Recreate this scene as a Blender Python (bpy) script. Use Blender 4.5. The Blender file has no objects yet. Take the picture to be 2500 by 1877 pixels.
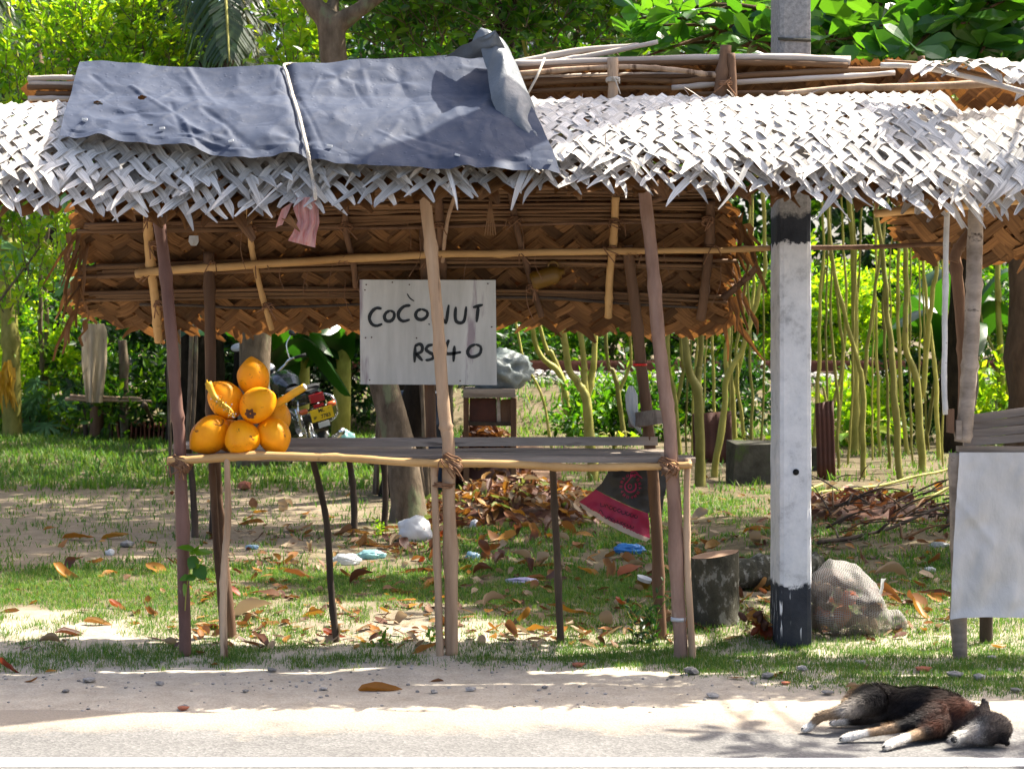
import bpy, bmesh, math, random
import numpy as np
from mathutils import Vector, Matrix, noise as mn

# ------------------------------------------------------------------ camera, sky, sun, exposure
SC = bpy.context.scene
COL = SC.collection
FPX, HZ, CAMH, CAMD = 4480.0, 800.0, 1.43, 8.0       # focal length in photo pixels, horizon row, eye height, distance
cam_d = bpy.data.cameras.new('camera')
cam_d.sensor_width = 36.0
cam_d.lens = 36.0 * FPX / 2500.0
cam_d.shift_y = -(938.5 - HZ) / 2500.0
cam_d.clip_end = 400.0
cam_d.dof.use_dof = True
cam_d.dof.focus_distance = 8.0
cam_d.dof.aperture_fstop = 9.0
cam = bpy.data.objects.new('camera', cam_d)
COL.objects.link(cam)
cam.location = (0, -CAMD, CAMH)
cam.rotation_euler = (math.radians(90), 0, 0)
SC.camera = cam

SUNV = Vector((0.62, 0.33, 1.0)).normalized()         # towards the sun: high, from the right and a little behind
world = bpy.data.worlds.new('World')
SC.world = world
world.use_nodes = True
wn = world.node_tree.nodes; wl = world.node_tree.links
sky = wn.new('ShaderNodeTexSky')
sky.sky_type = 'NISHITA'
sky.sun_disc = False
sky.sun_elevation = math.asin(SUNV.z)
sky.sun_rotation = math.atan2(SUNV.x, SUNV.y)
sky.air_density = 0.8; sky.dust_density = 5.0; sky.ozone_density = 0.4
bg = wn['Background']
wl.new(sky.outputs[0], bg.inputs[0])
bg.inputs[1].default_value = 0.125
sun_d = bpy.data.lights.new('sun', 'SUN')
sun_d.energy = 5.0
sun_d.angle = math.radians(0.53)
sun_d.color = (1.0, 0.94, 0.82)
sun = bpy.data.objects.new('sun', sun_d)
COL.objects.link(sun)
sun.rotation_euler = (-SUNV).to_track_quat('-Z', 'Y').to_euler()
vs = SC.view_settings
vs.view_transform = 'Standard'; vs.look = 'None'; vs.gamma = 1.0; vs.use_curve_mapping = False
vs.exposure = 1.72
SC.render.engine = 'CYCLES'
SC.cycles.use_denoising = True
SC.cycles.max_bounces = 8
SC.cycles.diffuse_bounces = 4
SC.cycles.transmission_bounces = 6
SC.cycles.transparent_max_bounces = 8
SC.cycles.sample_clamp_indirect = 8.0

R = random.Random(7)
NR = np.random.default_rng(11)
PI = math.pi

# ------------------------------------------------------------------ geometry helpers
def P(px, py, Y):
    """world point at depth Y seen at photo pixel (px, py)"""
    d = Y + CAMD
    return Vector(((px - 1250.0) / FPX * d, Y, CAMH - (py - HZ) / FPX * d))

def sstep(a, b, t):
    t = min(1, max(0, (t - a) / (b - a)))
    return t * t * (3 - 2 * t)

def gz(x, y):
    """height of the ground"""
    z = 0.0
    z += 0.028 * mn.noise(Vector((x * 0.9, y * 0.9, 1.3))) * sstep(-1.2, 0.3, y)
    z += 0.012 * mn.noise(Vector((x * 4.1, y * 4.1, 5.0))) * sstep(-1.15, -0.6, y)
    z += -0.02 + 0.02 * sstep(-1.25, -1.0, y) + 0.012 * sstep(-0.2, 0.6, y)
    z += 0.62 * sstep(15.8, 19.0, y + 0.4 * mn.noise(Vector((x * .4, 0, 0))))
    z -= 0.042 * math.exp(-((x - 1.05) ** 2 / .7 + (y - .28) ** 2 / .16))
    z += 0.10 * math.exp(-((x - 2.6) ** 2 / 1.2 + (y - 4.5) ** 2 / 5))
    return z

def G(px, py):
    """point of the ground seen at a photo pixel"""
    d = FPX * CAMH / (py - HZ)
    for _ in range(8):
        x = (px - 1250) / FPX * d
        d = FPX * (CAMH - gz(x, d - CAMD)) / (py - HZ)
    x = (px - 1250) / FPX * d
    return Vector((x, d - CAMD, gz(x, d - CAMD)))

def wloc(o):
    v = Vector((0, 0, 0))
    while o is not None:
        v = v + Vector(o.location); o = o.parent
    return v

def mkobj(name, mesh, mat=None, parent=None):
    o = bpy.data.objects.new(name, mesh)
    COL.objects.link(o)
    if mat is not None and len(mesh.materials) == 0:
        mesh.materials.append(mat)
    if parent is not None:
        o.parent = parent
    return o

def tag(o, label=None, cat=None, group=None, kind=None):
    if label: o['label'] = label
    if cat: o['category'] = cat
    if group: o['group'] = group
    if kind: o['kind'] = kind
    return o

def thing(name, label, cat, loc=(0, 0, 0), group=None):
    o = bpy.data.objects.new(name, None)
    o.empty_display_size = 0.1
    COL.objects.link(o)
    o.location = loc
    return tag(o, label, cat, group)

class MB:
    """collects shapes and links them as one mesh"""
    def __init__(s):
        s.v = []; s.f = []; s.mi = []; s.cur = 0; s.mats = None; s.at = []
    def add(s, vs_, fs):
        b = len(s.v)
        s.v += [tuple(v) for v in vs_]
        for f in fs:
            s.f.append(tuple(i + b for i in f)); s.mi.append(s.cur)
        return s
    def box(s, c, size, rot=None, taper=1.0, jit=0.0):
        hx, hy, hz = size[0] / 2, size[1] / 2, size[2] / 2
        vs_ = []
        for z in (-1, 1):
            k = taper if z > 0 else 1
            for x, y in ((-1, -1), (1, -1), (1, 1), (-1, 1)):
                v = Vector((x * hx * k, y * hy * k, z * hz))
                if jit: v += Vector((R.uniform(-jit, jit), R.uniform(-jit, jit), R.uniform(-jit, jit)))
                if rot is not None: v = rot @ v
                vs_.append(v + Vector(c))
        return s.add(vs_, [(0, 3, 2, 1), (4, 5, 6, 7), (0, 1, 5, 4), (1, 2, 6, 5), (2, 3, 7, 6), (3, 0, 4, 7)])
    def tube(s, pts, rad, n=8, wob=0.0, cap=True, seed=None, flat=1.0):
        pts = [Vector(p) for p in pts]
        m = len(pts)
        if not hasattr(rad, '__len__'): rad = [rad] * m
        vs_ = []; fs = []
        T = []
        for i in range(m):
            t = pts[min(i + 1, m - 1)] - pts[max(i - 1, 0)]
            T.append(t.normalized() if t.length > 1e-9 else Vector((0, 0, 1)))
        a = T[0].orthogonal().normalized()
        if flat != 1.0:
            a = (Vector((0, 0, 1)) - T[0] * T[0].z).normalized() if abs(T[0].z) < .9 else Vector((1, 0, 0))
        ph = R.uniform(0, 100) if seed is None else seed
        for i in range(m):
            a = (a - T[i] * a.dot(T[i]))
            a = a.normalized() if a.length > 1e-6 else T[i].orthogonal().normalized()
            b = T[i].cross(a)
            for k in range(n):
                ang = 2 * PI * k / n
                r = rad[i]
                if wob: r *= 1 + wob * mn.noise(Vector((math.cos(ang) * 1.2 + ph, math.sin(ang) * 1.2, i * 0.45 + ph)))
                vs_.append(pts[i] + a * (math.cos(ang) * r * flat) + b * (math.sin(ang) * r))
        for i in range(m - 1):
            for k in range(n):
                k2 = (k + 1) % n
                fs.append((i * n + k, i * n + k2, (i + 1) * n + k2, (i + 1) * n + k))
        if cap:
            fs.append(tuple(range(n - 1, -1, -1)))
            fs.append(tuple((m - 1) * n + k for k in range(n)))
        return s.add(vs_, fs)
    def pole(s, pts, r0, r1=None, n=8, wob=.12, bend=0.006, seg=9):
        """a natural stick through the points"""
        q = spline(pts, seg * (len(pts) - 1) + 1)
        r1 = r0 if r1 is None else r1
        ph = R.uniform(0, 50)
        q = [p + Vector((mn.noise(Vector((ph, p.z * 4 + p.x * 4, 0))), mn.noise(Vector((0, ph, p.z * 4 + p.x * 4))), mn.noise(Vector((p.x * 4 + p.z, 3, ph))))) * bend for p in q]
        m = len(q)
        rad = []
        for i in range(m):
            k = i / (m - 1)
            rad.append((r0 + (r1 - r0) * k) * (1 + .10 * mn.noise(Vector((ph, i * .9, 2))) + (.20 if (i * 7 + int(ph * 13)) % 11 == 0 and 0 < i < m - 1 else 0)))
        return s.tube(q, rad, n, wob)
    def lathe(s, prof, c=(0, 0, 0), n=16, rot=None):
        vs_ = []; fs = []
        for r, z in prof:
            for k in range(n):
                a = 2 * PI * k / n
                v = Vector((r * math.cos(a), r * math.sin(a), z))
                if rot is not None: v = rot @ v
                vs_.append(v + Vector(c))
        for i in range(len(prof) - 1):
            for k in range(n):
                k2 = (k + 1) % n
                fs.append((i * n + k, i * n + k2, (i + 1) * n + k2, (i + 1) * n + k))
        fs.append(tuple(range(n - 1, -1, -1)))
        fs.append(tuple((len(prof) - 1) * n + k for k in range(n)))
        return s.add(vs_, fs)
    def torus(s, c, R0, r, rot=None, n=28, k=8, a0=0, a1=2 * PI):
        pts = []
        full = abs(a1 - a0 - 2 * PI) < 1e-6
        m = n if full else n + 1
        vs_ = []; fs = []
        for i in range(m):
            a = a0 + (a1 - a0) * i / n
            for j in range(k):
                b = 2 * PI * j / k
                v = Vector(((R0 + r * math.cos(b)) * math.cos(a), (R0 + r * math.cos(b)) * math.sin(a), r * math.sin(b)))
                if rot is not None: v = rot @ v
                vs_.append(v + Vector(c))
        for i in range(n):
            i2 = (i + 1) % m
            for j in range(k):
                j2 = (j + 1) % k
                fs.append((i * k + j, i2 * k + j, i2 * k + j2, i * k + j2))
        return s.add(vs_, fs)
    def grid(s, fn, nu, nv):
        vs_ = [fn(i / nu, j / nv) for j in range(nv + 1) for i in range(nu + 1)]
        fs = [(j * (nu + 1) + i, j * (nu + 1) + i + 1, (j + 1) * (nu + 1) + i + 1, (j + 1) * (nu + 1) + i) for j in range(nv) for i in range(nu)]
        return s.add(vs_, fs)
    def ribbon(s, pts, wid, side, crease=0.0):
        """flat strip through pts; side: sideways vector (or one for each point)"""
        m = len(pts); vs_ = []; fs = []
        for i in range(m):
            w = wid[i] if hasattr(wid, '__len__') else wid
            sd = Vector(side[i]) if isinstance(side, list) else Vector(side)
            p = Vector(pts[i])
            t = Vector(pts[min(i + 1, m - 1)]) - Vector(pts[max(0, i - 1)])
            nn = sd.cross(t)
            nn = nn.normalized() if nn.length > 1e-9 else Vector((0, 0, 1))
            vs_ += [p - sd * w / 2, p + nn * crease, p + sd * w / 2]
            if i: s.run += (p - Vector(pts[i - 1])).length
            else: s.run = R.uniform(0, 50)
            s.at += [(0, s.run, 0), (.5, s.run, 0), (1, s.run, 0)]
        for i in range(m - 1):
            a = i * 3
            fs += [(a, a + 1, a + 4, a + 3), (a + 1, a + 2, a + 5, a + 4)]
        return s.add(vs_, fs)
    def build(s, name, mat=None, parent=None, smooth=True, loc=None, mats=None):
        off = wloc(parent) if parent is not None else Vector((0, 0, 0))
        if loc is not None: off = Vector(loc)
        me = bpy.data.meshes.new(name)
        me.from_pydata([(v[0] - off.x, v[1] - off.y, v[2] - off.z) for v in s.v], [], s.f)
        if smooth: me.polygons.foreach_set('use_smooth', [True] * len(me.polygons))
        if mats:
            for m_ in mats: me.materials.append(m_)
            me.polygons.foreach_set('material_index', s.mi)
        if s.at and len(s.at) == len(s.v):
            a_ = me.attributes.new('strip', 'FLOAT_VECTOR', 'POINT'); a_.data.foreach_set('vector', [c for v in s.at for c in v])
        o = mkobj(name, me, mat, parent)
        if loc is not None: o.location = loc
        return o

def spline(pts, n):
    pts = [Vector(p) for p in pts]
    if len(pts) == 2:
        return [pts[0].lerp(pts[1], i / (n - 1)) for i in range(n)]
    out = []
    m = len(pts) - 1
    for i in range(n):
        t = i / (n - 1) * m
        k = min(int(t), m - 1); u = t - k
        p0 = pts[max(k - 1, 0)]; p1 = pts[k]; p2 = pts[k + 1]; p3 = pts[min(k + 2, m)]
        out.append(0.5 * ((2 * p1) + (p2 - p0) * u + (2 * p0 - 5 * p1 + 4 * p2 - p3) * u * u + (3 * p1 - p0 - 3 * p2 + p3) * u * u * u))
    return out

def interp(xs, ys, x):
    return float(np.interp(x, xs, ys))

def nmesh(name, V, F, mat, parent=None, rnd=None, smooth=False, kind=None):
    """numpy mesh: V (n,3); F (m,k) all faces with k corners; rnd: value per vertex"""
    off = wloc(parent) if parent is not None else Vector((0, 0, 0))
    V = np.asarray(V, dtype=np.float32) - np.array(off, dtype=np.float32)
    F = np.asarray(F, dtype=np.int32)
    me = bpy.data.meshes.new(name)
    me.vertices.add(len(V)); me.vertices.foreach_set('co', V.ravel())
    k = F.shape[1]
    me.loops.add(F.size); me.loops.foreach_set('vertex_index', F.ravel())
    me.polygons.add(len(F))
    me.polygons.foreach_set('loop_start', np.arange(0, F.size, k, dtype=np.int32))
    me.polygons.foreach_set('use_smooth', np.full(len(F), smooth))
    if rnd is not None:
        a = me.attributes.new('rnd', 'FLOAT', 'POINT')
        a.data.foreach_set('value', np.asarray(rnd, dtype=np.float32))
    me.update(calc_edges=True)
    o = mkobj(name, me, mat, parent)
    if kind: o['kind'] = kind
    return o

# leaf templates: x across, y along, z up; triangles
def leaf_tpl(w, rows, fold=0.25, curl=0.15):
    V = [(0, 0, 0)]; F = []
    for t, ww in rows:
        zc = -curl * t * t
        V += [(-ww * w, t, zc + fold * ww * w), (0, t, zc), (ww * w, t, zc + fold * ww * w)]
    n = len(rows)
    V.append((0, 1, -curl))
    F += [(0, 2, 1), (0, 3, 2)]
    for i in range(n - 1):
        a = 1 + 3 * i
        F += [(a, a + 1, a + 4), (a, a + 4, a + 3), (a + 1, a + 2, a + 5), (a + 1, a + 5, a + 4)]
    a = 1 + 3 * (n - 1); e = len(V) - 1
    F += [(a, a + 1, e), (a + 1, a + 2, e)]
    return np.array(V, float), np.array(F, int)

T_OVATE = leaf_tpl(.5, [(.3, .42), (.62, .36)])
T_OBOV = leaf_tpl(.5, [(.3, .26), (.62, .52), (.86, .42)], .18, .2)
T_LANCE = leaf_tpl(.5, [(.35, .2), (.7, .16)], .3, .25)
T_DIA = (np.array([(0, 0, 0), (-.24, .5, .05), (.24, .5, .05), (0, 1, -.1)], float), np.array([(0, 2, 1), (1, 2, 3)], int))

def norm(a):
    return a / np.maximum(np.linalg.norm(a, axis=1, keepdims=True), 1e-9)

def leaf_cloud(name, Pt, D, size, tpl, mat, parent=None, flat=0.6, kind='stuff', rnd=None):
    """leaves at Pt pointing along D; flat: how much the blades face up"""
    TV, TF = tpl
    Pt = np.asarray(Pt, float); D = norm(np.asarray(D, float))
    n = len(Pt)
    up = norm(NR.normal(0, 1, (n, 3)) * (1 - flat) + np.array([0, 0, 1.0]) * flat)
    S = np.cross(D, up); S = norm(S); U = np.cross(S, D)
    size = np.broadcast_to(np.asarray(size, float), (n,))
    M = np.stack([S, D, U], axis=1) * size[:, None, None]
    V = np.einsum('kj,nji->nki', TV, M) + Pt[:, None, :]
    F = TF[None] + (np.arange(n) * len(TV))[:, None, None]
    if rnd is None: rnd = NR.random(n)
    return nmesh(name, V.reshape(-1, 3), F.reshape(-1, 3), mat, parent, np.repeat(rnd, len(TV)), smooth=False, kind=kind)
# ------------------------------------------------------------------ materials (all procedural)
def nodes_of(name):
    m = bpy.data.materials.new(name)
    m.use_nodes = True
    return m, m.node_tree.nodes, m.node_tree.links, m.node_tree.nodes['Principled BSDF']

def ramp(n, stops, interp_='LINEAR'):
    r = n.new('ShaderNodeValToRGB')
    r.color_ramp.interpolation = interp_
    e = r.color_ramp.elements
    while len(e) < len(stops): e.new(0.5)
    for k, (p, c) in enumerate(stops):
        e[k].position = p
        e[k].color = (c[0], c[1], c[2], 1) if hasattr(c, '__len__') else (c, c, c, 1)
    return r

def coords(n, l, kind='Object', scale=(1, 1, 1), rot=(0, 0, 0)):
    tc = n.new('ShaderNodeTexCoord')
    mp = n.new('ShaderNodeMapping')
    mp.inputs['Scale'].default_value = scale
    mp.inputs['Rotation'].default_value = rot
    l.new(tc.outputs[kind], mp.inputs[0])
    return mp.outputs[0]

def noise_n(n, l, co, scale, detail=5, rough=.6, dist=0.0):
    t = n.new('ShaderNodeTexNoise')
    t.inputs['Scale'].default_value = scale
    t.inputs['Detail'].default_value = detail
    t.inputs['Roughness'].default_value = rough
    t.inputs['Distortion'].default_value = dist
    l.new(co, t.inputs['Vector'])
    return t.outputs['Fac']

def mixc(n, l, fac, a, b, mode='MIX'):
    m = n.new('ShaderNodeMix'); m.data_type = 'RGBA'; m.blend_type = mode
    for sock, val in ((m.inputs[0], fac), (m.inputs[6], a), (m.inputs[7], b)):
        if hasattr(val, 'is_linked') or hasattr(val, 'links'): l.new(val, sock)
        elif hasattr(val, '__len__'): sock.default_value = (val[0], val[1], val[2], 1)
        else: sock.default_value = val
    return m.outputs[2]

def math_n(n, l, op, a, b=0.0, clamp=False):
    m = n.new('ShaderNodeMath'); m.operation = op; m.use_clamp = clamp
    for sock, val in ((m.inputs[0], a), (m.inputs[1], b)):
        if hasattr(val, 'links'): l.new(val, sock)
        else: sock.default_value = val
    return m.outputs[0]

def bump_n(n, l, h, strength=.3, dist=.01, prev=None):
    b = n.new('ShaderNodeBump')
    b.inputs['Strength'].default_value = strength
    b.inputs['Distance'].default_value = dist
    l.new(h, b.inputs['Height'])
    if prev is not None: l.new(prev, b.inputs['Normal'])
    return b.outputs[0]

def surf_mat(name, c1, c2, scale=6, rough=.75, bump=.3, bdist=.004, bscale=None, stretch=(1, 1, 1), spots=None, spec=.3, vary=.0, trans=0.0, tcol=None, kind='Object', detail=6, metal=0):
    """two-tone noisy surface; spots=(colour, scale, threshold); vary: brightness from piece to piece"""
    m, n, l, b = nodes_of(name)
    co = coords(n, l, kind, stretch)
    f = noise_n(n, l, co, scale, detail, .62)
    r = ramp(n, [(.3, c1), (.7, c2)]); l.new(f, r.inputs[0])
    col = r.outputs[0]
    if spots:
        s = noise_n(n, l, co, spots[1], 5, .65)
        r2 = ramp(n, [(spots[2], 0), (spots[2] + .08, 1)]); l.new(s, r2.inputs[0])
        col = mixc(n, l, r2.outputs[0], col, spots[0])
    if vary:
        oi = n.new('ShaderNodeObjectInfo')
        at = n.new('ShaderNodeAttribute'); at.attribute_name = 'rnd'
        sm = math_n(n, l, 'FRACT', math_n(n, l, 'ADD', oi.outputs['Random'], at.outputs['Fac']))
        mr = n.new('ShaderNodeMapRange'); l.new(sm, mr.inputs[0])
        mr.inputs[3].default_value = 1 - vary; mr.inputs[4].default_value = 1 + vary
        vm = n.new('ShaderNodeVectorMath'); vm.operation = 'SCALE'
        l.new(col, vm.inputs[0]); l.new(mr.outputs[0], vm.inputs['Scale'])
        col = vm.outputs[0]
    l.new(col, b.inputs['Base Color'])
    b.inputs['Roughness'].default_value = rough
    b.inputs['Specular IOR Level'].default_value = spec
    b.inputs['Metallic'].default_value = metal
    if bump:
        h = noise_n(n, l, co, bscale or scale * 5, 6, .7)
        l.new(bump_n(n, l, h, bump, bdist), b.inputs['Normal'])
    if trans:
        t = n.new('ShaderNodeBsdfTranslucent')
        if tcol is not None: t.inputs[0].default_value = (*tcol, 1)
        else: l.new(col, t.inputs[0])
        mx = n.new('ShaderNodeMixShader'); mx.inputs[0].default_value = trans
        l.new(b.outputs[0], mx.inputs[1]); l.new(t.outputs[0], mx.inputs[2])
        l.new(mx.outputs[0], n['Material Output'].inputs[0])
    return m

def leaf_mat(name, stops, tstops, trans=.45, rough=.42, spec=.4):
    """leaf: colour from the random value of each leaf, part of the light passes through"""
    m, n, l, b = nodes_of(name)
    at = n.new('ShaderNodeAttribute'); at.attribute_name = 'rnd'
    oi = n.new('ShaderNodeObjectInfo')
    sm = math_n(n, l, 'FRACT', math_n(n, l, 'ADD', oi.outputs['Random'], at.outputs['Fac']))
    k = len(stops) - 1
    r = ramp(n, [(i / k, c) for i, c in enumerate(stops)]); l.new(sm, r.inputs[0])
    k = len(tstops) - 1
    r2 = ramp(n, [(i / k, c) for i, c in enumerate(tstops)]); l.new(sm, r2.inputs[0])
    l.new(r.outputs[0], b.inputs['Base Color'])
    b.inputs['Roughness'].default_value = rough
    b.inputs['Specular IOR Level'].default_value = spec
    t = n.new('ShaderNodeBsdfTranslucent'); l.new(r2.outputs[0], t.inputs[0])
    mx = n.new('ShaderNodeMixShader'); mx.inputs[0].default_value = trans
    l.new(b.outputs[0], mx.inputs[1]); l.new(t.outputs[0], mx.inputs[2])
    l.new(mx.outputs[0], n['Material Output'].inputs[0])
    return m

def ground_mat():
    m, n, l, b = nodes_of('sandy soil')
    co = coords(n, l, 'Object')
    sp = n.new('ShaderNodeSeparateXYZ'); l.new(co, sp.inputs[0])
    big = noise_n(n, l, co, 1.1, 5, .6)
    mid = noise_n(n, l, co, 7, 6, .65)
    fine = noise_n(n, l, co, 90, 4, .7)
    sand = ramp(n, [(.3, (.36, .305, .235)), (.7, (.50, .435, .35))]); l.new(mid, sand.inputs[0])
    soil = ramp(n, [(.3, (.060, .050, .026)), (.7, (.125, .10, .055))]); l.new(mid, soil.inputs[0])
    # verge and path are sand, the yard is darker soil with old turf
    y = sp.outputs[1]
    yy = math_n(n, l, 'ADD', y, math_n(n, l, 'MULTIPLY', math_n(n, l, 'SUBTRACT', big, .5), 1.6))
    r1 = ramp(n, [(0.0, 0), (.12, 0), (.18, 1), (.3, 1), (.36, .25), (.62, .35), (.8, 1), (1, 1)])
    mr = n.new('ShaderNodeMapRange'); l.new(yy, mr.inputs[0]); mr.inputs[1].default_value = -1.2; mr.inputs[2].default_value = 5.0
    # 0..1 over -1.2..5 m: sand until about .0, turf soil after, sandy path far left handled by x
    l.new(mr.outputs[0], r1.inputs[0])
    x = sp.outputs[0]
    path = n.new('ShaderNodeMapRange'); l.new(math_n(n, l, 'ADD', x, math_n(n, l, 'MULTIPLY', math_n(n, l, 'SUBTRACT', big, .5), 2.0)), path.inputs[0])
    path.inputs[1].default_value = -.6; path.inputs[2].default_value = -1.6
    py = ramp(n, [(0, 0), (.62, 0), (.70, 1), (1, 1)]); l.new(mr.outputs[0], py.inputs[0])
    mr2 = n.new('ShaderNodeMapRange'); l.new(y, mr2.inputs[0]); mr2.inputs[1].default_value = 9.5; mr2.inputs[2].default_value = 7.2
    isp = math_n(n, l, 'MULTIPLY', math_n(n, l, 'MULTIPLY', path.outputs[0], py.outputs[0]), mr2.outputs[0])
    turf = ramp(n, [(.0, 0), (.22, 0), (.42, .8), (1, .92)]); l.new(mr.outputs[0], turf.inputs[0])
    tn = ramp(n, [(.35, .6), (.6, 1)]); l.new(big, tn.inputs[0])
    soilf = math_n(n, l, 'MULTIPLY', math_n(n, l, 'MULTIPLY', turf.outputs[0], tn.outputs[0]), math_n(n, l, 'SUBTRACT', 1, isp))
    pcol = ramp(n, [(.3, (.17, .13, .085)), (.7, (.27, .215, .15))]); l.new(mid, pcol.inputs[0])  # darkened sand, putting the shade over path and yard into the colour
    back = n.new('ShaderNodeMapRange'); l.new(yy, back.inputs[0]); back.inputs[1].default_value = .3; back.inputs[2].default_value = 2.0  # sand stays paler near the counter, where the sun falls
    col = mixc(n, l, back.outputs[0], sand.outputs[0], pcol.outputs[0])
    col = mixc(n, l, soilf, col, soil.outputs[0])
    fr = ramp(n, [(.3, .72), (.7, 1.15)]); l.new(fine, fr.inputs[0])
    col = mixc(n, l, 1.0, col, fr.outputs[0], 'MULTIPLY')
    l.new(col, b.inputs['Base Color'])
    b.inputs['Roughness'].default_value = .95
    b.inputs['Specular IOR Level'].default_value = .1
    n1 = bump_n(n, l, mid, .5, .03)
    n2 = bump_n(n, l, fine, .6, .006, n1)
    l.new(n2, b.inputs['Normal'])
    return m

def asphalt_mat():
    m, n, l, b = nodes_of('worn asphalt')
    co = coords(n, l, 'Object')
    v = n.new('ShaderNodeTexVoronoi'); v.inputs['Scale'].default_value = 95; l.new(co, v.inputs['Vector'])
    fine = noise_n(n, l, co, 160, 4, .7)
    mid = noise_n(n, l, co, 2.2, 6, .7)
    rc = ramp(n, [(0, (.098, .095, .092)), (.5, (.132, .127, .122)), (1, (.178, .172, .164))]); l.new(v.outputs['Color'], rc.inputs[0])
    rm = ramp(n, [(.3, .8), (.7, 1.15)]); l.new(mid, rm.inputs[0])
    col = mixc(n, l, 1.0, rc.outputs[0], rm.outputs[0], 'MULTIPLY')
    sp = n.new('ShaderNodeSeparateXYZ'); l.new(co, sp.inputs[0])
    e = n.new('ShaderNodeMapRange'); l.new(math_n(n, l, 'ADD', sp.outputs[1], math_n(n, l, 'MULTIPLY', math_n(n, l, 'SUBTRACT', noise_n(n, l, co, 3.5, 7, .7), .5), .75)), e.inputs[0])
    e.inputs[1].default_value = -1.52; e.inputs[2].default_value = -1.28
    d = math_n(n, l, 'MULTIPLY', e.outputs[0], math_n(n, l, 'ADD', math_n(n, l, 'MULTIPLY', fine, .9), .2), True)
    sand = mixc(n, l, fine, (.30, .235, .165), (.44, .36, .27))
    col = mixc(n, l, d, col, sand)
    l.new(col, b.inputs['Base Color'])
    b.inputs['Roughness'].default_value = .9
    b.inputs['Specular IOR Level'].default_value = .2
    l.new(bump_n(n, l, v.outputs['Distance'], .5, .004, bump_n(n, l, fine, .4, .003)), b.inputs['Normal'])
    return m

def tarp_mat():
    m, n, l, b = nodes_of('blue grey tarpaulin')
    co = coords(n, l, 'Object')
    f = noise_n(n, l, co, 2.5, 7, .7)
    r = ramp(n, [(.3, (.026, .036, .064)), (.7, (.044, .056, .088))]); l.new(f, r.inputs[0])
    dust = noise_n(n, l, co, 14, 8, .75)
    rd = ramp(n, [(.5, 0), (.75, .35)]); l.new(dust, rd.inputs[0])
    col = mixc(n, l, rd.outputs[0], r.outputs[0], (.11, .11, .118))
    l.new(col, b.inputs['Base Color'])
    b.inputs['Roughness'].default_value = .7
    b.inputs['Specular IOR Level'].default_value = .25
    v = n.new('ShaderNodeTexVoronoi'); v.feature = 'DISTANCE_TO_EDGE'; v.inputs['Scale'].default_value = 4.2
    dn = n.new('ShaderNodeTexNoise'); dn.inputs['Scale'].default_value = 3; l.new(co, dn.inputs['Vector'])
    l.new(mixc(n, l, .35, co, dn.outputs['Color']), v.inputs['Vector'])
    rv = ramp(n, [(0, 0), (.12, 1)]); l.new(v.outputs['Distance'], rv.inputs[0])
    v2 = n.new('ShaderNodeTexVoronoi'); v2.inputs['Scale'].default_value = 28; l.new(co, v2.inputs['Vector'])
    rv2 = ramp(n, [(0, 1), (.22, 0)]); l.new(v2.outputs['Distance'], rv2.inputs[0])
    nb = bump_n(n, l, noise_n(n, l, co, 7, 6, .6, .3), .22, .012)
    nb = bump_n(n, l, rv.outputs[0], .35, .006, nb)
    nb = bump_n(n, l, rv2.outputs[0], .25, .006, nb)
    l.new(nb, b.inputs['Normal'])
    return m

def coconut_mat():
    m, n, l, b = nodes_of('king coconut husk')
    co = coords(n, l, 'Object')
    f = noise_n(n, l, co, 9, 5, .6)
    r = ramp(n, [(.3, (.74, .235, .001)), (.7, (.88, .36, .002))]); l.new(f, r.inputs[0])
    oi = n.new('ShaderNodeObjectInfo')
    off = n.new('ShaderNodeVectorMath'); off.operation = 'ADD'
    l.new(co, off.inputs[0]); 
    cmb = n.new('ShaderNodeCombineXYZ')
    rr = math_n(n, l, 'MULTIPLY', oi.outputs['Random'], 37.0)
    l.new(rr, cmb.inputs[0]); l.new(rr, cmb.inputs[1]); l.new(cmb.outputs[0], off.inputs[1])
    s = noise_n(n, l, off.outputs[0], 13, 8, .72, 1.2)
    rs = ramp(n, [(.59, 0), (.635, .9)]); l.new(s, rs.inputs[0])
    fr = noise_n(n, l, off.outputs[0], 70, 3, .6)
    rf = ramp(n, [(.70, 0), (.76, .7)]); l.new(fr, rf.inputs[0])
    k = math_n(n, l, 'MAXIMUM', rs.outputs[0], rf.outputs[0])
    col = mixc(n, l, k, r.outputs[0], (.11, .035, .008))
    l.new(col, b.inputs['Base Color'])
    b.inputs['Roughness'].default_value = .5
    b.inputs['Specular IOR Level'].default_value = .25
    b.inputs['Subsurface Weight'].default_value = .0
    l.new(bump_n(n, l, f, .25, .008, bump_n(n, l, fr, .12, .002)), b.inputs['Normal'])
    return m

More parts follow.
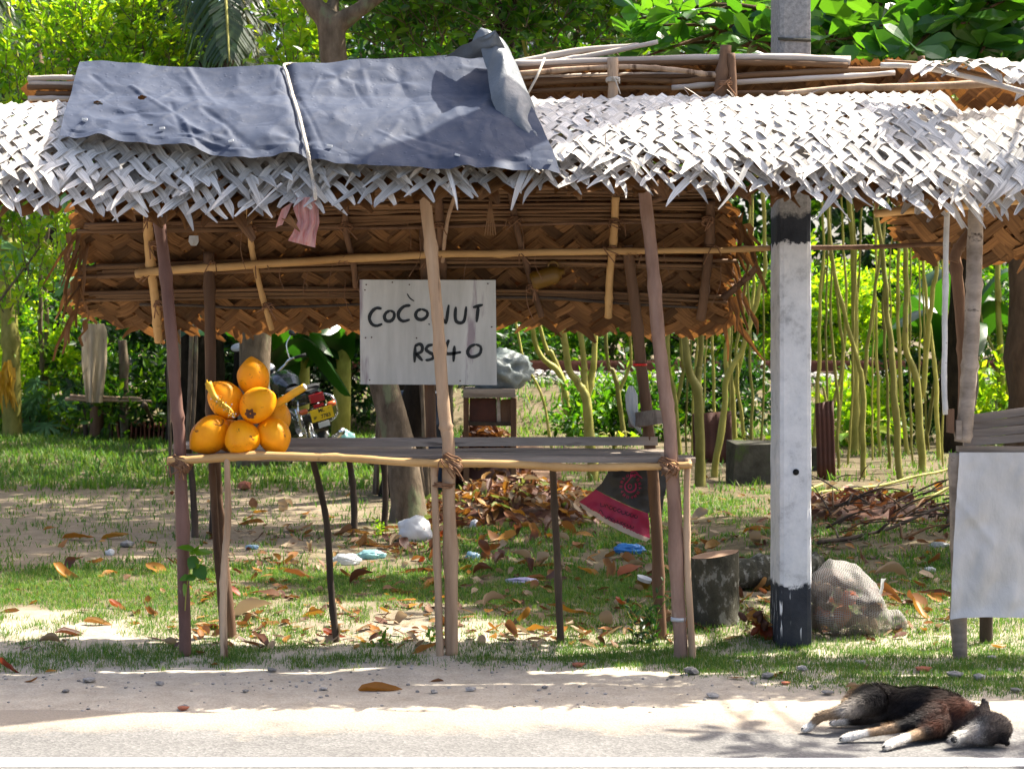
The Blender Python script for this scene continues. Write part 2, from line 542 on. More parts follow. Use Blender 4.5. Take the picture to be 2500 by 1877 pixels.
def pole_mat():
    """utility pole: bare cement high up, black band, white paint, black foot with white runs"""
    m, n, l, b = nodes_of('painted concrete')
    co = coords(n, l, 'Object')
    sp = n.new('ShaderNodeSeparateXYZ'); l.new(co, sp.inputs[0])
    z = sp.outputs[2]
    f = noise_n(n, l, co, 8, 8, .75)
    fine = noise_n(n, l, co, 55, 6, .7)
    cem = ramp(n, [(.3, (.16, .155, .15)), (.7, (.36, .35, .33))]); l.new(fine, cem.inputs[0])
    white = ramp(n, [(.30, (.34, .34, .35)), (.46, (.60, .605, .615)), (.7, (.74, .735, .735))]); l.new(f, white.inputs[0])
    black = ramp(n, [(.3, (.018, .02, .026)), (.7, (.04, .045, .055))]); l.new(f, black.inputs[0])
    edge = math_n(n, l, 'MULTIPLY', math_n(n, l, 'SUBTRACT', noise_n(n, l, co, 16, 6, .7), .5), .10)
    ze = math_n(n, l, 'ADD', z, edge)
    def band(z0, soft=.012):
        mr = n.new('ShaderNodeMapRange'); l.new(ze, mr.inputs[0]); mr.inputs[1].default_value = z0; mr.inputs[2].default_value = z0 + soft
        return mr.outputs[0]
    col = mixc(n, l, band(POLE_Z[0]), black.outputs[0], white.outputs[0])
    # paint runs over the black foot
    cs = coords(n, l, 'Object', (60, 60, 5))
    runs = ramp(n, [(.615, 0), (.63, 1)]); l.new(noise_n(n, l, cs, 1.0, 2, .5), runs.inputs[0])
    zr = n.new('ShaderNodeMapRange'); l.new(z, zr.inputs[0]); zr.inputs[1].default_value = .03; zr.inputs[2].default_value = .1
    zt = n.new('ShaderNodeMapRange'); l.new(z, zt.inputs[0]); zt.inputs[1].default_value = .26; zt.inputs[2].default_value = .2
    col = mixc(n, l, math_n(n, l, 'MULTIPLY', math_n(n, l, 'MULTIPLY', runs.outputs[0], zr.outputs[0]), zt.outputs[0]), col, (.7, .7, .71))
    col = mixc(n, l, band(POLE_Z[1], .006), col, black.outputs[0])
    col = mixc(n, l, band(POLE_Z[2], .02), col, cem.outputs[0])
    l.new(col, b.inputs['Base Color'])
    b.inputs['Roughness'].default_value = .8
    b.inputs['Specular IOR Level'].default_value = .2
    l.new(bump_n(n, l, fine, .45, .006, bump_n(n, l, f, .25, .012)), b.inputs['Normal'])
    return m

def strip_mat(name, c1, c2, vary, trans, tcol):
    """dry palm leaflet: streaks along the strip, brightness differs from strip to strip"""
    m, n, l, b = nodes_of(name)
    at = n.new('ShaderNodeAttribute'); at.attribute_name = 'strip'
    oi = n.new('ShaderNodeObjectInfo'); ar = n.new('ShaderNodeAttribute'); ar.attribute_name = 'rnd'
    rnd = math_n(n, l, 'FRACT', math_n(n, l, 'ADD', oi.outputs['Random'], ar.outputs['Fac']))
    mp = n.new('ShaderNodeMapping'); l.new(at.outputs['Vector'], mp.inputs[0]); mp.inputs['Scale'].default_value = (9, 3.5, 1)
    cz = n.new('ShaderNodeCombineXYZ'); l.new(math_n(n, l, 'MULTIPLY', rnd, 61.0), cz.inputs[2])
    va = n.new('ShaderNodeVectorMath'); va.operation = 'ADD'; l.new(mp.outputs[0], va.inputs[0]); l.new(cz.outputs[0], va.inputs[1])
    f = noise_n(n, l, va.outputs[0], 1.0, 6, .7)
    r = ramp(n, [(.28, c1), (.62, c2)]); l.new(f, r.inputs[0])
    mr = n.new('ShaderNodeMapRange'); l.new(rnd, mr.inputs[0]); mr.inputs[3].default_value = 1 - vary; mr.inputs[4].default_value = 1 + vary
    vm = n.new('ShaderNodeVectorMath'); vm.operation = 'SCALE'; l.new(r.outputs[0], vm.inputs[0]); l.new(mr.outputs[0], vm.inputs['Scale'])
    l.new(vm.outputs[0], b.inputs['Base Color'])
    b.inputs['Roughness'].default_value = .7; b.inputs['Specular IOR Level'].default_value = .25
    l.new(bump_n(n, l, f, .7, .004), b.inputs['Normal'])
    t = n.new('ShaderNodeBsdfTranslucent'); t.inputs[0].default_value = (*tcol, 1)
    mx = n.new('ShaderNodeMixShader'); mx.inputs[0].default_value = trans
    l.new(b.outputs[0], mx.inputs[1]); l.new(t.outputs[0], mx.inputs[2]); l.new(mx.outputs[0], n['Material Output'].inputs[0])
    return m

POLE_Z = (.275, 1.825, 1.95)
M = {}
M['ground'] = ground_mat()
M['asphalt'] = asphalt_mat()
M['line'] = surf_mat('white road paint', (.72, .72, .72), (.85, .85, .84), 14, .7, .3, .003, 90)
M['tarp'] = tarp_mat()
M['tarp_back'] = surf_mat('tarpaulin grey lining', (.10, .112, .122), (.155, .168, .18), 5, .5, .5, .02, 9)
M['coconut'] = coconut_mat()
M['pole'] = pole_mat()
M['thatch'] = strip_mat('weathered palm leaf', (.27, .238, .20), (.70, .66, .605), .34, .05, (.5, .42, .34))
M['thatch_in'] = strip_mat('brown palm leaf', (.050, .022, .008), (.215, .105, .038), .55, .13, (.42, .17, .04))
M['stem'] = surf_mat('palm leaf stem', (.085, .042, .02), (.20, .11, .05), 9, .7, .4, .003, 40, (.15, 1, 1), None, .25, .3)
M['stem_grey'] = surf_mat('weathered palm stem', (.30, .24, .19), (.58, .52, .46), 9, .8, .4, .003, 40, (.15, 1, 1), None, .2, .25)
M['bamboo'] = surf_mat('yellow stripped pole', (.36, .20, .07), (.58, .36, .15), 8, .55, .3, .003, 40, (.3, .3, .3), ((.14, .07, .03), 22, .66), .3, .15)
M['rawpole'] = surf_mat('pale stripped wood', (.25, .155, .09), (.55, .39, .26), 9, .7, .7, .006, 24, (1, 1, .12), ((.10, .055, .03), 11, .60), .25, .15)
M['redpost'] = surf_mat('red brown post', (.095, .045, .035), (.18, .10, .078), 9, .65, .4, .004, 30, (1, 1, .3), ((.36, .27, .22), 16, .66), .3, .1)
M['brownpost'] = surf_mat('brown wood post', (.060, .030, .016), (.19, .105, .058), 8, .75, .7, .006, 24, (1, 1, .15), None, .25, .2)
M['tanpost'] = surf_mat('tan brown post', (.13, .07, .05), (.34, .22, .165), 9, .7, .7, .006, 24, (1, 1, .25), ((.42, .34, .28), 9, .62), .25, .1)
M['darkleg'] = surf_mat('dark stick', (.03, .022, .016), (.085, .062, .045), 9, .8, .5, .004, 40, (1, 1, .3), None, .2, .2)
M['greywood'] = surf_mat('grey weathered board', (.12, .092, .07), (.36, .30, .245), 12, .85, .7, .004, 40, (.10, 1, 1), ((.05, .035, .028), 12, .62), .15, .25)
M['rope'] = surf_mat('coir rope', (.13, .065, .035), (.27, .15, .085), 40, .9, .6, .004, 120, (1, 1, 1), None, .1, .2)
M['cord'] = surf_mat('pale rope', (.40, .35, .28), (.60, .54, .46), 40, .9, .6, .003, 120, spec=.1)
M['board'] = surf_mat('white painted plywood', (.36, .35, .31), (.56, .55, .50), 3.5, .6, .3, .003, 30, (2.6, 1, .4), ((.29, .24, .25), 3.2, .60), .3)
M['ink'] = surf_mat('black brush paint', (.008, .009, .009), (.02, .022, .022), 20, .5, .2, .002)
M['conc'] = surf_mat('old concrete block', (.035, .033, .025), (.09, .085, .068), 8, .9, .6, .01, 40, (1, 1, 1), ((.06, .08, .03), 5, .55), .1)
M['cloth_white'] = surf_mat('white plastic sheet', (.38, .38, .38), (.60, .595, .59), 3.5, .5, .7, .014, 8, (1, 1, .5), ((.34, .28, .21), 3.4, .60), .3, 0, .1)
M['bark'] = surf_mat('grey brown bark', (.07, .052, .035), (.19, .145, .10), 14, .9, .8, .012, 40, (1, 1, .4), ((.15, .16, .09), 5, .55), .1, .15)
M['bark_dark'] = surf_mat('dark bark', (.055, .035, .02), (.13, .085, .05), 14, .9, .8, .012, 40, (1, 1, .4), None, .1, .15)
M['bark_shaded'] = surf_mat('bark blackened for shade', (.010, .008, .006), (.035, .026, .018), 14, .95, .8, .012, 40, (1, 1, .4), None, .1, .15)  # blackened copy of the dark bark, standing in for deep shade
M['bark_lichen'] = surf_mat('lichen bark', (.035, .035, .025), (.11, .105, .08), 12, .95, .9, .012, 40, (1, 1, .7), ((.24, .24, .21), 24, .54), .1)
M['greenstem'] = surf_mat('smooth yellow green bark', (.165, .16, .022), (.34, .31, .075), 10, .6, .4, .005, 40, (1, 1, .5), ((.12, .08, .03), 9, .62), .3, .4)
M['cutwood'] = surf_mat('cut log face', (.14, .085, .055), (.24, .16, .11), 10, .85, .5, .004, spec=.1)
M['grass'] = leaf_mat('grass blade', [(.026, .082, .012), (.045, .12, .014), (.075, .15, .02), (.19, .18, .055)], [(.08, .25, .015), (.15, .34, .02), (.28, .38, .04)], .32, .55, .2)
M['leaf_lime'] = leaf_mat('lime leaf', [(.04, .13, .004), (.09, .23, .006), (.17, .32, .008), (.26, .36, .010)], [(.26, .56, .008), (.44, .72, .012), (.62, .74, .016)], .48)
M['leaf_green'] = leaf_mat('green leaf', [(.012, .05, .004), (.025, .085, .006), (.05, .14, .007), (.09, .19, .008)], [(.07, .26, .006), (.14, .40, .008), (.32, .54, .01)], .36)
M['leaf_almond'] = leaf_mat('glossy broad leaf', [(.010, .055, .012), (.020, .085, .014), (.05, .15, .014)], [(.08, .30, .01), (.20, .48, .015)], .30, .3, .45)
M['leaf_dark'] = leaf_mat('dark leaf', [(.004, .016, .004), (.009, .032, .005), (.02, .06, .007)], [(.015, .07, .004), (.05, .17, .006)], .28)  # darkened for the trees and bushes at the back, standing in for deep shade
M['leaf_wood'] = leaf_mat('mixed far foliage', [(.004, .015, .003), (.008, .03, .004), (.02, .07, .005), (.06, .15, .006), (.13, .24, .008)], [(.01, .06, .003), (.05, .2, .004), (.26, .46, .008)], .36)  # dark to bright stops paint shaded and sunlit leaves into far foliage
M['leaf_palm'] = leaf_mat('palm leaflet', [(.008, .026, .010), (.016, .045, .014), (.04, .07, .02)], [(.10, .22, .04), (.2, .32, .05)], .3, .3, .5)
M['leaf_papaya'] = leaf_mat('papaya leaf', [(.07, .17, .06), (.10, .22, .08)], [(.18, .42, .08), (.26, .5, .1)], .35, .45)
M['leaf_banana'] = leaf_mat('banana leaf', [(.008, .035, .006), (.015, .055, .007)], [(.03, .14, .008), (.07, .24, .008)], .3, .35)
M['dry'] = leaf_mat('dry leaf', [(0.0682, 0.0279, 0.0124), (0.149, 0.062, 0.0186), (0.223, 0.105, 0.031), (0.136, 0.0682, 0.0372), (0.26, 0.143, 0.0372), (0.186, 0.0558, 0.0124)], [(0.217, 0.0744, 0.0186), (0.31, 0.136, 0.031)], .22, .6, .25)
M['dry_red'] = leaf_mat('red dry leaf', [(0.144, 0.021, 0.0072), (0.216, 0.048, 0.012)], [(0.3, 0.048, 0.012), (0.36, 0.09, 0.018)], .22, .5, .3)
M['dry_orange'] = leaf_mat('orange dry leaf', [(0.26, 0.0992, 0.0124), (0.31, 0.143, 0.0186)], [(0.372, 0.155, 0.0186), (0.434, 0.217, 0.0248)], .25, .5, .3)
M['dry_pale'] = leaf_mat('pale dry leaf', [(0.27, 0.195, 0.12), (0.345, 0.255, 0.165)], [(0.3, 0.21, 0.105), (0.375, 0.27, 0.15)], .2, .6, .2)
M['dry_dark'] = leaf_mat('dark dry leaf', [(0.063, 0.0245, 0.0154), (0.112, 0.0455, 0.0245)], [(0.175, 0.056, 0.021), (0.21, 0.084, 0.028)], .2, .55, .3)
M['dry_green'] = leaf_mat('withered green leaf', [(.10, .13, .03), (.20, .20, .05)], [(.2, .3, .05), (.3, .34, .06)], .25, .6, .2)
def plastic(name, c, rough=.35, trans=.35, bump=.5):
    return surf_mat(name, tuple(v * .85 for v in c), c, 5, rough, bump, .01, 16, spec=.5, trans=trans)
M['p_white'] = plastic('white film', (.72, .73, .74))
M['p_clear'] = plastic('milky film', (.60, .62, .62), .3, .5)
M['p_pink'] = surf_mat('pink striped film', (.62, .22, .20), (.70, .50, .46), 3, .4, .5, .01, 14, (30, 30, .6), None, .4, 0, .45)
M['p_blue'] = plastic('blue film', (.05, .25, .62), .3, .2)
M['p_aqua'] = plastic('aqua film', (.35, .60, .60), .3, .4)
M['p_paleblue'] = plastic('pale blue film', (.30, .46, .58), .3, .4)
M['p_lilac'] = plastic('lilac film', (.55, .50, .74), .35, .3)
M['p_orange'] = plastic('orange film', (.75, .16, .03), .35, .3)
M['p_yellow'] = plastic('yellow plastic', (.17, .085, .006), .4, .15, .1)
M['sackblack'] = surf_mat('black woven sack', (.012, .013, .014), (.03, .03, .032), 5, .45, .5, .006, 50, spec=.45)
M['sackpink'] = surf_mat('magenta sack print', (.24, .008, .045), (.36, .015, .07), 4, .45, .5, .006, 50, spec=.4)
M['sackhem'] = surf_mat('sack hem', (.34, .28, .24), (.48, .41, .36), 8, .7, .4, .004, 50)
M['sackprint'] = surf_mat('magenta print', (.25, .012, .05), (.33, .02, .08), 9, .5, 0)
M['sackprint_dk'] = surf_mat('dark print', (.03, .006, .02), (.05, .01, .03), 9, .5, 0)
M['terracotta'] = surf_mat('old roof tile', (.11, .04, .025), (.22, .085, .055), 9, .85, .5, .005, 40, spec=.1, vary=.3)
M['rustsheet'] = surf_mat('rust red sheet', (.040, .013, .008), (.085, .028, .016), 5, .7, .4, .006, 30)
M['rail'] = surf_mat('rusty rail', (.10, .035, .025), (.17, .07, .05), 12, .6, .3, .004, 40, metal=.3)
M['stone'] = surf_mat('grey stone', (.15, .14, .13), (.38, .36, .335), 7, .9, .6, .01, 40, vary=.35, spec=.15)
M['brickbit'] = surf_mat('red brick scrap', (.28, .09, .05), (.40, .16, .10), 9, .9, .5, .006, 40, spec=.1)
M['m_black'] = surf_mat('black gloss paint', (.008, .009, .012), (.014, .016, .02), 3, .18, .05, .002, 20, spec=.6)
M['m_rubber'] = surf_mat('tyre rubber', (.012, .012, .013), (.025, .025, .026), 20, .8, .4, .003, 60)
M['m_chrome'] = surf_mat('chrome', (.6, .6, .62), (.72, .72, .74), 4, .16, .05, .002, 20, metal=1)
M['m_red'] = surf_mat('red lens', (.28, .006, .012), (.36, .01, .016), 4, .15, 0, spec=.6)
M['m_orange'] = surf_mat('amber lens', (.55, .10, .03), (.62, .14, .04), 4, .2, 0, spec=.6)
M['plate'] = surf_mat('yellow number plate', (.66, .42, .01), (.74, .48, .015), 5, .4, .1, .002)
M['glassy'] = surf_mat('dull glass', (.30, .34, .40), (.45, .50, .56), 4, .1, 0, spec=.8)
M['bluedrum'] = surf_mat('dark blue drum', (.012, .022, .05), (.025, .04, .075), 5, .4, .2, .004, 20)
M['debris'] = surf_mat('grubby plastic sheet', (.10, .125, .125), (.26, .29, .28), 4, .45, .7, .02, 12)
M['vinylband'] = surf_mat('red plastic ring', (.5, .012, .01), (.6, .02, .015), 4, .3, 0)
M['hangcloth'] = surf_mat('stained sack cloth', (.30, .23, .15), (.52, .43, .31), 4, .85, .5, .008, 30, (3, 3, .4), ((.22, .12, .09), 5, .62), .1, 0, .2)
M['hole'] = surf_mat('dark hole', (.006, .006, .006), (.012, .012, .012), 5, .9, 0)
# ------------------------------------------------------------------ setting: ground, road, railway bed
def build_ground():
    xs = np.concatenate([np.linspace(-70, -8, 20), np.linspace(-7.7, -3.2, 40), np.linspace(-3.1, 3.1, 150), np.linspace(3.2, 7.7, 40), np.linspace(8, 70, 20)])
    ys = np.concatenate([np.linspace(-12, -1.6, 8), np.linspace(-1.5, 3, 110), np.linspace(3.1, 22, 95), np.linspace(23, 160, 25)])
    V = np.array([(x, y, gz(x, y)) for y in ys for x in xs])
    nx = len(xs)
    I = np.arange(len(V)).reshape(len(ys), nx)
    F = np.stack([I[:-1, :-1], I[:-1, 1:], I[1:, 1:], I[1:, :-1]], -1).reshape(-1, 4)
    o = nmesh('ground', V, F, M['ground'], smooth=True)
    o['kind'] = 'structure'
    mb = MB()
    n = 160
    for i in range(n + 1):
        x = -70 + 140 * i / n if i in (0, n) else -4.5 + 9 * i / n
        e = -1.12 + .10 * mn.noise(Vector((x * 1.3, 0, 7))) + .05 * mn.noise(Vector((x * 6, 0, 3)))
        mb.v += [(x, -14, -.006), (x, -2.4, -.006), (x, e, -.006)]
    for i in range(n):
        a = i * 3
        mb.f += [(a, a + 3, a + 4, a + 1), (a + 1, a + 4, a + 5, a + 2)]; mb.mi += [0, 0]
    mb.build('road', M['asphalt'])['kind'] = 'structure'
    mb = MB()
    mb.grid(lambda u, v: Vector((-70 + 140 * u, -1.992 + .115 * v + .004 * mn.noise(Vector(((-70 + 140 * u) * 3, v * 5, 0))), -.0040)), 700, 1)
    o = mb.build('road_edge_line', M['line']); o['kind'] = 'structure'
build_ground()

def stone_mesh(name, seed, flat=.65):
    bm = bmesh.new()
    bmesh.ops.create_icosphere(bm, subdivisions=1, radius=.5)
    for v in bm.verts:
        k = 1 + .45 * mn.noise(v.co * 1.9 + Vector((seed * 7.1, seed, 0)))
        v.co = v.co * k
        v.co.z *= flat
    me = bpy.data.meshes.new(name); bm.to_mesh(me); bm.free()
    return me
STONES = [stone_mesh('stone', i, R.uniform(.5, .8)) for i in range(8)]
for s_ in STONES: s_.materials.append(M['stone'])

def scatter_stones_stuff(name, pts, sizes, label, mat, parent=None):
    bv = []; bf = []; rn = []
    off = 0
    base = []
    for s_ in STONES:
        v = np.array([v.co[:] for v in s_.vertices]); f = np.array([p.vertices[:] for p in s_.polygons])
        base.append((v, f))
    for p, s_ in zip(pts, sizes):
        v, f = base[R.randrange(len(base))]
        a = R.uniform(0, 6.28); c, s2 = math.cos(a), math.sin(a)
        rm = np.array([[c, -s2, 0], [s2, c, 0], [0, 0, 1]])
        bv.append((v * s_) @ rm.T + np.array(p)); bf.append(f + off); off += len(v); rn.append(np.full(len(v), R.random()))
    o = nmesh(name, np.concatenate(bv), np.concatenate(bf), mat, parent, np.concatenate(rn), kind='stuff')
    if label: o['label'] = label
    return o

# railway on its low bank behind the yard
def railway():
    YR = 19.9
    pts = []; sz = []
    for _ in range(2600):
        x = R.uniform(-7, 9); y = YR - 1.2 + R.uniform(-.2, 2.6)
        pts.append((x, y, gz(x, y) + .10 * (1 - abs((y - YR - .2) / 1.6)) + .03)); sz.append(R.uniform(.06, .16))
    o = scatter_stones_stuff('ballast', pts, sizes=sz, label='bed of broken grey ballast stones under the rails', mat=M['stone'])
    o['category'] = 'gravel'
    t = thing('railway_track', 'rust brown railway track on its low bank behind the yard', 'railway track', (0, YR, .62))
    for dy in (0, 1.2):
        mb = MB()
        for (w, h, z) in ((.12, .02, .78), (.03, .09, .835), (.07, .04, .89)):
            mb.box((2, YR + dy, z), (70, w, h))
        mb.build('rail', M['rail'], t, smooth=False)
    for k in range(26):
        mb = MB(); mb.box((-7 + k * .65, YR + .6, .70), (.24, 2.2, .12), jit=.01)
        mb.build('sleeper', M['bark_dark'], t, smooth=False)
railway()
# ------------------------------------------------------------------ coconut stall
stall = thing('coconut_stall', 'open roadside stall of lashed poles with a plank counter under a woven palm leaf roof', 'stall', (-.2, .2, 0))

def px_pole(name, pts, Ys, r0, mat, parent, r1=None, wob=.12, bend=.005, ground=False):
    """stick through photo pixels at the given depths; its foot goes into the ground"""
    w = [P(a, b, y) for (a, b), y in zip(pts, Ys)]
    if ground:
        g = w[-1]
        g = Vector((g.x, g.y, gz(g.x, g.y) - .04)); w[-1] = g
    mb = MB(); mb.pole(w, r0, r1, wob=wob, bend=bend)
    return mb.build(name, mat, parent)

# posts and legs
px_pole('post', [(383, 500), (408, 700), (432, 1000), (441, 1130), (453, 1606)], [0] * 5, .0265, M['redpost'], stall, .027, .06, .003, True)
px_pole('post', [(1036, 470), (1057, 650), (1072, 850), (1086, 1020), (1096, 1130), (1104, 1604)], [0] * 6, .025, M['rawpole'], stall, .029, .08, .006, True)
px_pole('post', [(1573, 450), (1598, 700), (1622, 950), (1641, 1130), (1663, 1586)], [0] * 5, .028, M['tanpost'], stall, .031, .1, .006, True)
px_pole('post', [(511, 615), (513, 850), (521, 1080), (538, 1300), (568, 1560)], [.52] * 5, .026, M['brownpost'], stall, .026, .1, .004, True)
px_pole('post', [(1036, 540), (1045, 800), (1053, 1080)], [.53] * 3, .026, M['brownpost'], stall, .026, .08, .003)
px_pole('post', [(1531, 600), (1556, 800), (1580, 1020), (1600, 1250), (1615, 1560)], [.52] * 5, .026, M['brownpost'], stall, .027, .1, .005, True)
px_pole('leg', [(551, 1118), (558, 1260), (546, 1400), (547, 1600)], [-.05] * 4, .013, M['rawpole'], stall, .017, .12, .006, True)
px_pole('leg', [(1060, 1136), (1065, 1300), (1075, 1604)], [-.01] * 3, .0155, M['rawpole'], stall, .017, .1, .004, True)
px_pole('leg', [(1681, 1120), (1676, 1300), (1692, 1585)], [-.02] * 3, .0135, M['rawpole'], stall, .016, .1, .004, True)
px_pole('leg', [(765, 1126), (783, 1200), (800, 1290), (808, 1430), (825, 1560)], [.42] * 5, .0145, M['darkleg'], stall, .016, .12, .006, True)
px_pole('leg', [(1348, 1130), (1354, 1250), (1362, 1400), (1369, 1560)], [.42] * 4, .0155, M['darkleg'], stall, .017, .12, .005, True)
px_pole('leg', [(517, 1130), (527, 1290), (548, 1560)], [.36] * 3, .016, M['brownpost'], stall, .018, .12, .005, True)
# counter
px_pole('front_rail', [(408, 1124), (480, 1122), (640, 1113), (800, 1116), (1000, 1128), (1250, 1134), (1430, 1142), (1560, 1138), (1690, 1134)], [-.045] * 9, .018, M['bamboo'], stall, .0155, .12, .004)
px_pole('cross_rail', [(452, 1140), (452, 1118)], [-.07, .62], .016, M['brownpost'], stall)
px_pole('cross_rail', [(1116, 1142), (1108, 1122)], [-.09, .62], .017, M['brownpost'], stall)
px_pole('cross_rail', [(1624, 1150), (1612, 1122)], [-.09, .62], .017, M['brownpost'], stall)
def plank(x0, x1, y0, y1, z0, z1, th=.022, name='plank', mat=None, parent=None):
    mb = MB()
    nseg = 14
    vs_ = []; fs = []
    ph = R.uniform(0, 30)
    for i in range(nseg + 1):
        x = x0 + (x1 - x0) * i / nseg
        z = z0 + (z1 - z0) * i / nseg + .004 * mn.noise(Vector((x * 2, ph, 0)))
        a = y0 + .008 * mn.noise(Vector((x * 3, ph, 4))); b_ = y1 + .008 * mn.noise(Vector((x * 3, ph, 9)))
        tw = .004 * mn.noise(Vector((x * 1.5, ph, 19)))
        vs_ += [(x, a, z - th), (x, a, z - .003), (x, a + .004, z), (x, b_ - .004, z + tw), (x, b_, z - .003 + tw), (x, b_, z - th)]
    for i in range(nseg):
        for k in range(6):
            k2 = (k + 1) % 6
            fs.append((i * 6 + k, (i + 1) * 6 + k, (i + 1) * 6 + k2, i * 6 + k2))
    fs += [(0, 1, 2, 3, 4, 5), tuple(nseg * 6 + k for k in (5, 4, 3, 2, 1, 0))]
    mb.add(vs_, fs)
    return mb.build(name, mat or M['greywood'], parent or stall, smooth=False)
plank(-1.45, .80, -.005, .15, .872, .862)
plank(-1.40, .66, .160, .30, .873, .868)
plank(-1.38, .70, .312, .47, .871, .872)
# upright boards along the back edge
def board_px(name, q, Yf, th, mat, parent, smooth=False):
    """flat board from four pixel corners (tl, tr, br, bl) at depth Yf, thickness th towards the back"""
    mb = MB()
    a = [P(*c, Yf) for c in q]
    b_ = [p + Vector((0, th, 0)) for p in a]
    mb.add(a + b_, [(0, 3, 2, 1), (4, 5, 6, 7), (0, 1, 5, 4), (1, 2, 6, 5), (2, 3, 7, 6), (3, 0, 4, 7)])
    return mb.build(name, mat, parent, smooth=smooth)
board_px('back_board', [(640, 1070), (1606, 1066), (1606, 1087), (640, 1092)], .49, .02, M['greywood'], stall)
mb = MB(); mb.box(P(1576, 1022, .33), (.035, .42, .062), Matrix.Rotation(.24, 3, 'Z') @ Matrix.Rotation(-.10, 3, 'X'), jit=.004)
mb.build('bracket', M['greywood'], stall, smooth=False)

def lashing(c, ax, r, turns, width, mat, parent, name='lashing', tails=2):
    """cord wound round an axis"""
    ax = Vector(ax).normalized(); a = ax.orthogonal().normalized(); b_ = ax.cross(a)
    mb = MB()
    pts = []
    n = int(turns * 12)
    for i in range(n + 1):
        t = i / n
        ang = turns * 2 * PI * t
        rr = r * (1 + .12 * mn.noise(Vector((ang * .7, c[0] * 9, c[2] * 5))))
        pts.append(Vector(c) + a * math.cos(ang) * rr + b_ * math.sin(ang) * rr + ax * (width * (t - .5) + .2 * width * mn.noise(Vector((ang, 3, 1)))))
    mb.tube(pts, .0042, 5)
    for k in range(tails):
        s = Vector(c) + Vector((R.uniform(-1, 1) * r, -r, 0))
        mb.tube(spline([s, s + Vector((R.uniform(-.03, .03), -.012, R.uniform(-.01, .02))), s + Vector((R.uniform(-.05, .05), -.01, R.uniform(-.07, -.02)))], 6), .003, 5)
    return mb.build(name, mat, parent)
for (a, b_, Y, r, w) in ((440, 1132, -.02, .046, .05), (447, 1140, -.05, .03, .03), (1104, 1128, -.02, .046, .05), (1114, 1140, -.06, .026, .03), (1632, 1138, -.02, .048, .05), (1640, 1146, -.05, .03, .03)):
    lashing(P(a, b_, Y), (.5, .15, .8), r, 5, w, M['rope'], stall, tails=3)
lashing(P(1082, 1183, 0), (.1, 0, 1), .047, 3, .02, M['rope'], stall, tails=0)
mb = MB(); mb.tube([P(1656, 1506, 0), P(1656, 1515, 0)], .034, 10); mb.build('white_band', M['p_white'], stall)
mb = MB(); mb.torus(P(1562, 890, .52), .029, .006, n=18, k=6); mb.build('red_ring', M['vinylband'], stall)

# ---------------- roof
def zline(xs, ys, Y):
    """height above ground along world x of a line given in photo pixels at depth Y"""
    d = Y + CAMD
    return [(x - 1250) / FPX * d for x in xs], [CAMH - (y - HZ) / FPX * d for y in ys]

class Slope:
    """roof plane between a top and a lower line (photo pixels), bulging a little; u = world x, v = 0 top .. 1 bottom"""
    def __init__(s, tx, ty, Yt, bx, by, Yb, bulge=.03, lift=0.0, rough=.012):
        s.T = zline(tx, ty, Yt); s.B = zline(bx, by, Yb); s.Yt, s.Yb, s.bulge, s.lift, s.rough = Yt, Yb, bulge, lift, rough
    def p(s, u, v):
        k = (s.Yt + CAMD) / (s.Yb + CAMD)
        zt = interp(*s.T, u); zb = interp(*s.B, u)
        q = Vector((u, s.Yt + (s.Yb - s.Yt) * v, zt + (zb - zt) * v))
        nrm = Vector((0, -(zt - zb), (s.Yt - s.Yb)))
        nrm = Vector((0, -abs(zt - zb), abs(s.Yt - s.Yb))).normalized()
        if s.Yb > s.Yt: nrm = Vector((0, -abs(zt - zb), -abs(s.Yt - s.Yb))).normalized()
        q += nrm * (s.bulge * 4 * v * (1 - v) if v < 1 else 0) + nrm * (s.lift + s.rough * mn.noise(Vector((u * 2.3, v * 1.7, s.Yb * 9))))
        return q, nrm
    def length(s, u):
        return math.hypot(s.Yt - s.Yb, interp(*s.T, u) - interp(*s.B, u))

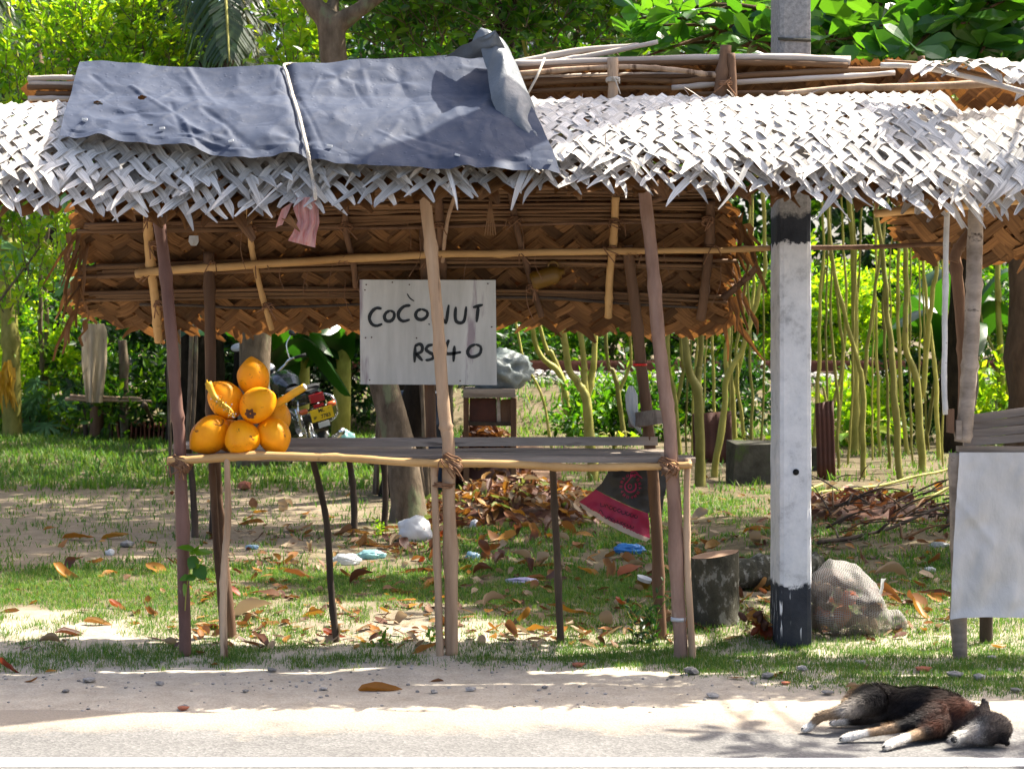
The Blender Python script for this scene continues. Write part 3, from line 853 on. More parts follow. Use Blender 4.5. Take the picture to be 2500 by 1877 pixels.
def weave(slope, ua, ub, pitch, k, fill, v0, v1, tip, rng, amp=.0055, splay=.5, droop=.5, per=4, thin=0.0):
    """the strips of a plaited leaf mat: yields (verts, faces) one strip at a time. k: metres sideways for each metre down the slope"""
    out = []
    Lm = slope.length((ua + ub) / 2)
    dv = pitch / (2 * k) / Lm
    for fam in (1, -1):
        n0 = int((ua - 1.2 * k * Lm) / pitch) - 2; n1 = int((ub + 1.2 * k * Lm) / pitch) + 2
        for i in range(n0, n1 + 1):
            pts = []; wid = []; sides = []
            m0 = int(v0 / dv); m1 = int(v1 / dv) + 1
            wfac = rng.uniform(.70, 1.10)
            off = rng.uniform(-.14, .14) * pitch
            endv = v1 + rng.uniform(-.05, .04)
            w = pitch * fill / math.sqrt(1 + k * k) * wfac
            twist = rng.uniform(-.25, .25)
            if rng.random() < .03: continue
            kk = k * (1 + rng.gauss(0, .035)); wp = rng.uniform(0, 40)
            for m in range(m0, m1 + 1):
                v = m * dv
                if v > endv: break
                u = i * pitch + fam * kk * v * Lm + off + .3 * pitch * mn.noise(Vector((v * 4, wp, 0)))
                if u < ua - .03 or u > ub + .03: continue
                j = i + m if fam == 1 else i - m
                over = ((i + j) % per) < per // 2
                h = amp if (over == (fam == 1)) else -amp
                q, nr = slope.p(u, v)
                q2, _ = slope.p(u + fam * k * .01 * Lm, v + .01)
                t = (q2 - q).normalized()
                sd = nr.cross(t).normalized()
                sd = (sd + nr * twist * .25).normalized()
                pts.append(q + nr * h); wid.append(w * (1 - thin * v)); sides.append(sd)
            if len(pts) < 2: continue
            reached = v >= endv - dv
            if reached and tip > 0:
                L = tip * rng.uniform(.2, .9) * (1.6 if rng.random() < .12 else 1)
                q0 = pts[-1]; t = (pts[-1] - pts[-2]).normalized()
                dr = Vector((rng.gauss(0, splay) * .6, rng.gauss(-.02, .16), -droop * rng.uniform(.3, 1)))
                n3 = 3
                blunt = rng.choice((.55, .7, .8, .88, .95))
                for s in range(1, n3 + 1):
                    f = s / n3
                    pts.append(q0 + t * L * f + dr * L * f * f * .8)
                    wid.append(w * (1 - thin) * (1 - blunt * f ** 1.5)); sides.append((sides[-1] + Vector((rng.gauss(0, .16), rng.gauss(0, .16), rng.gauss(0, .16)))).normalized())
            mb = MB(); mb.ribbon(pts, wid, sides, .1 * w)
            out.append((mb, pts[0]))
    return out

def strips_as_objects(lst, mat, parent, limit=400):
    for mb, p0 in lst[:limit]:
        mb.build('leaf_strip', mat, parent)
    return lst[limit:]

def strips_joined(lst, name, mat, parent):
    V = []; F = []; rn = []; off = 0; at = []
    for mb, _ in lst:
        V += mb.v; F += [tuple(i + off for i in f) for f in mb.f]; rn += [R.random()] * len(mb.v); off += len(mb.v); at += mb.at
    o = nmesh(name, V, F, mat, parent, rn, smooth=True, kind='stuff')
    if len(at) == len(V):
        a_ = o.data.attributes.new('strip', 'FLOAT_VECTOR', 'POINT'); a_.data.foreach_set('vector', [c for v in at for c in v])
    return o

rg = random.Random(21)
YT, YB = .08, -.42
FRONT = Slope([-100, 0, 200, 700, 1300, 2300, 2500], [262, 256, 250, 248, 243, 228, 228], YT,
              [-100, 0, 300, 600, 900, 1200, 1450, 1700, 2000, 2330, 2500], [478, 480, 505, 506, 468, 432, 428, 436, 448, 492, 500], YB, .045)
front = bpy.data.objects.new('front_thatch', None); COL.objects.link(front); front.parent = stall
def ux(px, Y=-.2): return (px - 1250) / FPX * (Y + CAMD)
UL, UR = ux(-60), ux(2335)
lst = weave(FRONT, UL, UR, .072, .84, 1.02, 0.0, .88, .125, rg, .006, .26, .2, 2, .34)
rest = strips_as_objects(lst, M['thatch'], front)
# older layer underneath, seen through the gaps and below the eave
FRONT2 = Slope([-100, 700, 2500], [300, 292, 272], YT - .03, [-100, 0, 300, 600, 900, 1200, 1450, 1700, 2000, 2330, 2500], [486, 490, 512, 516, 480, 446, 446, 452, 468, 500, 510], YB, .03, -.028)
lst2 = weave(FRONT2, UL, ux(2345), .070, .74, 1.0, 0.0, .95, .11, rg, .005, .3, .25, 2, .3)
strips_joined(lst2, 'under_thatch', M['thatch'], front)
FRONT3 = Slope([-100, 700, 2500], [320, 320, 300], YT - .03, [-100, 0, 300, 600, 900, 1200, 1450, 1700, 2000, 2330, 2500], [486, 490, 508, 512, 478, 446, 446, 452, 460, 490, 500], YB + .03, .02, -.05)
lst3 = weave(FRONT3, UL, ux(2310), .09, .75, 1.0, 0.0, .95, .10, rg)
strips_joined(lst3, 'inner_thatch', M['thatch_in'], front)
# loose strips curling off the mat
for k in range(48):
    u = rg.uniform(UL + .1, UR - .1); v = rg.uniform(.35, .93) if k < 40 else rg.uniform(.8, .96)
    if k % 3 == 0: u = rg.uniform(ux(1350), UR)
    q, nr = FRONT.p(u, v)
    sgn = rg.choice((-1, 1))
    L = rg.uniform(.08, .24)
    t = Vector((sgn * rg.uniform(.25, .8), -.45, -.7)).normalized()
    pts = []
    lift = rg.uniform(.0, .022); crv = rg.gauss(0, .12)
    for s in range(6):
        f = s / 5
        pts.append(q + nr * (.012 + lift * f * (1.3 - f)) + t * L * f + Vector((crv * L * f * f, 0, -.05 * L * f * f)))
    sd = nr.cross(t).normalized()
    w = rg.uniform(.012, .034)
    mb = MB(); mb.ribbon(pts, [w * (1 - .75 * (s / 5) ** 2) for s in range(6)], sd, .004)
    mb.build('loose_leaf_strip', M['thatch'], front)

# straws and broken bits lying on the thatch
ls = []
for k in range(150):
    u = rg.uniform(UL + .05, UR - .05); v = rg.uniform(.03, .92)
    if ux(120) < u < ux(1400) and v < .97: continue
    q, nr = FRONT.p(u, v)
    a = rg.uniform(0, 6.28); t = Vector((math.cos(a), -.5 * math.sin(a), .6 * math.sin(a)))
    L = rg.uniform(.03, .13)
    mb = MB(); mb.ribbon([q + nr * .013, q + nr * .017 + t * L * .5, q + nr * .014 + t * L], [.004, .006, .003], nr.cross(t).normalized(), .001)
    ls.append((mb, q))
strips_joined(ls, 'straw_litter', M['stem_grey'], front)

# rear slope, seen from inside: overlapping rows, each a bundle of stems with a plaited skirt
rear = bpy.data.objects.new('rear_thatch', None); COL.objects.link(rear); rear.parent = stall
def yb_of(z):      # depth of the rear plane at a height
    return .22 + (2.64 - z) * .42
def plane_Y(py):
    Y = .5
    for _ in range(6): Y = yb_of(CAMH - (py - HZ) / FPX * (Y + CAMD))
    return Y
XL, XR = 176, 1790
rows = [((195, 190, 165, 152), 320, 180, 2200), ((430, 430, 430, 430), 600, 190, 1790), ((545, 535, 520, 528), 665, 195, 1790), ((655, 640, 628, 640), 745, 190, 1800), ((712, 704, 706, 722), 822, 190, 1790)]
first = True
for ri, (tops, bot, xa, xb) in enumerate(rows):
    tx = [xa, 700, 1250, xb]
    ym = sum(tops) / 4
    Yt = plane_Y(ym) - .015; Yb = plane_Y(bot) + .03
    bx = [xa, xa + 120, 420, 800, 1250, 1550, xb - 60, xb] 
    by = [bot + d for d in ((-50, -25, 4, -12, -8, 0, 6, -30) if ri == 4 else (-10, 0, 0, 0, 0, 0, 0, -10))]
    if ri == 4: by = [760, 798, 826, 806, 806, 820, 830, 795]
    sl = Slope(tx, tops, Yt, bx, by, Yb, .012)
    ls = weave(sl, ux(xa + (12 if ri != 2 else 30), Yb), ux(xb - (10 if ri != 3 else 25), Yb), .080, 1.25 if ri else .9, .98, 0, .93, .06 if ri < 4 else .09, rg, .005, .4, .4)
    back_ = Slope(tx, tops, Yt + .02, bx, [y_ - 6 for y_ in by], Yb + .02, .012)
    strips_joined(weave(back_, ux(xa + 20, Yb) + .045, ux(xb - 20, Yb), .092, 1.05, 1.12, 0, .95, .03, rg, .004), 'sunblock_weave', M['thatch_in'], rear)  # extra layer added to stop sunlight leaking through the weave
    if ri == 4:
        strips_as_objects(ls, M['thatch_in'], rear)
    else:
        strips_joined(ls, 'woven_skirt', M['thatch_in'], rear)
    # stems along the top of each row
    if ri:
        nst = (26, 9, 8, 7)[ri - 1]
        span = (95, 26, 22, 22)[ri - 1]
        for k in range(nst):
            a = xa + rg.uniform(-6, 60); b_ = xb - rg.uniform(-10, 90)
            if rg.random() < .4: b_ = rg.uniform(900, xb)
            if rg.random() < .3: a = rg.uniform(xa, 800)
            dy = rg.uniform(-4, span)
            pts = []
            for s in range(5):
                x = a + (b_ - a) * s / 4
                y = interp([xa, 700, 1250, xb], tops, x) + dy + rg.uniform(-4, 4)
                pts.append(P(x, y, plane_Y(y) - .035 - rg.uniform(0, .02)))
            mb = MB(); mb.pole(pts, rg.uniform(.006, .013), rg.uniform(.005, .009), n=6, seg=4, bend=.004)
            mb.build('leaf_stem', M['stem'], rear)
# ragged ends at the left and right of the rear slope
ls = []
for k in range(46):
    left = k % 2 == 0
    x = rg.uniform(168, 215) if left else rg.uniform(1770, 1815)
    y = rg.uniform(560, 790) if left else rg.uniform(520, 800)
    q = P(x, y, plane_Y(y) - .02)
    t = Vector(((-1 if left else 1) * rg.uniform(.0, .6) + (.3 if left and rg.random() < .4 else 0), rg.uniform(-.2, .1), -rg.uniform(.3, 1))).normalized()
    L = rg.uniform(.08, .24)
    pts = [q + t * L * s / 4 + Vector((rg.gauss(0, .008), rg.gauss(0, .008), -.05 * (s / 4) ** 2)) for s in range(5)]
    mb = MB(); mb.ribbon(pts, [.035 * (1 - .7 * s / 4) for s in range(5)], Vector((rg.uniform(.4, 1), rg.uniform(-.5, .5), rg.uniform(0, .6))).normalized(), .004)
    ls.append((mb, q))
strips_joined(ls, 'ragged_ends', M['thatch_in'], rear)

# rafters and purlins on the inside
def raf(pts, r, mat='bamboo', name='rafter', dY=-.06, r1=None):
    w = [P(a, b_, plane_Y(b_) + dY) for a, b_ in pts]
    mb = MB(); mb.pole(w, r, r1, bend=.005, wob=.1)
    return mb.build(name, M[mat], stall)
raf([(360, 500), (366, 620), (378, 740), (388, 835)], .023, r1=.020)
raf([(607, 500), (614, 600), (635, 700), (664, 805)], .0135)
raf([(845, 480), (845, 560), (862, 640), (868, 700)], .0145, 'brownpost')
raf([(1070, 470), (1076, 560), (1080, 680)], .02, 'brownpost')
raf([(1244, 455), (1262, 560), (1290, 660), (1322, 775)], .0145, 'brownpost')
raf([(1503, 480), (1500, 560), (1490, 680), (1484, 775)], .018)
raf([(1735, 490), (1732, 600), (1722, 700), (1710, 780)], .022, 'brownpost')
raf([(1850, 650), (1800, 700), (1765, 730)], .016, 'brownpost', 'brace')
raf([(1800, 425), (1590, 492)], .012, 'brownpost', 'brace', -.1)
raf([(1110, 480), (1092, 540), (1080, 640)], .009, 'rawpole', 'brace', -.09)
raf([(300, 505), (345, 500)], .018, 'bamboo', 'brace', -.1)
px_pole('purlin', [(330, 668), (420, 660), (640, 645), (1000, 624), (1250, 618), (1500, 614), (1760, 610), (1880, 606)], [plane_Y(y) - .1 for y in (668, 660, 645, 624, 618, 614, 610, 606)], .021, M['bamboo'], stall, .013, .1, .005)
px_pole('purlin', [(1870, 606), (2080, 604), (2320, 596)], [.56, .5, .4], .012, M['brownpost'], stall, .010)
px_pole('purlin', [(340, 742), (620, 752), (900, 742), (1250, 724), (1480, 738), (1720, 752)], [plane_Y(y) - .05 for y in (742, 752, 742, 724, 738, 752)], .007, M['darkleg'], stall, .006)
px_pole('purlin', [(420, 545), (900, 556), (1400, 545), (1740, 540)], [plane_Y(y) - .05 for y in (545, 556, 545, 540)], .009, M['brownpost'], stall, .007)
for (a, b_) in ((366, 540), (380, 600), (372, 668), (390, 745), (612, 560), (640, 645), (655, 750), (850, 632), (846, 555), (1073, 555), (1076, 622), (1258, 540), (1275, 618), (1300, 705), (1500, 545), (1497, 612), (1733, 610), (1728, 540), (512, 645), (1040, 625), (1545, 620)):
    lashing(P(a, b_, plane_Y(b_) - .075), (.15, .3, 1), .026, 3, .03, M['rope'], stall, tails=2)
# hanging cords and straws under the roof
for k in range(16):
    x = rg.uniform(420, 1780); y = rg.uniform(520, 720)
    q = P(x, y, plane_Y(y) - .09)
    L = rg.uniform(.05, .2)
    mb = MB(); mb.tube(spline([q, q + Vector((rg.uniform(-.02, .02), 0, -L * .5)), q + Vector((rg.uniform(-.05, .05), -.02, -L))], 7), .0022, 4)
    mb.build('loose_cord', M['rope'], stall)
mb = MB()
for k in range(5):
    q = P(1197, 470, .12)
    mb.tube([q, q + Vector((.004 * (k - 2), 0, -.08)), q + Vector((.012 * (k - 2), 0, -.19))], .004, 4)
mb.build('straw_tuft', M['stem'], stall)

# ridge: stems, sticks and post tops above the front slope
def ridge(pts, r, mat, name='ridge_stem', Y=.2, flat=1.0, r1=None):
    w = [P(a, b_, Y if not hasattr(Y, '__len__') else Y[i]) for i, (a, b_) in enumerate(pts)]
    mb = MB(); mb.pole(w, r, r1, bend=.004, wob=.15, n=7)
    return mb.build(name, M[mat], stall)
ridge([(1250, 172), (1420, 140), (1606, 104)], .016, 'stem_grey', r1=.010)
ridge([(1252, 160), (1400, 128), (1560, 112)], .02, 'stem_grey', r1=.012, Y=.23)
ridge([(1250, 158), (1600, 146), (1900, 140), (2076, 152)], .017, 'stem_grey', Y=.19)
ridge([(1255, 170), (1600, 155), (1850, 153), (2070, 160)], .014, 'stem', Y=.18)
ridge([(1600, 150), (1800, 139), (2075, 146)], .014, 'stem_grey', Y=.21)
ridge([(1260, 180), (1500, 164), (1640, 170), (1720, 182), (1795, 190)], .012, 'rawpole', 'ridge_stick', Y=.14)
ridge([(1640, 202), (1900, 180), (2180, 168)], .013, 'stem', Y=.19)
ridge([(1640, 214), (1900, 196), (2185, 180)], .012, 'stem_grey', Y=.17)
ridge([(1270, 206), (1480, 196), (1700, 200)], .011, 'stem', Y=.2)
ridge([(1290, 224), (1500, 216), (1720, 214)], .010, 'stem', Y=.2)
ridge([(1900, 233), (2060, 216), (2200, 212), (2470, 205)], .014, 'rawpole', 'ridge_stick', Y=.12, r1=.018)
ridge([(1700, 230), (1900, 226), (2100, 226)], .010, 'stem', Y=.16)
ridge([(1300, 198), (1600, 188), (1900, 186)], .012, 'stem', Y=.21)
ridge([(1260, 190), (1500, 184), (1780, 180)], .010, 'stem_grey', Y=.22)
ridge([(1496, 142), (1497, 260)], .025, 'rawpole', 'post_top', Y=.13)
ridge([(1772, 112), (1757, 250)], .027, 'brownpost', 'post_top', Y=.13, r1=.032)
ridge([(1786, 132), (1790, 250)], .019, 'brownpost', 'post_top', Y=.11)
ridge([(2236, 160), (2195, 215)], .020, 'brownpost', 'post_top', Y=.2)
ridge([(2248, 138), (2252, 190)], .018, 'brownpost', 'post_top', Y=.18)
for (pts, r) in (([(66, 193), (130, 190), (200, 192)], .012), ([(70, 203), (200, 204)], .012), ([(68, 214), (130, 213), (200, 216)], .013), ([(90, 228), (200, 230)], .011), ([(70, 242), (200, 240)], .012)):
    ridge(pts, r, 'stem_grey' if r == .012 else 'stem', Y=.16)
mb = MB(); mb.tube([P(1330, 142, .12), P(1310, 190, .09), P(1288, 230, .07)], .006, 6); mb.build('lashing', M['cord'], stall)
lashing(P(1496, 196, .13), (0, 0, 1), .03, 3, .02, M['cord'], stall)
lashing(P(1772, 205, .12), (0, 0, 1), .036, 3, .02, M['rope'], stall)
# gable stub at the left end of the rear roof behind the tarp
SL = Slope([60, 210], [205, 205], .2, [60, 210], [290, 290], .26, 0)
strips_joined(weave(SL, ux(70, .2), ux(230, .2), .09, .8, .95, 0, .9, .05, rg), 'woven_skirt', M['thatch_in'], rear)

# ------------------------------------------------------------------ tarpaulin and its rope
def tarp_edge(side, v):
    return None
tarp = thing('tarpaulin', 'creased blue grey tarpaulin spread over the palm leaf roof', 'tarpaulin', P(700, 300, -.2))
rc_ = random.Random(19)
TARP_CREASE = []
for k in range(34):
    x0 = rc_.uniform(-1.95, .1); v0 = rc_.uniform(0, .9)
    an = rc_.gauss(1.4, .55); L = rc_.uniform(.15, .6)
    TARP_CREASE.append((x0, v0, x0 + math.cos(an) * L, v0 + math.sin(an) * L, rc_.choice((-1, 1, 1)) * rc_.uniform(.003, .008), rc_.uniform(.012, .035)))
def tarp_pt(u, v):
    # top edge along the ridge, lower edge across the thatch
    xt = 197 + (1228 - 197) * u; xb = 150 + (1368 - 150) * u
    yt = interp([0, .02, .12, .3, .48, .5, .65, .85, 1], [166, 164, 166, 174, 172, 168, 162, 150, 142], u)
    yb = interp([0, .12, .25, .36, .47, .55, .62, .7, .85, .94, 1], [355, 372, 388, 410, 398, 416, 424, 426, 428, 430, 436], u)
    yb += 3 * mn.noise(Vector((u * 30, 0, 2)))
    x = xt + (xb - xt) * v
    y = yt + (yb - yt) * v
    Yv = interp([130, 155, 248, 440], [.30, .27, .03, -.455], y)
    q = P(x, y, Yv)
    nrm = Vector((0, -.66, .75))
    a = q.x; c = v
    bil = lambda fx, fy, z: abs(mn.noise(Vector((a * fx + .35 * c, c * fy - .3 * a, z))))
    h = -.030 * bil(2.0, 1.5, 1) - .020 * bil(4.2, 3.2, 5) - .006 * bil(9, 6, 9) - .002 * bil(19, 13, 2) + .012 * mn.noise(Vector((a * 1.6, c * 1.4, 3)))
    h += .030
    h += .045 * 4 * max(0, (y - 248) / 190) * max(0, 1 - (y - 248) / 190) * .8
    for (x0, v0, x1, v1, am, wd) in TARP_CREASE:
        ex, ev = x1 - x0, v1 - v0
        tt = max(0, min(1, ((a - x0) * ex + (c - v0) * ev) / (ex * ex + ev * ev)))
        dd = math.hypot(a - x0 - ex * tt, c - v0 - ev * tt)
        if dd < wd: h += am * (1 - dd / wd) * (1 - .6 * tt)
    # creases running out of the nail heads
    for (nu, nv) in ((.15, .62), (.30, .83), (.47, .88), (.60, .16), (.74, .2)):
        du = u - nu; dvv = v - nv
        ang = math.atan2(dvv * .5, du)
        dist = math.hypot(du, dvv * .5)
        h += .006 * math.sin(ang * 4 + nu * 40) * math.exp(-dist * 9) * min(1, dist * 30)
    # the rope presses a trough across it
    ur = .485 + .012 * v
    h -= .020 * math.exp(-((u - ur) / .012) ** 2) * (1 - .3 * v)
    h += .006 * math.exp(-((u - ur) / .05) ** 2)
    edge = min(u, 1 - u, v * .6 + .05, (1 - v) * .6)
    if v > .93: h += .02 * mn.noise(Vector((u * 18, 0, 4)))
    # sags into the weave
    return q + nrm * (h + .012)
mb = MB(); mb.grid(tarp_pt, 260, 90)
# torn holes
holes = [(.062, .545, .010, .022), (.155, .425, .011, .03), (.178, .79, .006, .014)]
keep = []
for f in mb.f:
    c = sum(((f_ % 261) / 260 for f_ in f), 0) / 4; d_ = sum(((f_ // 261) / 90 for f_ in f), 0) / 4
    if any(((c - a) / ra) ** 2 + ((d_ - b_) / rb) ** 2 < 1 + .5 * mn.noise(Vector((c * 90, d_ * 40, 0))) for a, b_, ra, rb in holes): continue
    keep.append(f)
mb.f = keep; mb.mi = [0] * len(keep)
sheet = mb.build('sheet', M['tarp'], tarp)
# the right edge is turned over, its grey lining up, and a corner stands up at the ridge
LE = [(1152, 142, .16), (1172, 150, .10), (1190, 205, .02), (1200, 275, -.08), (1232, 335, -.17), (1290, 372, -.24), (1352, 425, -.33)]
RE = [(1200, 118, .22), (1248, 132, .17), (1272, 185, .07), (1304, 265, -.07), (1326, 330, -.18), (1345, 385, -.27), (1378, 438, -.37)]
def fold_pt(u, v):
    i = v * 6; k = min(int(i), 5); t = i - k
    a = P(*LE[k]).lerp(P(*LE[k + 1]), t); b_ = P(*RE[k]).lerp(P(*RE[k + 1]), t)
    p = a.lerp(b_, u)
    lift = .10 * math.sin(PI * min(1, u * .9 + .1)) * (1 - .55 * v) + .035 * (1 - u)
    p += Vector((0, -.6, .8)) * (lift + .014 * mn.noise(Vector((u * 3, v * 9, 3))) + .012 * (max(0, 1 - abs(mn.noise(Vector((u * 2 + v * 5, v * 4, 7))) * 2.2))) ** 2)
    return p
mb = MB(); mb.grid(fold_pt, 22, 60)
# standing corner
def corner_pt(u, v):
    base = [(1085, 140, .20), (1140, 141, .14), (1196, 142, .08), (1240, 136, .10)]
    i = u * 3; k = min(int(i), 2); t = i - k
    b_ = P(*base[k]).lerp(P(*base[k + 1]), t)
    tip = P(1210, 74, -.02)
    p = b_.lerp(tip, v ** 1.1 * (1 if u > .6 else .97))
    return p + Vector((.0, -.035, .0)) * math.sin(PI * v) + Vector((0, .012, .012)) * mn.noise(Vector((u * 4, v * 4, 0)))
mb.grid(corner_pt, 16, 14)
mb.build('turned_edge', M['tarp_back'], tarp)
for (nu, nv) in ((.045, .80), (.205, .84), (.345, .88), (.545, .89), (.80, .93), (.985, .95)):
    q = tarp_pt(nu, nv)
    mb = MB(); mb.box(q + Vector((0, -.008, .008)), (.022, .012, .008), Matrix.Rotation(R.uniform(-.4, .4), 3, 'Y'))
    mb.build('nail_patch', M['p_white'], tarp, smooth=False)
rope_pts = [tarp_pt(.485 + .012 * k / 12, min(1, k / 12)) + Vector((0, -.012, .012)) for k in range(13)]
rope_pts = [P(742, 158, .30)] + rope_pts + [P(764, 440, -.36), P(768, 465, -.42), P(771, 487, -.42)]
mb = MB()
sp_ = spline(rope_pts, 150)
for ph in (0, 2.1, 4.2):
    mb.tube([p + Vector((math.cos(i * .9 + ph) * .0045, 0, math.sin(i * .9 + ph) * .003)) for i, p in enumerate(sp_)], .0042, 5)
rope = mb.build('rope', M['cord'], None, loc=sp_[-1])
tag(rope, 'pale twisted rope tied down across the tarpaulin', 'rope')
# ------------------------------------------------------------------ utility pole
def utility_pole():
    Yf, dep = .30, .30
    xl = (1900 - 1250) / FPX * (Yf + CAMD); xr = (1985 - 1250) / FPX * (Yf + CAMD)
    cx = (xl + xr) / 2; w = xr - xl
    base = gz(cx, Yf)
    t = thing('utility_pole', 'square concrete utility pole painted white with a black foot beside the stall', 'utility pole', (cx, Yf + dep / 2, base))
    mb = MB()
    prof = [-.2]
    zz = np.arange(0, 5.6, .07)
    nz = len(zz)
    ch = .008
    sect = [(-1, -1, 1, 0), (-1, -1, 0, 1)]
    V = []; F = []
    def ring(z):
        k = 1 - .010 * z
        hw, hd = w / 2 * k, dep / 2 * k
        pts = []
        corners = [(-hw, -hd), (hw, -hd), (hw, hd), (-hw, hd)]
        nseg = 6
        for c in range(4):
            a = corners[c]; b_ = corners[(c + 1) % 4]
            for s in range(nseg):
                f = s / nseg
                x = a[0] + (b_[0] - a[0]) * f; y = a[1] + (b_[1] - a[1]) * f
                if s == 0:
                    x *= 1 - ch / hw; y *= 1 - ch / hd
                j = .0035 * mn.noise(Vector((x * 20, y * 20, z * 11))) + (.0035 * mn.noise(Vector((x * 60, y * 60, z * 40))) if s in (0,) else 0)
                pts.append((cx + x * (1 + j / hw), Yf + dep / 2 + y * (1 + j / hd), z + base))
        return pts
    n = 24
    for z in [-.25] + list(zz): V += ring(z)
    for i in range(nz):
        for k in range(n):
            k2 = (k + 1) % n
            F.append((i * n + k, i * n + k2, (i + 1) * n + k2, (i + 1) * n + k))
    mb.add(V, F)
    mb.build('shaft', M['pole'], t, smooth=False)
    # black disc on the front face, painting the dark inside of a bolt hole
    c = P(1943, 1152, Yf - .0015)
    mb = MB(); mb.lathe([(.0, -.001), (.014, 0), (.0145, .004)], c, 14, Matrix.Rotation(PI / 2, 3, 'X'))
    mb.build('bolt_hole_disc', M['hole'], t)
    mb = MB(); mb.box(P(1940, 97, Yf - .002), (.15, .006, .012), Matrix.Rotation(.05, 3, 'Y'), jit=.002); mb.build('cement_ridge', M['conc'], t)
utility_pole()

# ------------------------------------------------------------------ sign board with brush lettering
def stroke_mesh(mb, pts, w, to3, n=18):
    q = spline([(a, b_, 0) for a, b_ in pts], n)
    ph = R.uniform(0, 30)
    for i in range(len(q) - 1):
        pass
    L = []
    for i, p in enumerate(q):
        t = (q[min(i + 1, n - 1)] - q[max(i - 1, 0)])
        t = t.normalized() if t.length else Vector((1, 0, 0))
        s = Vector((-t.y, t.x, 0))
        k = i / (n - 1)
        ww = w * (.82 + .22 * math.sin(PI * min(1, k * 1.15))) * (1 + .16 * mn.noise(Vector((i * .8, ph, 0))))
        if i in (0, n - 1): ww *= .6
        L.append((to3(p.x + s.x * ww / 2, p.y + s.y * ww / 2), to3(p.x - s.x * ww / 2, p.y - s.y * ww / 2)))
    vs_ = [v for ab in L for v in ab]
    mb.add(vs_, [(2 * i, 2 * i + 1, 2 * i + 3, 2 * i + 2) for i in range(n - 1)])

def sign():
    Yf = .455
    t = thing('sign_board', 'white board hand lettered COCONUT RS40 hanging in the stall', 'sign', P(1046, 940, Yf))
    board_px('panel', [(878, 683), (1210, 684), (1213, 940), (880, 938)], Yf, .012, M['board'], t)
    S = 900 / 2198.0
    def src(a, b_): return (800 + a * S, 600 + b_ * S)
    def to3(a, b_): return P(*src(a, b_), Yf - .003)
    strokes = {
        'letter_c': [[(322, 376), (290, 372), (262, 395), (248, 430), (262, 465), (290, 478), (326, 466)]],
        'letter_o': [[(372, 386), (348, 400), (338, 425), (350, 448), (378, 448), (396, 425), (394, 398), (372, 386)]],
        'letter_c_2': [[(494, 356), (455, 362), (424, 395), (424, 430), (450, 450), (490, 440)]],
        'letter_o_2': [[(560, 378), (535, 388), (524, 412), (536, 436), (566, 440), (592, 420), (592, 392), (560, 378)]],
        'letter_n': [[(628, 462), (634, 362)], [(634, 364), (706, 466)], [(706, 466), (722, 352)]],
        'letter_u': [[(764, 364), (760, 420), (768, 452), (796, 460), (816, 440), (826, 362)]],
        'letter_t': [[(866, 368), (926, 352)], [(898, 362), (888, 456)]],
        'letter_r': [[(522, 594), (518, 696)], [(520, 598), (548, 586), (564, 602), (558, 632), (522, 646)], [(530, 646), (566, 686)]],
        'letter_s': [[(628, 590), (600, 596), (586, 618), (606, 636), (630, 650), (626, 672), (594, 682), (586, 676)]],
        'digit_4': [[(722, 560), (704, 640), (796, 634)], [(756, 596), (750, 692)]],
        'digit_0': [[(882, 588), (850, 602), (834, 632), (848, 660), (880, 660), (910, 640), (912, 602), (882, 588)]],
        'brush_mark': [[(474, 286), (490, 312), (516, 330)]], 'brush_dot': [[(600, 466), (610, 470)]],
    }
    for nm, ss in strokes.items():
        mb = MB()
        for s in ss: stroke_mesh(mb, s, 20 if nm not in ('brush_mark', 'brush_dot') else 7, to3, 16 if len(s) > 2 else 6)
        mb.build(nm.replace('_2', ''), M['ink'], t, smooth=False)
    for (a, b_) in ((222, 264), (230, 232), (978, 484), (226, 548), (262, 546), (487, 232), (386, 218), (250, 800), (790, 805), (530, 550), (955, 226)):
        mb = MB(); mb.lathe([(.0, 0), (.0035, .0), (.003, .003)], to3(a, b_), 8, Matrix.Rotation(PI / 2, 3, 'X')); mb.build('nail_head', M['rustsheet'], t)
sign()

# ------------------------------------------------------------------ king coconuts
def coconut_mesh(seed):
    n, m = 28, 20
    V = []; F = []
    for i in range(m + 1):
        t = i / m
        a = t * PI
        for k in range(n):
            b_ = 2 * PI * k / n
            r = math.sin(a) ** .92
            z = -math.cos(a) * 1.16
            if t > .8: z += .20 * ((t - .8) / .2) ** 1.5          # pointed end
            tri = 1 + .05 * math.cos(3 * b_ + seed) * math.sin(a)
            d = 1 + .05 * mn.noise(Vector((math.cos(b_) * r * 1.3 + seed, math.sin(b_) * r * 1.3, z * 1.3)))
            V.append((r * math.cos(b_) * tri * d, r * math.sin(b_) * tri * d, z * d))
    for i in range(m):
        for k in range(n):
            k2 = (k + 1) % n
            F.append((i * n + k, i * n + k2, (i + 1) * n + k2, (i + 1) * n + k))
    return V, F

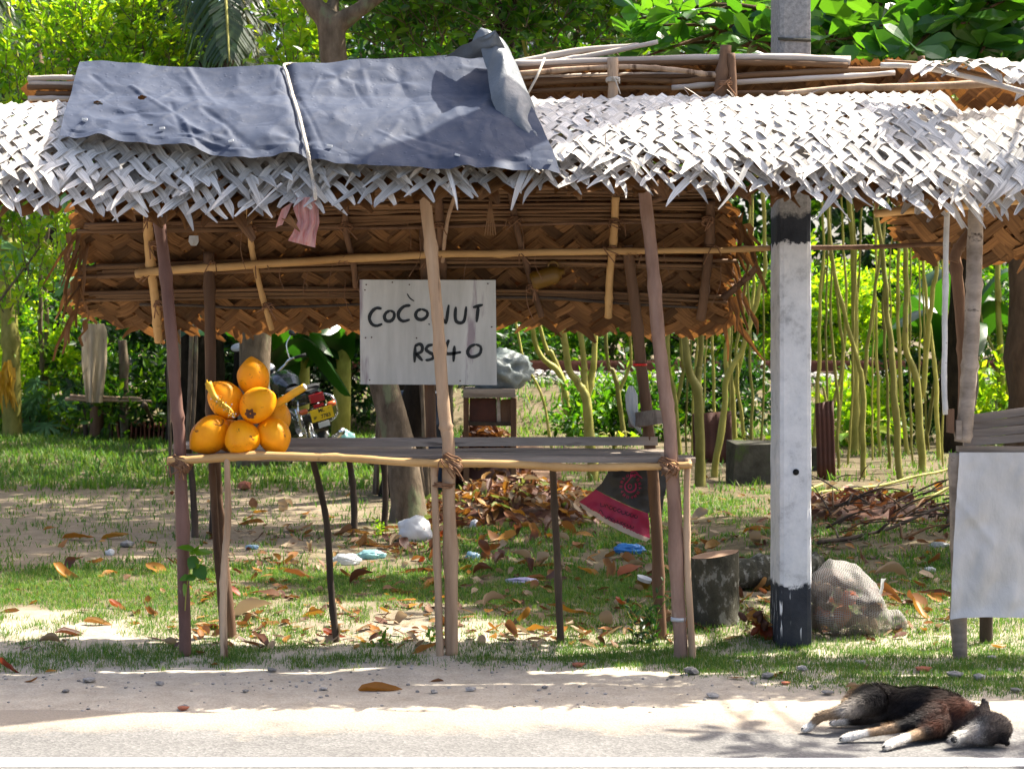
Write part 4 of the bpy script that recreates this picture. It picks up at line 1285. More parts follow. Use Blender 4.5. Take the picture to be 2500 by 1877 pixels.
def coconuts():
    data = [  # px, py, depth, half width px, elongation axis (image x, depth, image up), label
        (620, 922, .16, 39, (-.1, -.1, 1), 'orange king coconut at the very top of the pile'),
        (551, 978, .12, 42, (-.4, -.3, .6), 'orange king coconut on the left of the second layer, behind the flower stalk'),
        (629, 990, .05, 42, (.5, -.3, .4), 'orange king coconut at the front of the second layer with a brown cap'),
        (513, 1061, .07, 45, (-.75, -.35, -.55), 'orange king coconut at the lower left of the pile with a long brown scar'),
        (591, 1062, .02, 43, (-.1, -1, -.2), 'round orange king coconut in the middle of the bottom row facing the road'),
        (667, 1066, .07, 41, (.5, -.4, -.6), 'orange king coconut at the lower right of the pile'),
        (672, 1022, .24, 37, (.2, .5, .7), 'half hidden king coconut behind the right side of the pile'),
        (560, 1062, .23, 38, (.2, .6, .2), 'mostly hidden king coconut at the back of the bottom row'),
    ]
    for i, (a, b_, Y, hw, ax, lab) in enumerate(data):
        c = P(a, b_, Y)
        r = hw / FPX * (Y + CAMD)
        V, F = coconut_mesh(i * 3.3)
        me = bpy.data.meshes.new('king_coconut')
        q = Vector((ax[0], ax[1], ax[2])).normalized().to_track_quat('Z', 'Y')
        vv = [q @ (Vector(v) * r) for v in V]
        me.from_pydata(vv, [], F)
        me.polygons.foreach_set('use_smooth', [True] * len(F))
        o = mkobj('king_coconut', me, M['coconut'])
        zmin = min(v.z for v in vv)
        if b_ > 1040: c.z = .874 - zmin
        o.location = c
        tag(o, lab, 'coconut', 'king coconuts piled on the counter')
        # dry cap
        if i in (2, 5, 0):
            mb = MB()
            tip = c + q @ Vector((0, 0, -1.08 * r)) if i != 2 else P(611, 1010, -.045)
            dirn = (tip - c).normalized()
            rot = dirn.to_track_quat('Z', 'Y').to_matrix()
            for k in range(6):
                an = k * 1.05
                s = rot @ Vector((math.cos(an), math.sin(an), 0))
                mb.ribbon([tip + s * .002, tip + s * .014 + dirn * .006, tip + s * .026 + dirn * R.uniform(-.004, .006)], [.018, .022, .006], dirn.cross(s).normalized(), .003)
            mb.build('cap', M['dry_dark'], o)
    # cut bunch stalks
    def stalk(pts, r0, r1, lab):
        w = spline([P(*p) for p in pts], 14)
        mb = MB(); mb.tube(w, [r0 + (r1 - r0) * i / 13 for i in range(14)], 10, .12)
        o = mb.build('coconut_stalk', M['stalkmat'], None, loc=w[0])
        tag(o, lab, 'stalk', 'cut stalks of the coconut bunch')
        return o, w
    M['stalkmat'] = surf_mat('yellow stalk', (.50, .25, .01), (.66, .38, .025), 12, .5, .3, .004, 40, (1, 1, 1), ((.20, .08, .01), 15, .64))
    M['stalkcut'] = surf_mat('cut stalk end', (.42, .36, .32), (.58, .52, .48), 14, .8, .3)
    o, w = stalk([(668, 986, .10), (690, 978, .09), (716, 961, .06), (744, 944, .04)], .020, .0165, 'thick yellow cut stalk poking out to the right of the coconut pile')
    e = w[-1]; d_ = (w[-1] - w[-2]).normalized()
    mb = MB(); mb.lathe([(.0, 0), (.0155, 0), (.012, .004), (0, .005)], e, 10, d_.to_track_quat('Z', 'Y').to_matrix()); mb.build('cut_end', M['stalkcut'], o)
    o, w = stalk([(572, 1018, .0), (560, 1000, -.01), (540, 985, .0), (522, 966, .02), (508, 934, .03)], .008, .016, 'frayed yellow flower stalk on the left of the coconut pile')
    w2 = spline([P(508, 934, .03), P(505, 928, .03)], 3)
    mb = MB()
    for k in range(46):
        p = w[R.randrange(1, 9)]
        d_ = Vector((R.uniform(-1, 1), R.uniform(-1, -.1), R.uniform(-.6, 1))).normalized()
        mb.tube([p, p + d_ * .014 + Vector((0, 0, .004)), p + d_ * R.uniform(.02, .036)], [.003, .0022, .0018], 4)
    mb.build('flower_twigs', M['stalkmat'], o)
    mb = MB()
    for k in range(14):
        p = w[R.randrange(1, 9)]; d_ = Vector((R.uniform(-1, 1), R.uniform(-1, -.2), R.uniform(-.6, 1))).normalized()
        mb.lathe([(0, -.004), (.004, 0), (0, .004)], p + d_ * .03, 6)
    mb.build('buds', M['stalkcut'], o)
    mb = MB()
    for k in range(3):
        b0 = P(508 + k * 3, 950, .03); mb.ribbon([b0, b0 + Vector((-.004 - .003 * k, -.003, .025)), P(505 - k, 926 + 5 * k, .03)], [.022, .016, .002], (.8, .3, .2), .004)
    mb.build('split_end', M['stalkmat'], o)
coconuts()

# ------------------------------------------------------------------ soft plastic things
def crumple(name, c, size, mat, label, cat, flat=.5, seed=0, group=None, n=22, rotz=0, k=1.0):
    """crumpled film: a closed crushed bag lying on the ground"""
    bm = bmesh.new()
    bmesh.ops.create_icosphere(bm, subdivisions=4, radius=1)
    rz = Matrix.Rotation(rotz, 3, 'Z')
    for v in bm.verts:
        p = v.co.copy()
        r = 1 + .35 * mn.noise(p * 1.4 + Vector((seed, 0, 0))) + .28 * k * (1 - 2 * abs(mn.noise(p * 2.6 + Vector((0, seed, 0))))) + .12 * k * (1 - 2 * abs(mn.noise(p * 6 + Vector((0, seed, 3)))))
        q = p * r
        q = Vector((q.x * size[0] / 2, q.y * size[1] / 2, q.z * size[2] / 2))
        v.co = rz @ q
    zs = sorted(v.co.z for v in bm.verts)
    zb = zs[int(len(zs) * .12)]
    for v in bm.verts:
        if v.co.z < zb: v.co.z = zb + (v.co.z - zb) * .1
        v.co.z -= zb
    me = bpy.data.meshes.new(name); bm.to_mesh(me); bm.free()
    me.polygons.foreach_set('use_smooth', [True] * len(me.polygons))
    o = mkobj(name, me, M[mat])
    o.location = c
    return tag(o, label, cat, group)
def gc(px, py): return G(px, py) - Vector((0, 0, .004))
crumple('plastic_bag', gc(1012, 1318), (.22, .16, .17), 'p_white', 'puffed white plastic bag against the tree foot', 'plastic bag', seed=3, k=.35)
crumple('plastic_bag', gc(845, 1376), (.14, .10, .06), 'p_clear', 'flattened milky plastic bag on the grass behind the dark table leg', 'plastic bag', seed=5)
crumple('plastic_bag', gc(905, 1362), (.14, .09, .05), 'p_aqua', 'flattened aqua plastic bag beside the milky one on the grass', 'plastic bag', seed=8)
crumple('plastic_bag', gc(1153, 1370), (.075, .06, .06), 'p_paleblue', 'small pale blue plastic bag right of the middle post', 'plastic bag', seed=9)
crumple('plastic_bag', gc(1536, 1350), (.17, .10, .06), 'p_blue', 'bright blue plastic bag on the leaves under the black sack', 'plastic bag', seed=12, rotz=-.4)
crumple('wrapper', gc(1275, 1424), (.15, .08, .035), 'p_lilac', 'lilac wrapper lying on the grass near the right dark leg', 'wrapper', seed=14)
crumple('wrapper', gc(1284, 1222), (.06, .05, .10), 'p_orange', 'orange film scrap on top of the leaf heap', 'wrapper', seed=15)
crumple('wrapper', gc(1398, 1254), (.10, .08, .10), 'p_white', 'white paper scrap on the leaf heap left of the black sack', 'wrapper', seed=17)
crumple('wrapper', gc(1324, 1206), (.13, .07, .08), 'p_white', 'white film on the back of the leaf heap', 'wrapper', seed=18)
crumple('wrapper', gc(1160, 1290), (.06, .05, .06), 'p_white', 'small white scrap at the front of the leaf heap', 'wrapper', seed=19)
crumple('wrapper', gc(624, 1480), (.06, .03, .025), 'p_paleblue', 'tiny pale blue scrap in the sunny grass between the left legs', 'wrapper', seed=21)
crumple('wrapper', gc(268, 1354), (.05, .04, .035), 'p_white', 'tiny white scrap at the edge of the sandy path', 'wrapper', seed=22)
crumple('wrapper', gc(2292, 1334), (.09, .05, .03), 'p_clear', 'crushed clear wrapper on the twig heap left of the white sheet', 'wrapper', seed=23)
crumple('wrapper', gc(615, 1340), (.07, .03, .03), 'p_paleblue', 'small pale scrap beside the tall grass behind the left posts', 'wrapper', seed=24)
crumple('wrapper', gc(2270, 1395), (.05, .04, .03), 'p_white', 'tiny white scrap on the dark gravel right of the net sack', 'wrapper', seed=25)

def hang_bag(name, pts_l, pts_r, Y, mat, label, cat, amp=.016, seed=0, nu=16, nv=24, th=.02):
    """film hanging between a left and a right outline given in pixels, with a front and a back sheet"""
    def fn(sgn):
        def f(u, v):
            l = len(pts_l) - 1; i = v * l; k = min(int(i), l - 1); t = i - k
            a = P(*pts_l[k], Y).lerp(P(*pts_l[k + 1], Y), t); b_ = P(*pts_r[k], Y).lerp(P(*pts_r[k + 1], Y), t)
            p = a.lerp(b_, u)
            p.y += sgn * th * math.sin(PI * u) + amp * mn.noise(Vector((u * 3 + seed, v * 3, sgn))) + amp * .6 * math.sin(u * 19 + v * 3 + seed)
            return p
        return f
    mb = MB(); mb.grid(fn(-1), nu, nv); mb.grid(fn(1), nu, nv)
    o = mb.build(name, M[mat], None, loc=P(*pts_l[0], Y))
    return tag(o, label, cat)
pink = hang_bag('plastic_bag', [(722, 484), (716, 510), (727, 540), (714, 572), (704, 588)], [(779, 482), (778, 516), (780, 545), (773, 572), (770, 605)], -.36, 'p_pink', 'pink striped plastic bag hanging from the eave below the rope', 'plastic bag', seed=2)
mb = MB(); mb.ribbon([P(722, 490, -.36), P(700, 505, -.365), P(690, 530, -.37), P(681, 553, -.36)], [.03, .045, .04, .03], (.9, .1, .4), .006)
mb.build('torn_handle', M['p_pink'], pink)
hang_bag('plastic_bag', [(1534, 942), (1526, 965), (1529, 1000), (1540, 1035), (1563, 1058)], [(1546, 942), (1557, 965), (1558, 1000), (1562, 1030), (1568, 1060)], .44, 'p_clear', 'empty white plastic bag hanging from the rear right post', 'plastic bag', .006, 5)
hang_bag('plastic_scrap', [(462, 576), (460, 590), (466, 600)], [(484, 576), (485, 590), (480, 600)], .2, 'p_clear', 'small milky plastic scrap stuck under the roof at the left', 'plastic', .004, 6, 8, 8, .008)

def jug():
    c = P(1335, 676, .54)
    t = thing('plastic_jug', 'old yellow plastic jug tucked under the roof right of the sign', 'jug', c - Vector((0, 0, .05)))
    mb = MB(); mb.lathe([(.0, -.075), (.035, -.075), (.043, -.06), (.043, .04), (.03, .06), (.014, .07), (.014, .085), (0, .086)], c, 16, Matrix.Rotation(1.25, 3, 'Y'))
    mb.build('body', M['p_yellow'], t)
    mb = MB(); mb.torus(c + Vector((.03, -.02, .045)), .025, .006, Matrix.Rotation(1.57, 3, 'X'), n=12, k=6, a0=0, a1=PI); mb.build('handle', M['p_yellow'], t)
jug()

# paper tub
c = gc(1566, 1442)
t = thing('paper_tub', 'white and yellow paper tub tipped over on the grass behind the right posts', 'tub', c)
rt = Matrix.Rotation(.30, 3, 'Y') @ Matrix.Rotation(.12, 3, 'X')
mb = MB()
V = []; n = 24
for r, z in ((.028, 0), (.041, .062), (.044, .064), (.040, .062), (.027, .003)):
    for k in range(n): V.append(rt @ Vector((r * math.cos(2 * PI * k / n), r * math.sin(2 * PI * k / n), z)) + c + Vector((0, 0, .016)))
mb.add(V, [(i * n + k, i * n + (k + 1) % n, (i + 1) * n + (k + 1) % n, (i + 1) * n + k) for i in range(4) for k in range(n)] + [tuple(4 * n + k for k in range(n))])
mb.build('cup', M['p_white'], t)
mb = MB()
V = []
for r, z in ((.0293, .003), (.0388, .045)):
    for k in range(15): V.append(rt @ Vector((r * math.cos(PI + PI * k / 14), r * math.sin(PI + PI * k / 14), z)) + c + Vector((0, 0, .016)))
mb.add(V, [(k, k + 1, 15 + k + 1, 15 + k) for k in range(14)]); mb.build('printed_label', M['p_yellow'], t)

# ------------------------------------------------------------------ black and magenta sack hanging under the counter
def print_sack():
    Yb = .62
    S = 320 / 2212.0
    def src(a, b_): return (1380 + a * S, 1130 + b_ * S)
    t = thing('printed_sack', 'black sack with magenta print hanging under the right end of the counter', 'sack', P(1500, 1312, Yb))
    # outline rows from the top down: (left, right) in the enlarged picture
    rows = [((760, 60), (1760, 40)), ((680, 200), (1730, 260)), ((610, 330), (1715, 450)), ((505, 440), (1706, 640)), ((232, 660), (1430, 1275)), ((300, 760), (1380, 1312))]
    def surfp(a, b_, lift=0):
        x, y = src(a, b_)
        p = P(x, y, Yb)
        k = (b_ - 60) / 1200
        p.y += .05 * math.sin((a - 300) / 1300 * PI) * -1 + .014 * mn.noise(Vector((a * .006, b_ * .006, 0))) + .02 * k - lift
        return p
    def quad_strip(L, Rr, nu=24, nv=8, back=False):
        def f(u, v):
            l = len(L) - 1; i = v * l; k = min(int(i), l - 1); tt = i - k
            a = Vector(L[k]).lerp(Vector(L[k + 1]), tt); b_ = Vector(Rr[k]).lerp(Vector(Rr[k + 1]), tt)
            q = a.lerp(b_, u)
            # the lower edges curve
            q.y += 40 * math.sin(PI * u) * (1 if v > .2 else .4) * bow
            return surfp(q.x, q.y, 0)
        return f
    bow = .3
    mb = MB(); mb.grid(quad_strip([(760, 40), (690, 190), (610, 330), (505, 440)], [(1750, 40), (1720, 300), (1690, 560), (1400, 850)]), 26, 20)
    mb.build('black_cloth', M['sackblack'], t)
    bow = 1.0
    mb = MB(); mb.grid(quad_strip([(505, 440), (370, 560), (232, 660)], [(1400, 850), (1420, 1060), (1432, 1275)]), 26, 14)
    mb.build('magenta_band', M['sackpink'], t)
    mb = MB(); mb.grid(quad_strip([(232, 660), (300, 775)], [(1432, 1275), (1370, 1325)]), 26, 4)
    mb.build('hem', M['sackhem'], t)
    mb = MB(); mb.grid(lambda u, v: P(*src(1500 + 220 * u - 90 * v, 60 + 860 * v), Yb + .10 + .02 * math.sin(u * 3 + v * 4)), 6, 14)
    mb.build('back_fold', M['sackblack'], t)
    def to3(a, b_): return surfp(a, b_, .006)
    mb = MB()
    cx, cy = 1090, 380
    stroke_mesh(mb, [(cx + 95 * math.cos(a) * 1.0, cy + 95 * math.sin(a)) for a in np.linspace(-.6, 4.2, 12)], 26, to3, 30)
    stroke_mesh(mb, [(cx + 30 * math.cos(a) - 10, cy + 36 * math.sin(a)) for a in np.linspace(0, 6.28, 9)], 18, to3, 18)
    for k in range(15):
        a = k / 15 * 2 * PI + .2
        if -.2 < math.sin(a) + 1.2 < .1: continue
        c0 = Vector((cx + 160 * math.cos(a), cy + 190 * math.sin(a), 0)); d_ = Vector((math.cos(a), math.sin(a), 0)); s = Vector((-d_.y, d_.x, 0))
        z = k % 3
        p1 = [c0 - d_ * 28 - s * 14, c0 + d_ * 28 - s * 14]; p2 = [c0 - d_ * 28 + s * 14, c0 + d_ * 28 + s * 14]
        stroke_mesh(mb, [(p.x, p.y) for p in p1], 15, to3, 4)
        if z: stroke_mesh(mb, [(p.x, p.y) for p in p2], 15, to3, 4)
        if z != 1: stroke_mesh(mb, [(p.x, p.y) for p in (c0 - s * 14, c0 + s * 14)], 14, to3, 4)
    stroke_mesh(mb, [(1040, 300), (1110, 210), (1200, 180), (1290, 250)], 22, to3, 12)
    stroke_mesh(mb, [(1090, 150), (1170, 130), (1230, 190)], 18, to3, 10)
    mb.build('round_emblem', M['sackprint'], t, smooth=False)
    mb = MB()
    def line(x0, y0, x1, y1, n, h, seed):
        rr = random.Random(seed)
        for k in range(n):
            f = (k + .5) / n
            x = x0 + (x1 - x0) * f; y = y0 + (y1 - y0) * f
            w = (x1 - x0) / n * .42
            kind = rr.randrange(4)
            if kind == 0: pts = [(x + w * math.cos(a), y + h * .5 * math.sin(a)) for a in np.linspace(-.5, 5.2, 8)]
            elif kind == 1: pts = [(x - w, y - h * .6), (x - w, y + h * .4), (x, y + h * .5), (x + w, y + h * .3), (x + w, y - h * .3)]
            elif kind == 2: pts = [(x - w, y + h * .4), (x - w * .5, y - h * .4), (x + w * .3, y - h * .3), (x + w, y + h * .5)]
            else: pts = [(x + w * .8, y - h * .4), (x - w * .6, y - h * .5), (x - w, y + h * .2), (x, y + h * .5), (x + w, y)]
            stroke_mesh(mb, pts, 13, to3, 12)
    line(590, 680, 1220, 900, 9, 62, 4)
    stroke_mesh(mb, [(560, 830), (590, 780), (640, 870)], 13, to3, 8)
    line(660, 890, 1150, 1075, 9, 46, 8)
    mb.build('printed_lines', M['sackprint_dk'], t, smooth=False)
print_sack()

# ------------------------------------------------------------------ stump, log, net sack by the pole
def stump():
    g = G(1746, 1520)
    t = thing('tree_stump', 'upright sawn log with lichen patches between the stall and the white pole', 'log', g)
    mb = MB()
    n = 28; V = []
    hgt = .345
    for i in range(13):
        z = hgt * i / 12
        for k in range(n):
            a = 2 * PI * k / n
            r = .116 * (1 + .05 * mn.noise(Vector((math.cos(a) * 1.5, math.sin(a) * 1.5, z * 6))) + .03 * mn.noise(Vector((math.cos(a) * 5, math.sin(a) * 5, z * 20))) + .05 * (1 - i / 12) ** 3)
            V.append(g + Vector((r * math.cos(a), r * math.sin(a), z - .015 + (.018 * math.cos(a) if i == 12 else 0))))
    mb.add(V, [(i * n + k, i * n + (k + 1) % n, (i + 1) * n + (k + 1) % n, (i + 1) * n + k) for i in range(12) for k in range(n)])
    mb.build('trunk', M['bark_lichen'], t)
    mb = MB(); top = V[-n:]
    c = sum(top, Vector()) / n
    mb.add([p * .985 + c * .015 + Vector((0, 0, .002)) for p in top] + [c + Vector((0, 0, .004))], [(k, (k + 1) % n, n) for k in range(n)])
    mb.build('sawn_face', M['cutwood'], t)
stump()
def log():
    a = G(1795, 1448) + Vector((0, .15, .075)); b_ = a + Vector((.50, .12, .02))
    mb = MB(); mb.pole([a, a.lerp(b_, .5) + Vector((0, 0, .01)), b_], .085, .078, n=20, wob=.16, seg=10)
    o = mb.build('fallen_log', M['bark_lichen'], None, loc=(a.x, a.y, 0)); tag(o, 'short log lying on the ground behind the white pole', 'log')
log()
def seed_cluster():
    g = G(1840, 1560)
    t = thing('husk_cluster', 'clump of brown palm husks and dry leaves at the left foot of the white pole', 'husks', g)
    rr = random.Random(5)
    for k in range(9):
        q = g + Vector((rr.uniform(-.07, .06), rr.uniform(-.02, .1), rr.uniform(.02, .12)))
        mb = MB(); mb.lathe([(0, -.03), (.011, -.02), (.016, 0), (.012, .02), (0, .032)], q, 8, Matrix.Rotation(rr.uniform(-1, 1), 3, 'X') @ Matrix.Rotation(rr.uniform(-1, 1), 3, 'Y'))
        mb.build('husk', M['dry_red'] if k % 3 == 0 else M['dry_dark'], t)
    mb = MB()
    for k in range(60):
        q = g + Vector((rr.uniform(-.04, .05), rr.uniform(-.02, .08), rr.uniform(.02, .15)))
        d_ = Vector((rr.uniform(-1, 1), rr.uniform(-1, 1), rr.uniform(-1, 1))).normalized()
        mb.tube([q, q + d_ * .02, q + d_ * .036 + Vector((0, 0, -.005))], [.003, .002, .001], 4)
    mb.build('twigs', M['dry'], t)
    for k in range(3):
        q = g + Vector((.02 + .03 * k, -.01, .09 - .035 * k)); 
        mb = MB(); mb.grid(lambda u, v: q + Vector(((u - .5) * .13, .02 * math.sin(u * 3) + .03 * (v - .5), (v - .5) * .055 * math.sin(PI * u) + .02 * math.sin(u * 5 + k))), 8, 4)
        mb.build('dry_leaf', M['dry_red'] if k else M['dry_orange'], t)
seed_cluster()

def net_mat():
    m, n, l, b = nodes_of('net sack weave')
    uv = n.new('ShaderNodeUVMap'); uv.uv_map = 'UVMap'
    mp = n.new('ShaderNodeMapping'); l.new(uv.outputs[0], mp.inputs[0]); mp.inputs['Scale'].default_value = (120, 62, 1)
    sp = n.new('ShaderNodeSeparateXYZ'); l.new(mp.outputs[0], sp.inputs[0])
    def thread(s, lim):
        fr = math_n(n, l, 'FRACT', s)
        return math_n(n, l, 'LESS_THAN', fr, lim)
    holes = math_n(n, l, 'MAXIMUM', thread(sp.outputs[0], .32), thread(sp.outputs[1], .32))
    co = coords(n, l, 'Object')
    f = noise_n(n, l, co, 10, 5, .6)
    r = ramp(n, [(.3, (.13, .12, .11)), (.7, (.30, .285, .265))]); l.new(f, r.inputs[0])
    l.new(r.outputs[0], b.inputs['Base Color'])
    b.inputs['Roughness'].default_value = .7
    l.new(holes, b.inputs['Alpha'])
    return m
M['net'] = net_mat()
def net_sack():
    g = G(2078, 1556) + Vector((0, .1, 0))
    t = thing('net_sack', 'grey net sack of husks slumped on the ground right of the white pole', 'sack', g)
    nu, nv = 56, 30
    def shape(u, v, grow=0.0):
        a = 2 * PI * u
        # v 0 = left hidden end, 1 = tied tail on the right
        xs = interp([0, .1, .3, .55, .75, .86, .93, 1], [-.18, -.165, -.08, .05, .15, .20, .245, .28], v)
        rz = interp([0, .1, .3, .55, .75, .86, .93, 1], [.02, .13, .185, .165, .11, .05, .048, .02], v) + grow
        ry = interp([0, .1, .3, .55, .75, .86, .93, 1], [.02, .12, .17, .17, .13, .06, .05, .02], v) + grow
        zc = interp([0, .1, .3, .55, .75, .86, .93, 1], [.10, .14, .175, .15, .105, .06, .06, .05], v)
        p = Vector((xs, ry * math.cos(a), zc + rz * math.sin(a)))
        lump = .030 * mn.noise(Vector((p.x * 9, p.y * 9, p.z * 9))) + .014 * mn.noise(Vector((p.x * 22, p.y * 22, p.z * 22)))
        crease = -.020 * max(0, 1 - abs((p.z - .13 - .06 * p.x) / .028)) - .012 * max(0, 1 - abs((p.z - .215 + .2 * p.x) / .022))
        d_ = Vector((0, math.cos(a), math.sin(a)))
        p += d_ * (lump + crease)
        if p.z < .006: p.z = .006 + .2 * (p.z - .006) if p.z > -.05 else .0
        return g + p
    mb = MB(); mb.grid(lambda u, v: shape(u, v), nu, nv)
    o = mb.build('net', M['net'], t)
    me = o.data
    uvl = me.uv_layers.new(name='UVMap')
    co = [(i % (nu + 1)) / nu for i in range(len(me.vertices))], [(i // (nu + 1)) / nv for i in range(len(me.vertices))]
    # keep the seam apart: vertices on u=1 are their own column
    for lp in me.loops:
        uvl.data[lp.index].uv = (co[0][lp.vertex_index], co[1][lp.vertex_index])
    rr = random.Random(9)
    for k in range(46):
        u, v = rr.random(), rr.uniform(.1, .72)
        p = shape(u, v, -.04); p = p.lerp(g + Vector((p.x - g.x, 0, .13)), rr.uniform(0, .45))
        if p.z < g.z + .03: p.z = g.z + .03
        me2 = STONES[k % 8]
        c_ = me2.copy(); c_.materials.clear(); c_.materials.append(M[('cutwood', 'dry_dark', 'brickbit', 'dry_dark')[k % 4]])
        o2 = mkobj('husk', c_, None, t); o2.location = p - g; s = rr.uniform(.06, .10); o2.scale = (s, s, s * .9); o2.rotation_euler = (rr.uniform(0, 3), rr.uniform(0, 3), 0)
    mb = MB()
    q = g + Vector((.15, -.02, .19))
    mb.ribbon([q, q + Vector((.01, 0, .03)), q + Vector((.012, 0, .06)), q + Vector((.018, .0, .075))], [.022, .018, .018, .03], (.9, .3, 0), .006); mb.build('knot', M['p_clear'], t)
net_sack()

# ------------------------------------------------------------------ neighbour stall at the right edge
def right_stall():
    t = thing('neighbour_stall', 'second palm roofed stall with a white sheet front at the right edge', 'stall', P(2450, 1580, .1))
    def pp(name, pts, Ys, r, mat, r1=None, ground=False):
        return px_pole(name, pts, Ys, r, M[mat], t, r1, .14, .008, ground)
    pp('post', [(2385, 480), (2378, 640), (2372, 800), (2362, 960), (2352, 1080)], [-.02] * 5, .034, 'greywood', .036)
    pp('post', [(2330, 620), (2345, 760), (2352, 920), (2356, 1040)], [.12] * 4, .026, 'brownpost', .026)
    pp('brace', [(2392, 500), (2370, 560), (2340, 610), (2328, 640)], [.06] * 4, .022, 'brownpost', .024)
    pp('white_pipe', [(2312, 500), (2308, 760), (2306, 1012)], [-.04] * 3, .0125, 'pipe')
    pp('leg', [(2332, 1106), (2338, 1300), (2345, 1585)], [.0] * 3, .03, 'greywood', .034, True)
    pp('leg', [(2400, 1300), (2410, 1560)], [.35] * 2, .03, 'darkleg', .03, True)
    pp('eave_pole', [(2135, 522), (2300, 506), (2520, 488)], [-.12] * 3, .017, 'bamboo', .02)
    # counter: sloping boards seen from the front, ledge and clips
    for k in range(4):
        y0 = 1006 + k * 20
        xa = 2362 - k * 3
        board_px('board', [(xa, y0 + 8 - k), (2620, y0 - 28 + 4 * k), (2620, y0 - 9 + 4 * k), (xa, y0 + 27 - k)], .16 - .035 * k, .018, M['greywood'], t)
    board_px('ledge', [(2342, 1090), (2620, 1092), (2620, 1106), (2342, 1104)], -.03, .06, M['greywood'], t)
    board_px('clip', [(2335, 1026), (2348, 1026), (2348, 1075), (2335, 1073)], -.06, .03, M['greywood'], t)
    board_px('clip', [(2314, 1000), (2330, 998), (2330, 1058), (2314, 1056)], -.05, .03, M['brownpost'], t)
    # white sheet
    def sh(u, v):
        x = (2342 - 28 * v) + (2640 - 2330) * u
        y = 1104 + (1498 - 1104) * v + 14 * u * v + (10 * (1 - u) ** 6 * v if v > .9 else 0)
        p = P(x, y, -.045)
        p.y += -.012 * v - .014 * math.sin(u * 5 + v * 2) * v + .018 * mn.noise(Vector((u * 6, v * 5, 0))) * (.3 + v) - .016 * abs(mn.noise(Vector((u * 4 + v * 2, v * 3, 5)))) - .008 * abs(mn.noise(Vector((u * 11, v * 9, 2))))
        dd = abs((v - .28) - (u * .9)) ; p.y -= .010 * math.exp(-(dd / .03) ** 2) * (u < .35)
        if v > .95: p.y -= .018 * (v - .95) / .05
        return p
    mb = MB(); mb.grid(sh, 40, 50); mb.build('white_sheet', M['cloth_white'], t)
    # roof
    ft = bpy.data.objects.new('front_thatch', None); COL.objects.link(ft); ft.parent = t
    rr = random.Random(77)
    s1 = Slope([2200, 2700], [255, 225], .06, [2200, 2340, 2500, 2700], [482, 466, 462, 462], -.28, .04, -.06)
    strips_joined(weave(s1, ux(2235), ux(3500), .074, .8, 1.0, 0, .92, .12, rr, .006, .28, .2, 2, .3), 'leaf_strips', M['thatch'], ft)
    s2 = Slope([2200, 2700], [290, 270], .03, [2200, 2340, 2500, 2700], [500, 486, 480, 478], -.26, .02, -.09)
    strips_joined(weave(s2, ux(2245), ux(3500), .074, .75, 1.0, 0, .95, .13, rr, .005, .3, .2, 2, .3), 'under_thatch', M['thatch'], ft)
    ft2 = bpy.data.objects.new('rear_thatch', None); COL.objects.link(ft2); ft2.parent = t
    s3 = Slope([2180, 2500, 2900], [470, 450, 440], .30, [2180, 2250, 2500, 2900], [580, 640, 650, 650], .62, .01)
    strips_joined(weave(s3, ux(2200, .5), ux(3400, .5), .095, 1.0, .97, 0, .93, .10, rr), 'woven_skirt', M['thatch_in'], ft2)
    s3b = Slope([2180, 2500, 2900], [470, 450, 440], .33, [2180, 2250, 2500, 2900], [575, 634, 644, 644], .65, .01)
    for z_ in (0, 1): strips_joined(weave(s3b, ux(2205, .5) + .03 * z_, ux(3400, .5), .088 + .006 * z_, 1.0, 1.15, 0, .95, .03, rr), 'sunblock_weave', M['thatch_in'], ft2)  # extra layers added to keep the sun from glowing through
    s4 = Slope([2260, 2500, 2900], [186, 160, 150], .02, [2260, 2340, 2420, 2500, 2900], [196, 190, 200, 235, 260], -.12, .05, .02)
    strips_joined(weave(s4, ux(2265), ux(3400), .085, .75, .95, 0, .95, .08, rr), 'ridge_mat', M['thatch'], ft)
    s5 = Slope([2150, 2500, 2900], [170, 160, 150], .22, [2150, 2500, 2900], [300, 300, 290], .34, .0)
    strips_joined(weave(s5, ux(2170, .3), ux(3400, .3), .095, 1.0, .97, 0, .93, .06, rr), 'woven_skirt', M['thatch_in'], ft2)
    pp('ridge_stem', [(2150, 160), (2300, 175), (2520, 232)], [.02, -.04, -.2], .012, 'stem_grey')
    pp('ridge_stem', [(2160, 150), (2330, 168), (2520, 215)], [.05, 0, -.14], .010, 'stem')
    pp('purlin', [(2200, 560), (2400, 540), (2700, 545)], [.5] * 3, .012, 'brownpost')
M['pipe'] = surf_mat('white pipe', (.42, .41, .39), (.62, .61, .59), 10, .6, .3, .003, 40, (1, 1, 1), ((.16, .14, .12), 40, .63), .3)
right_stall()
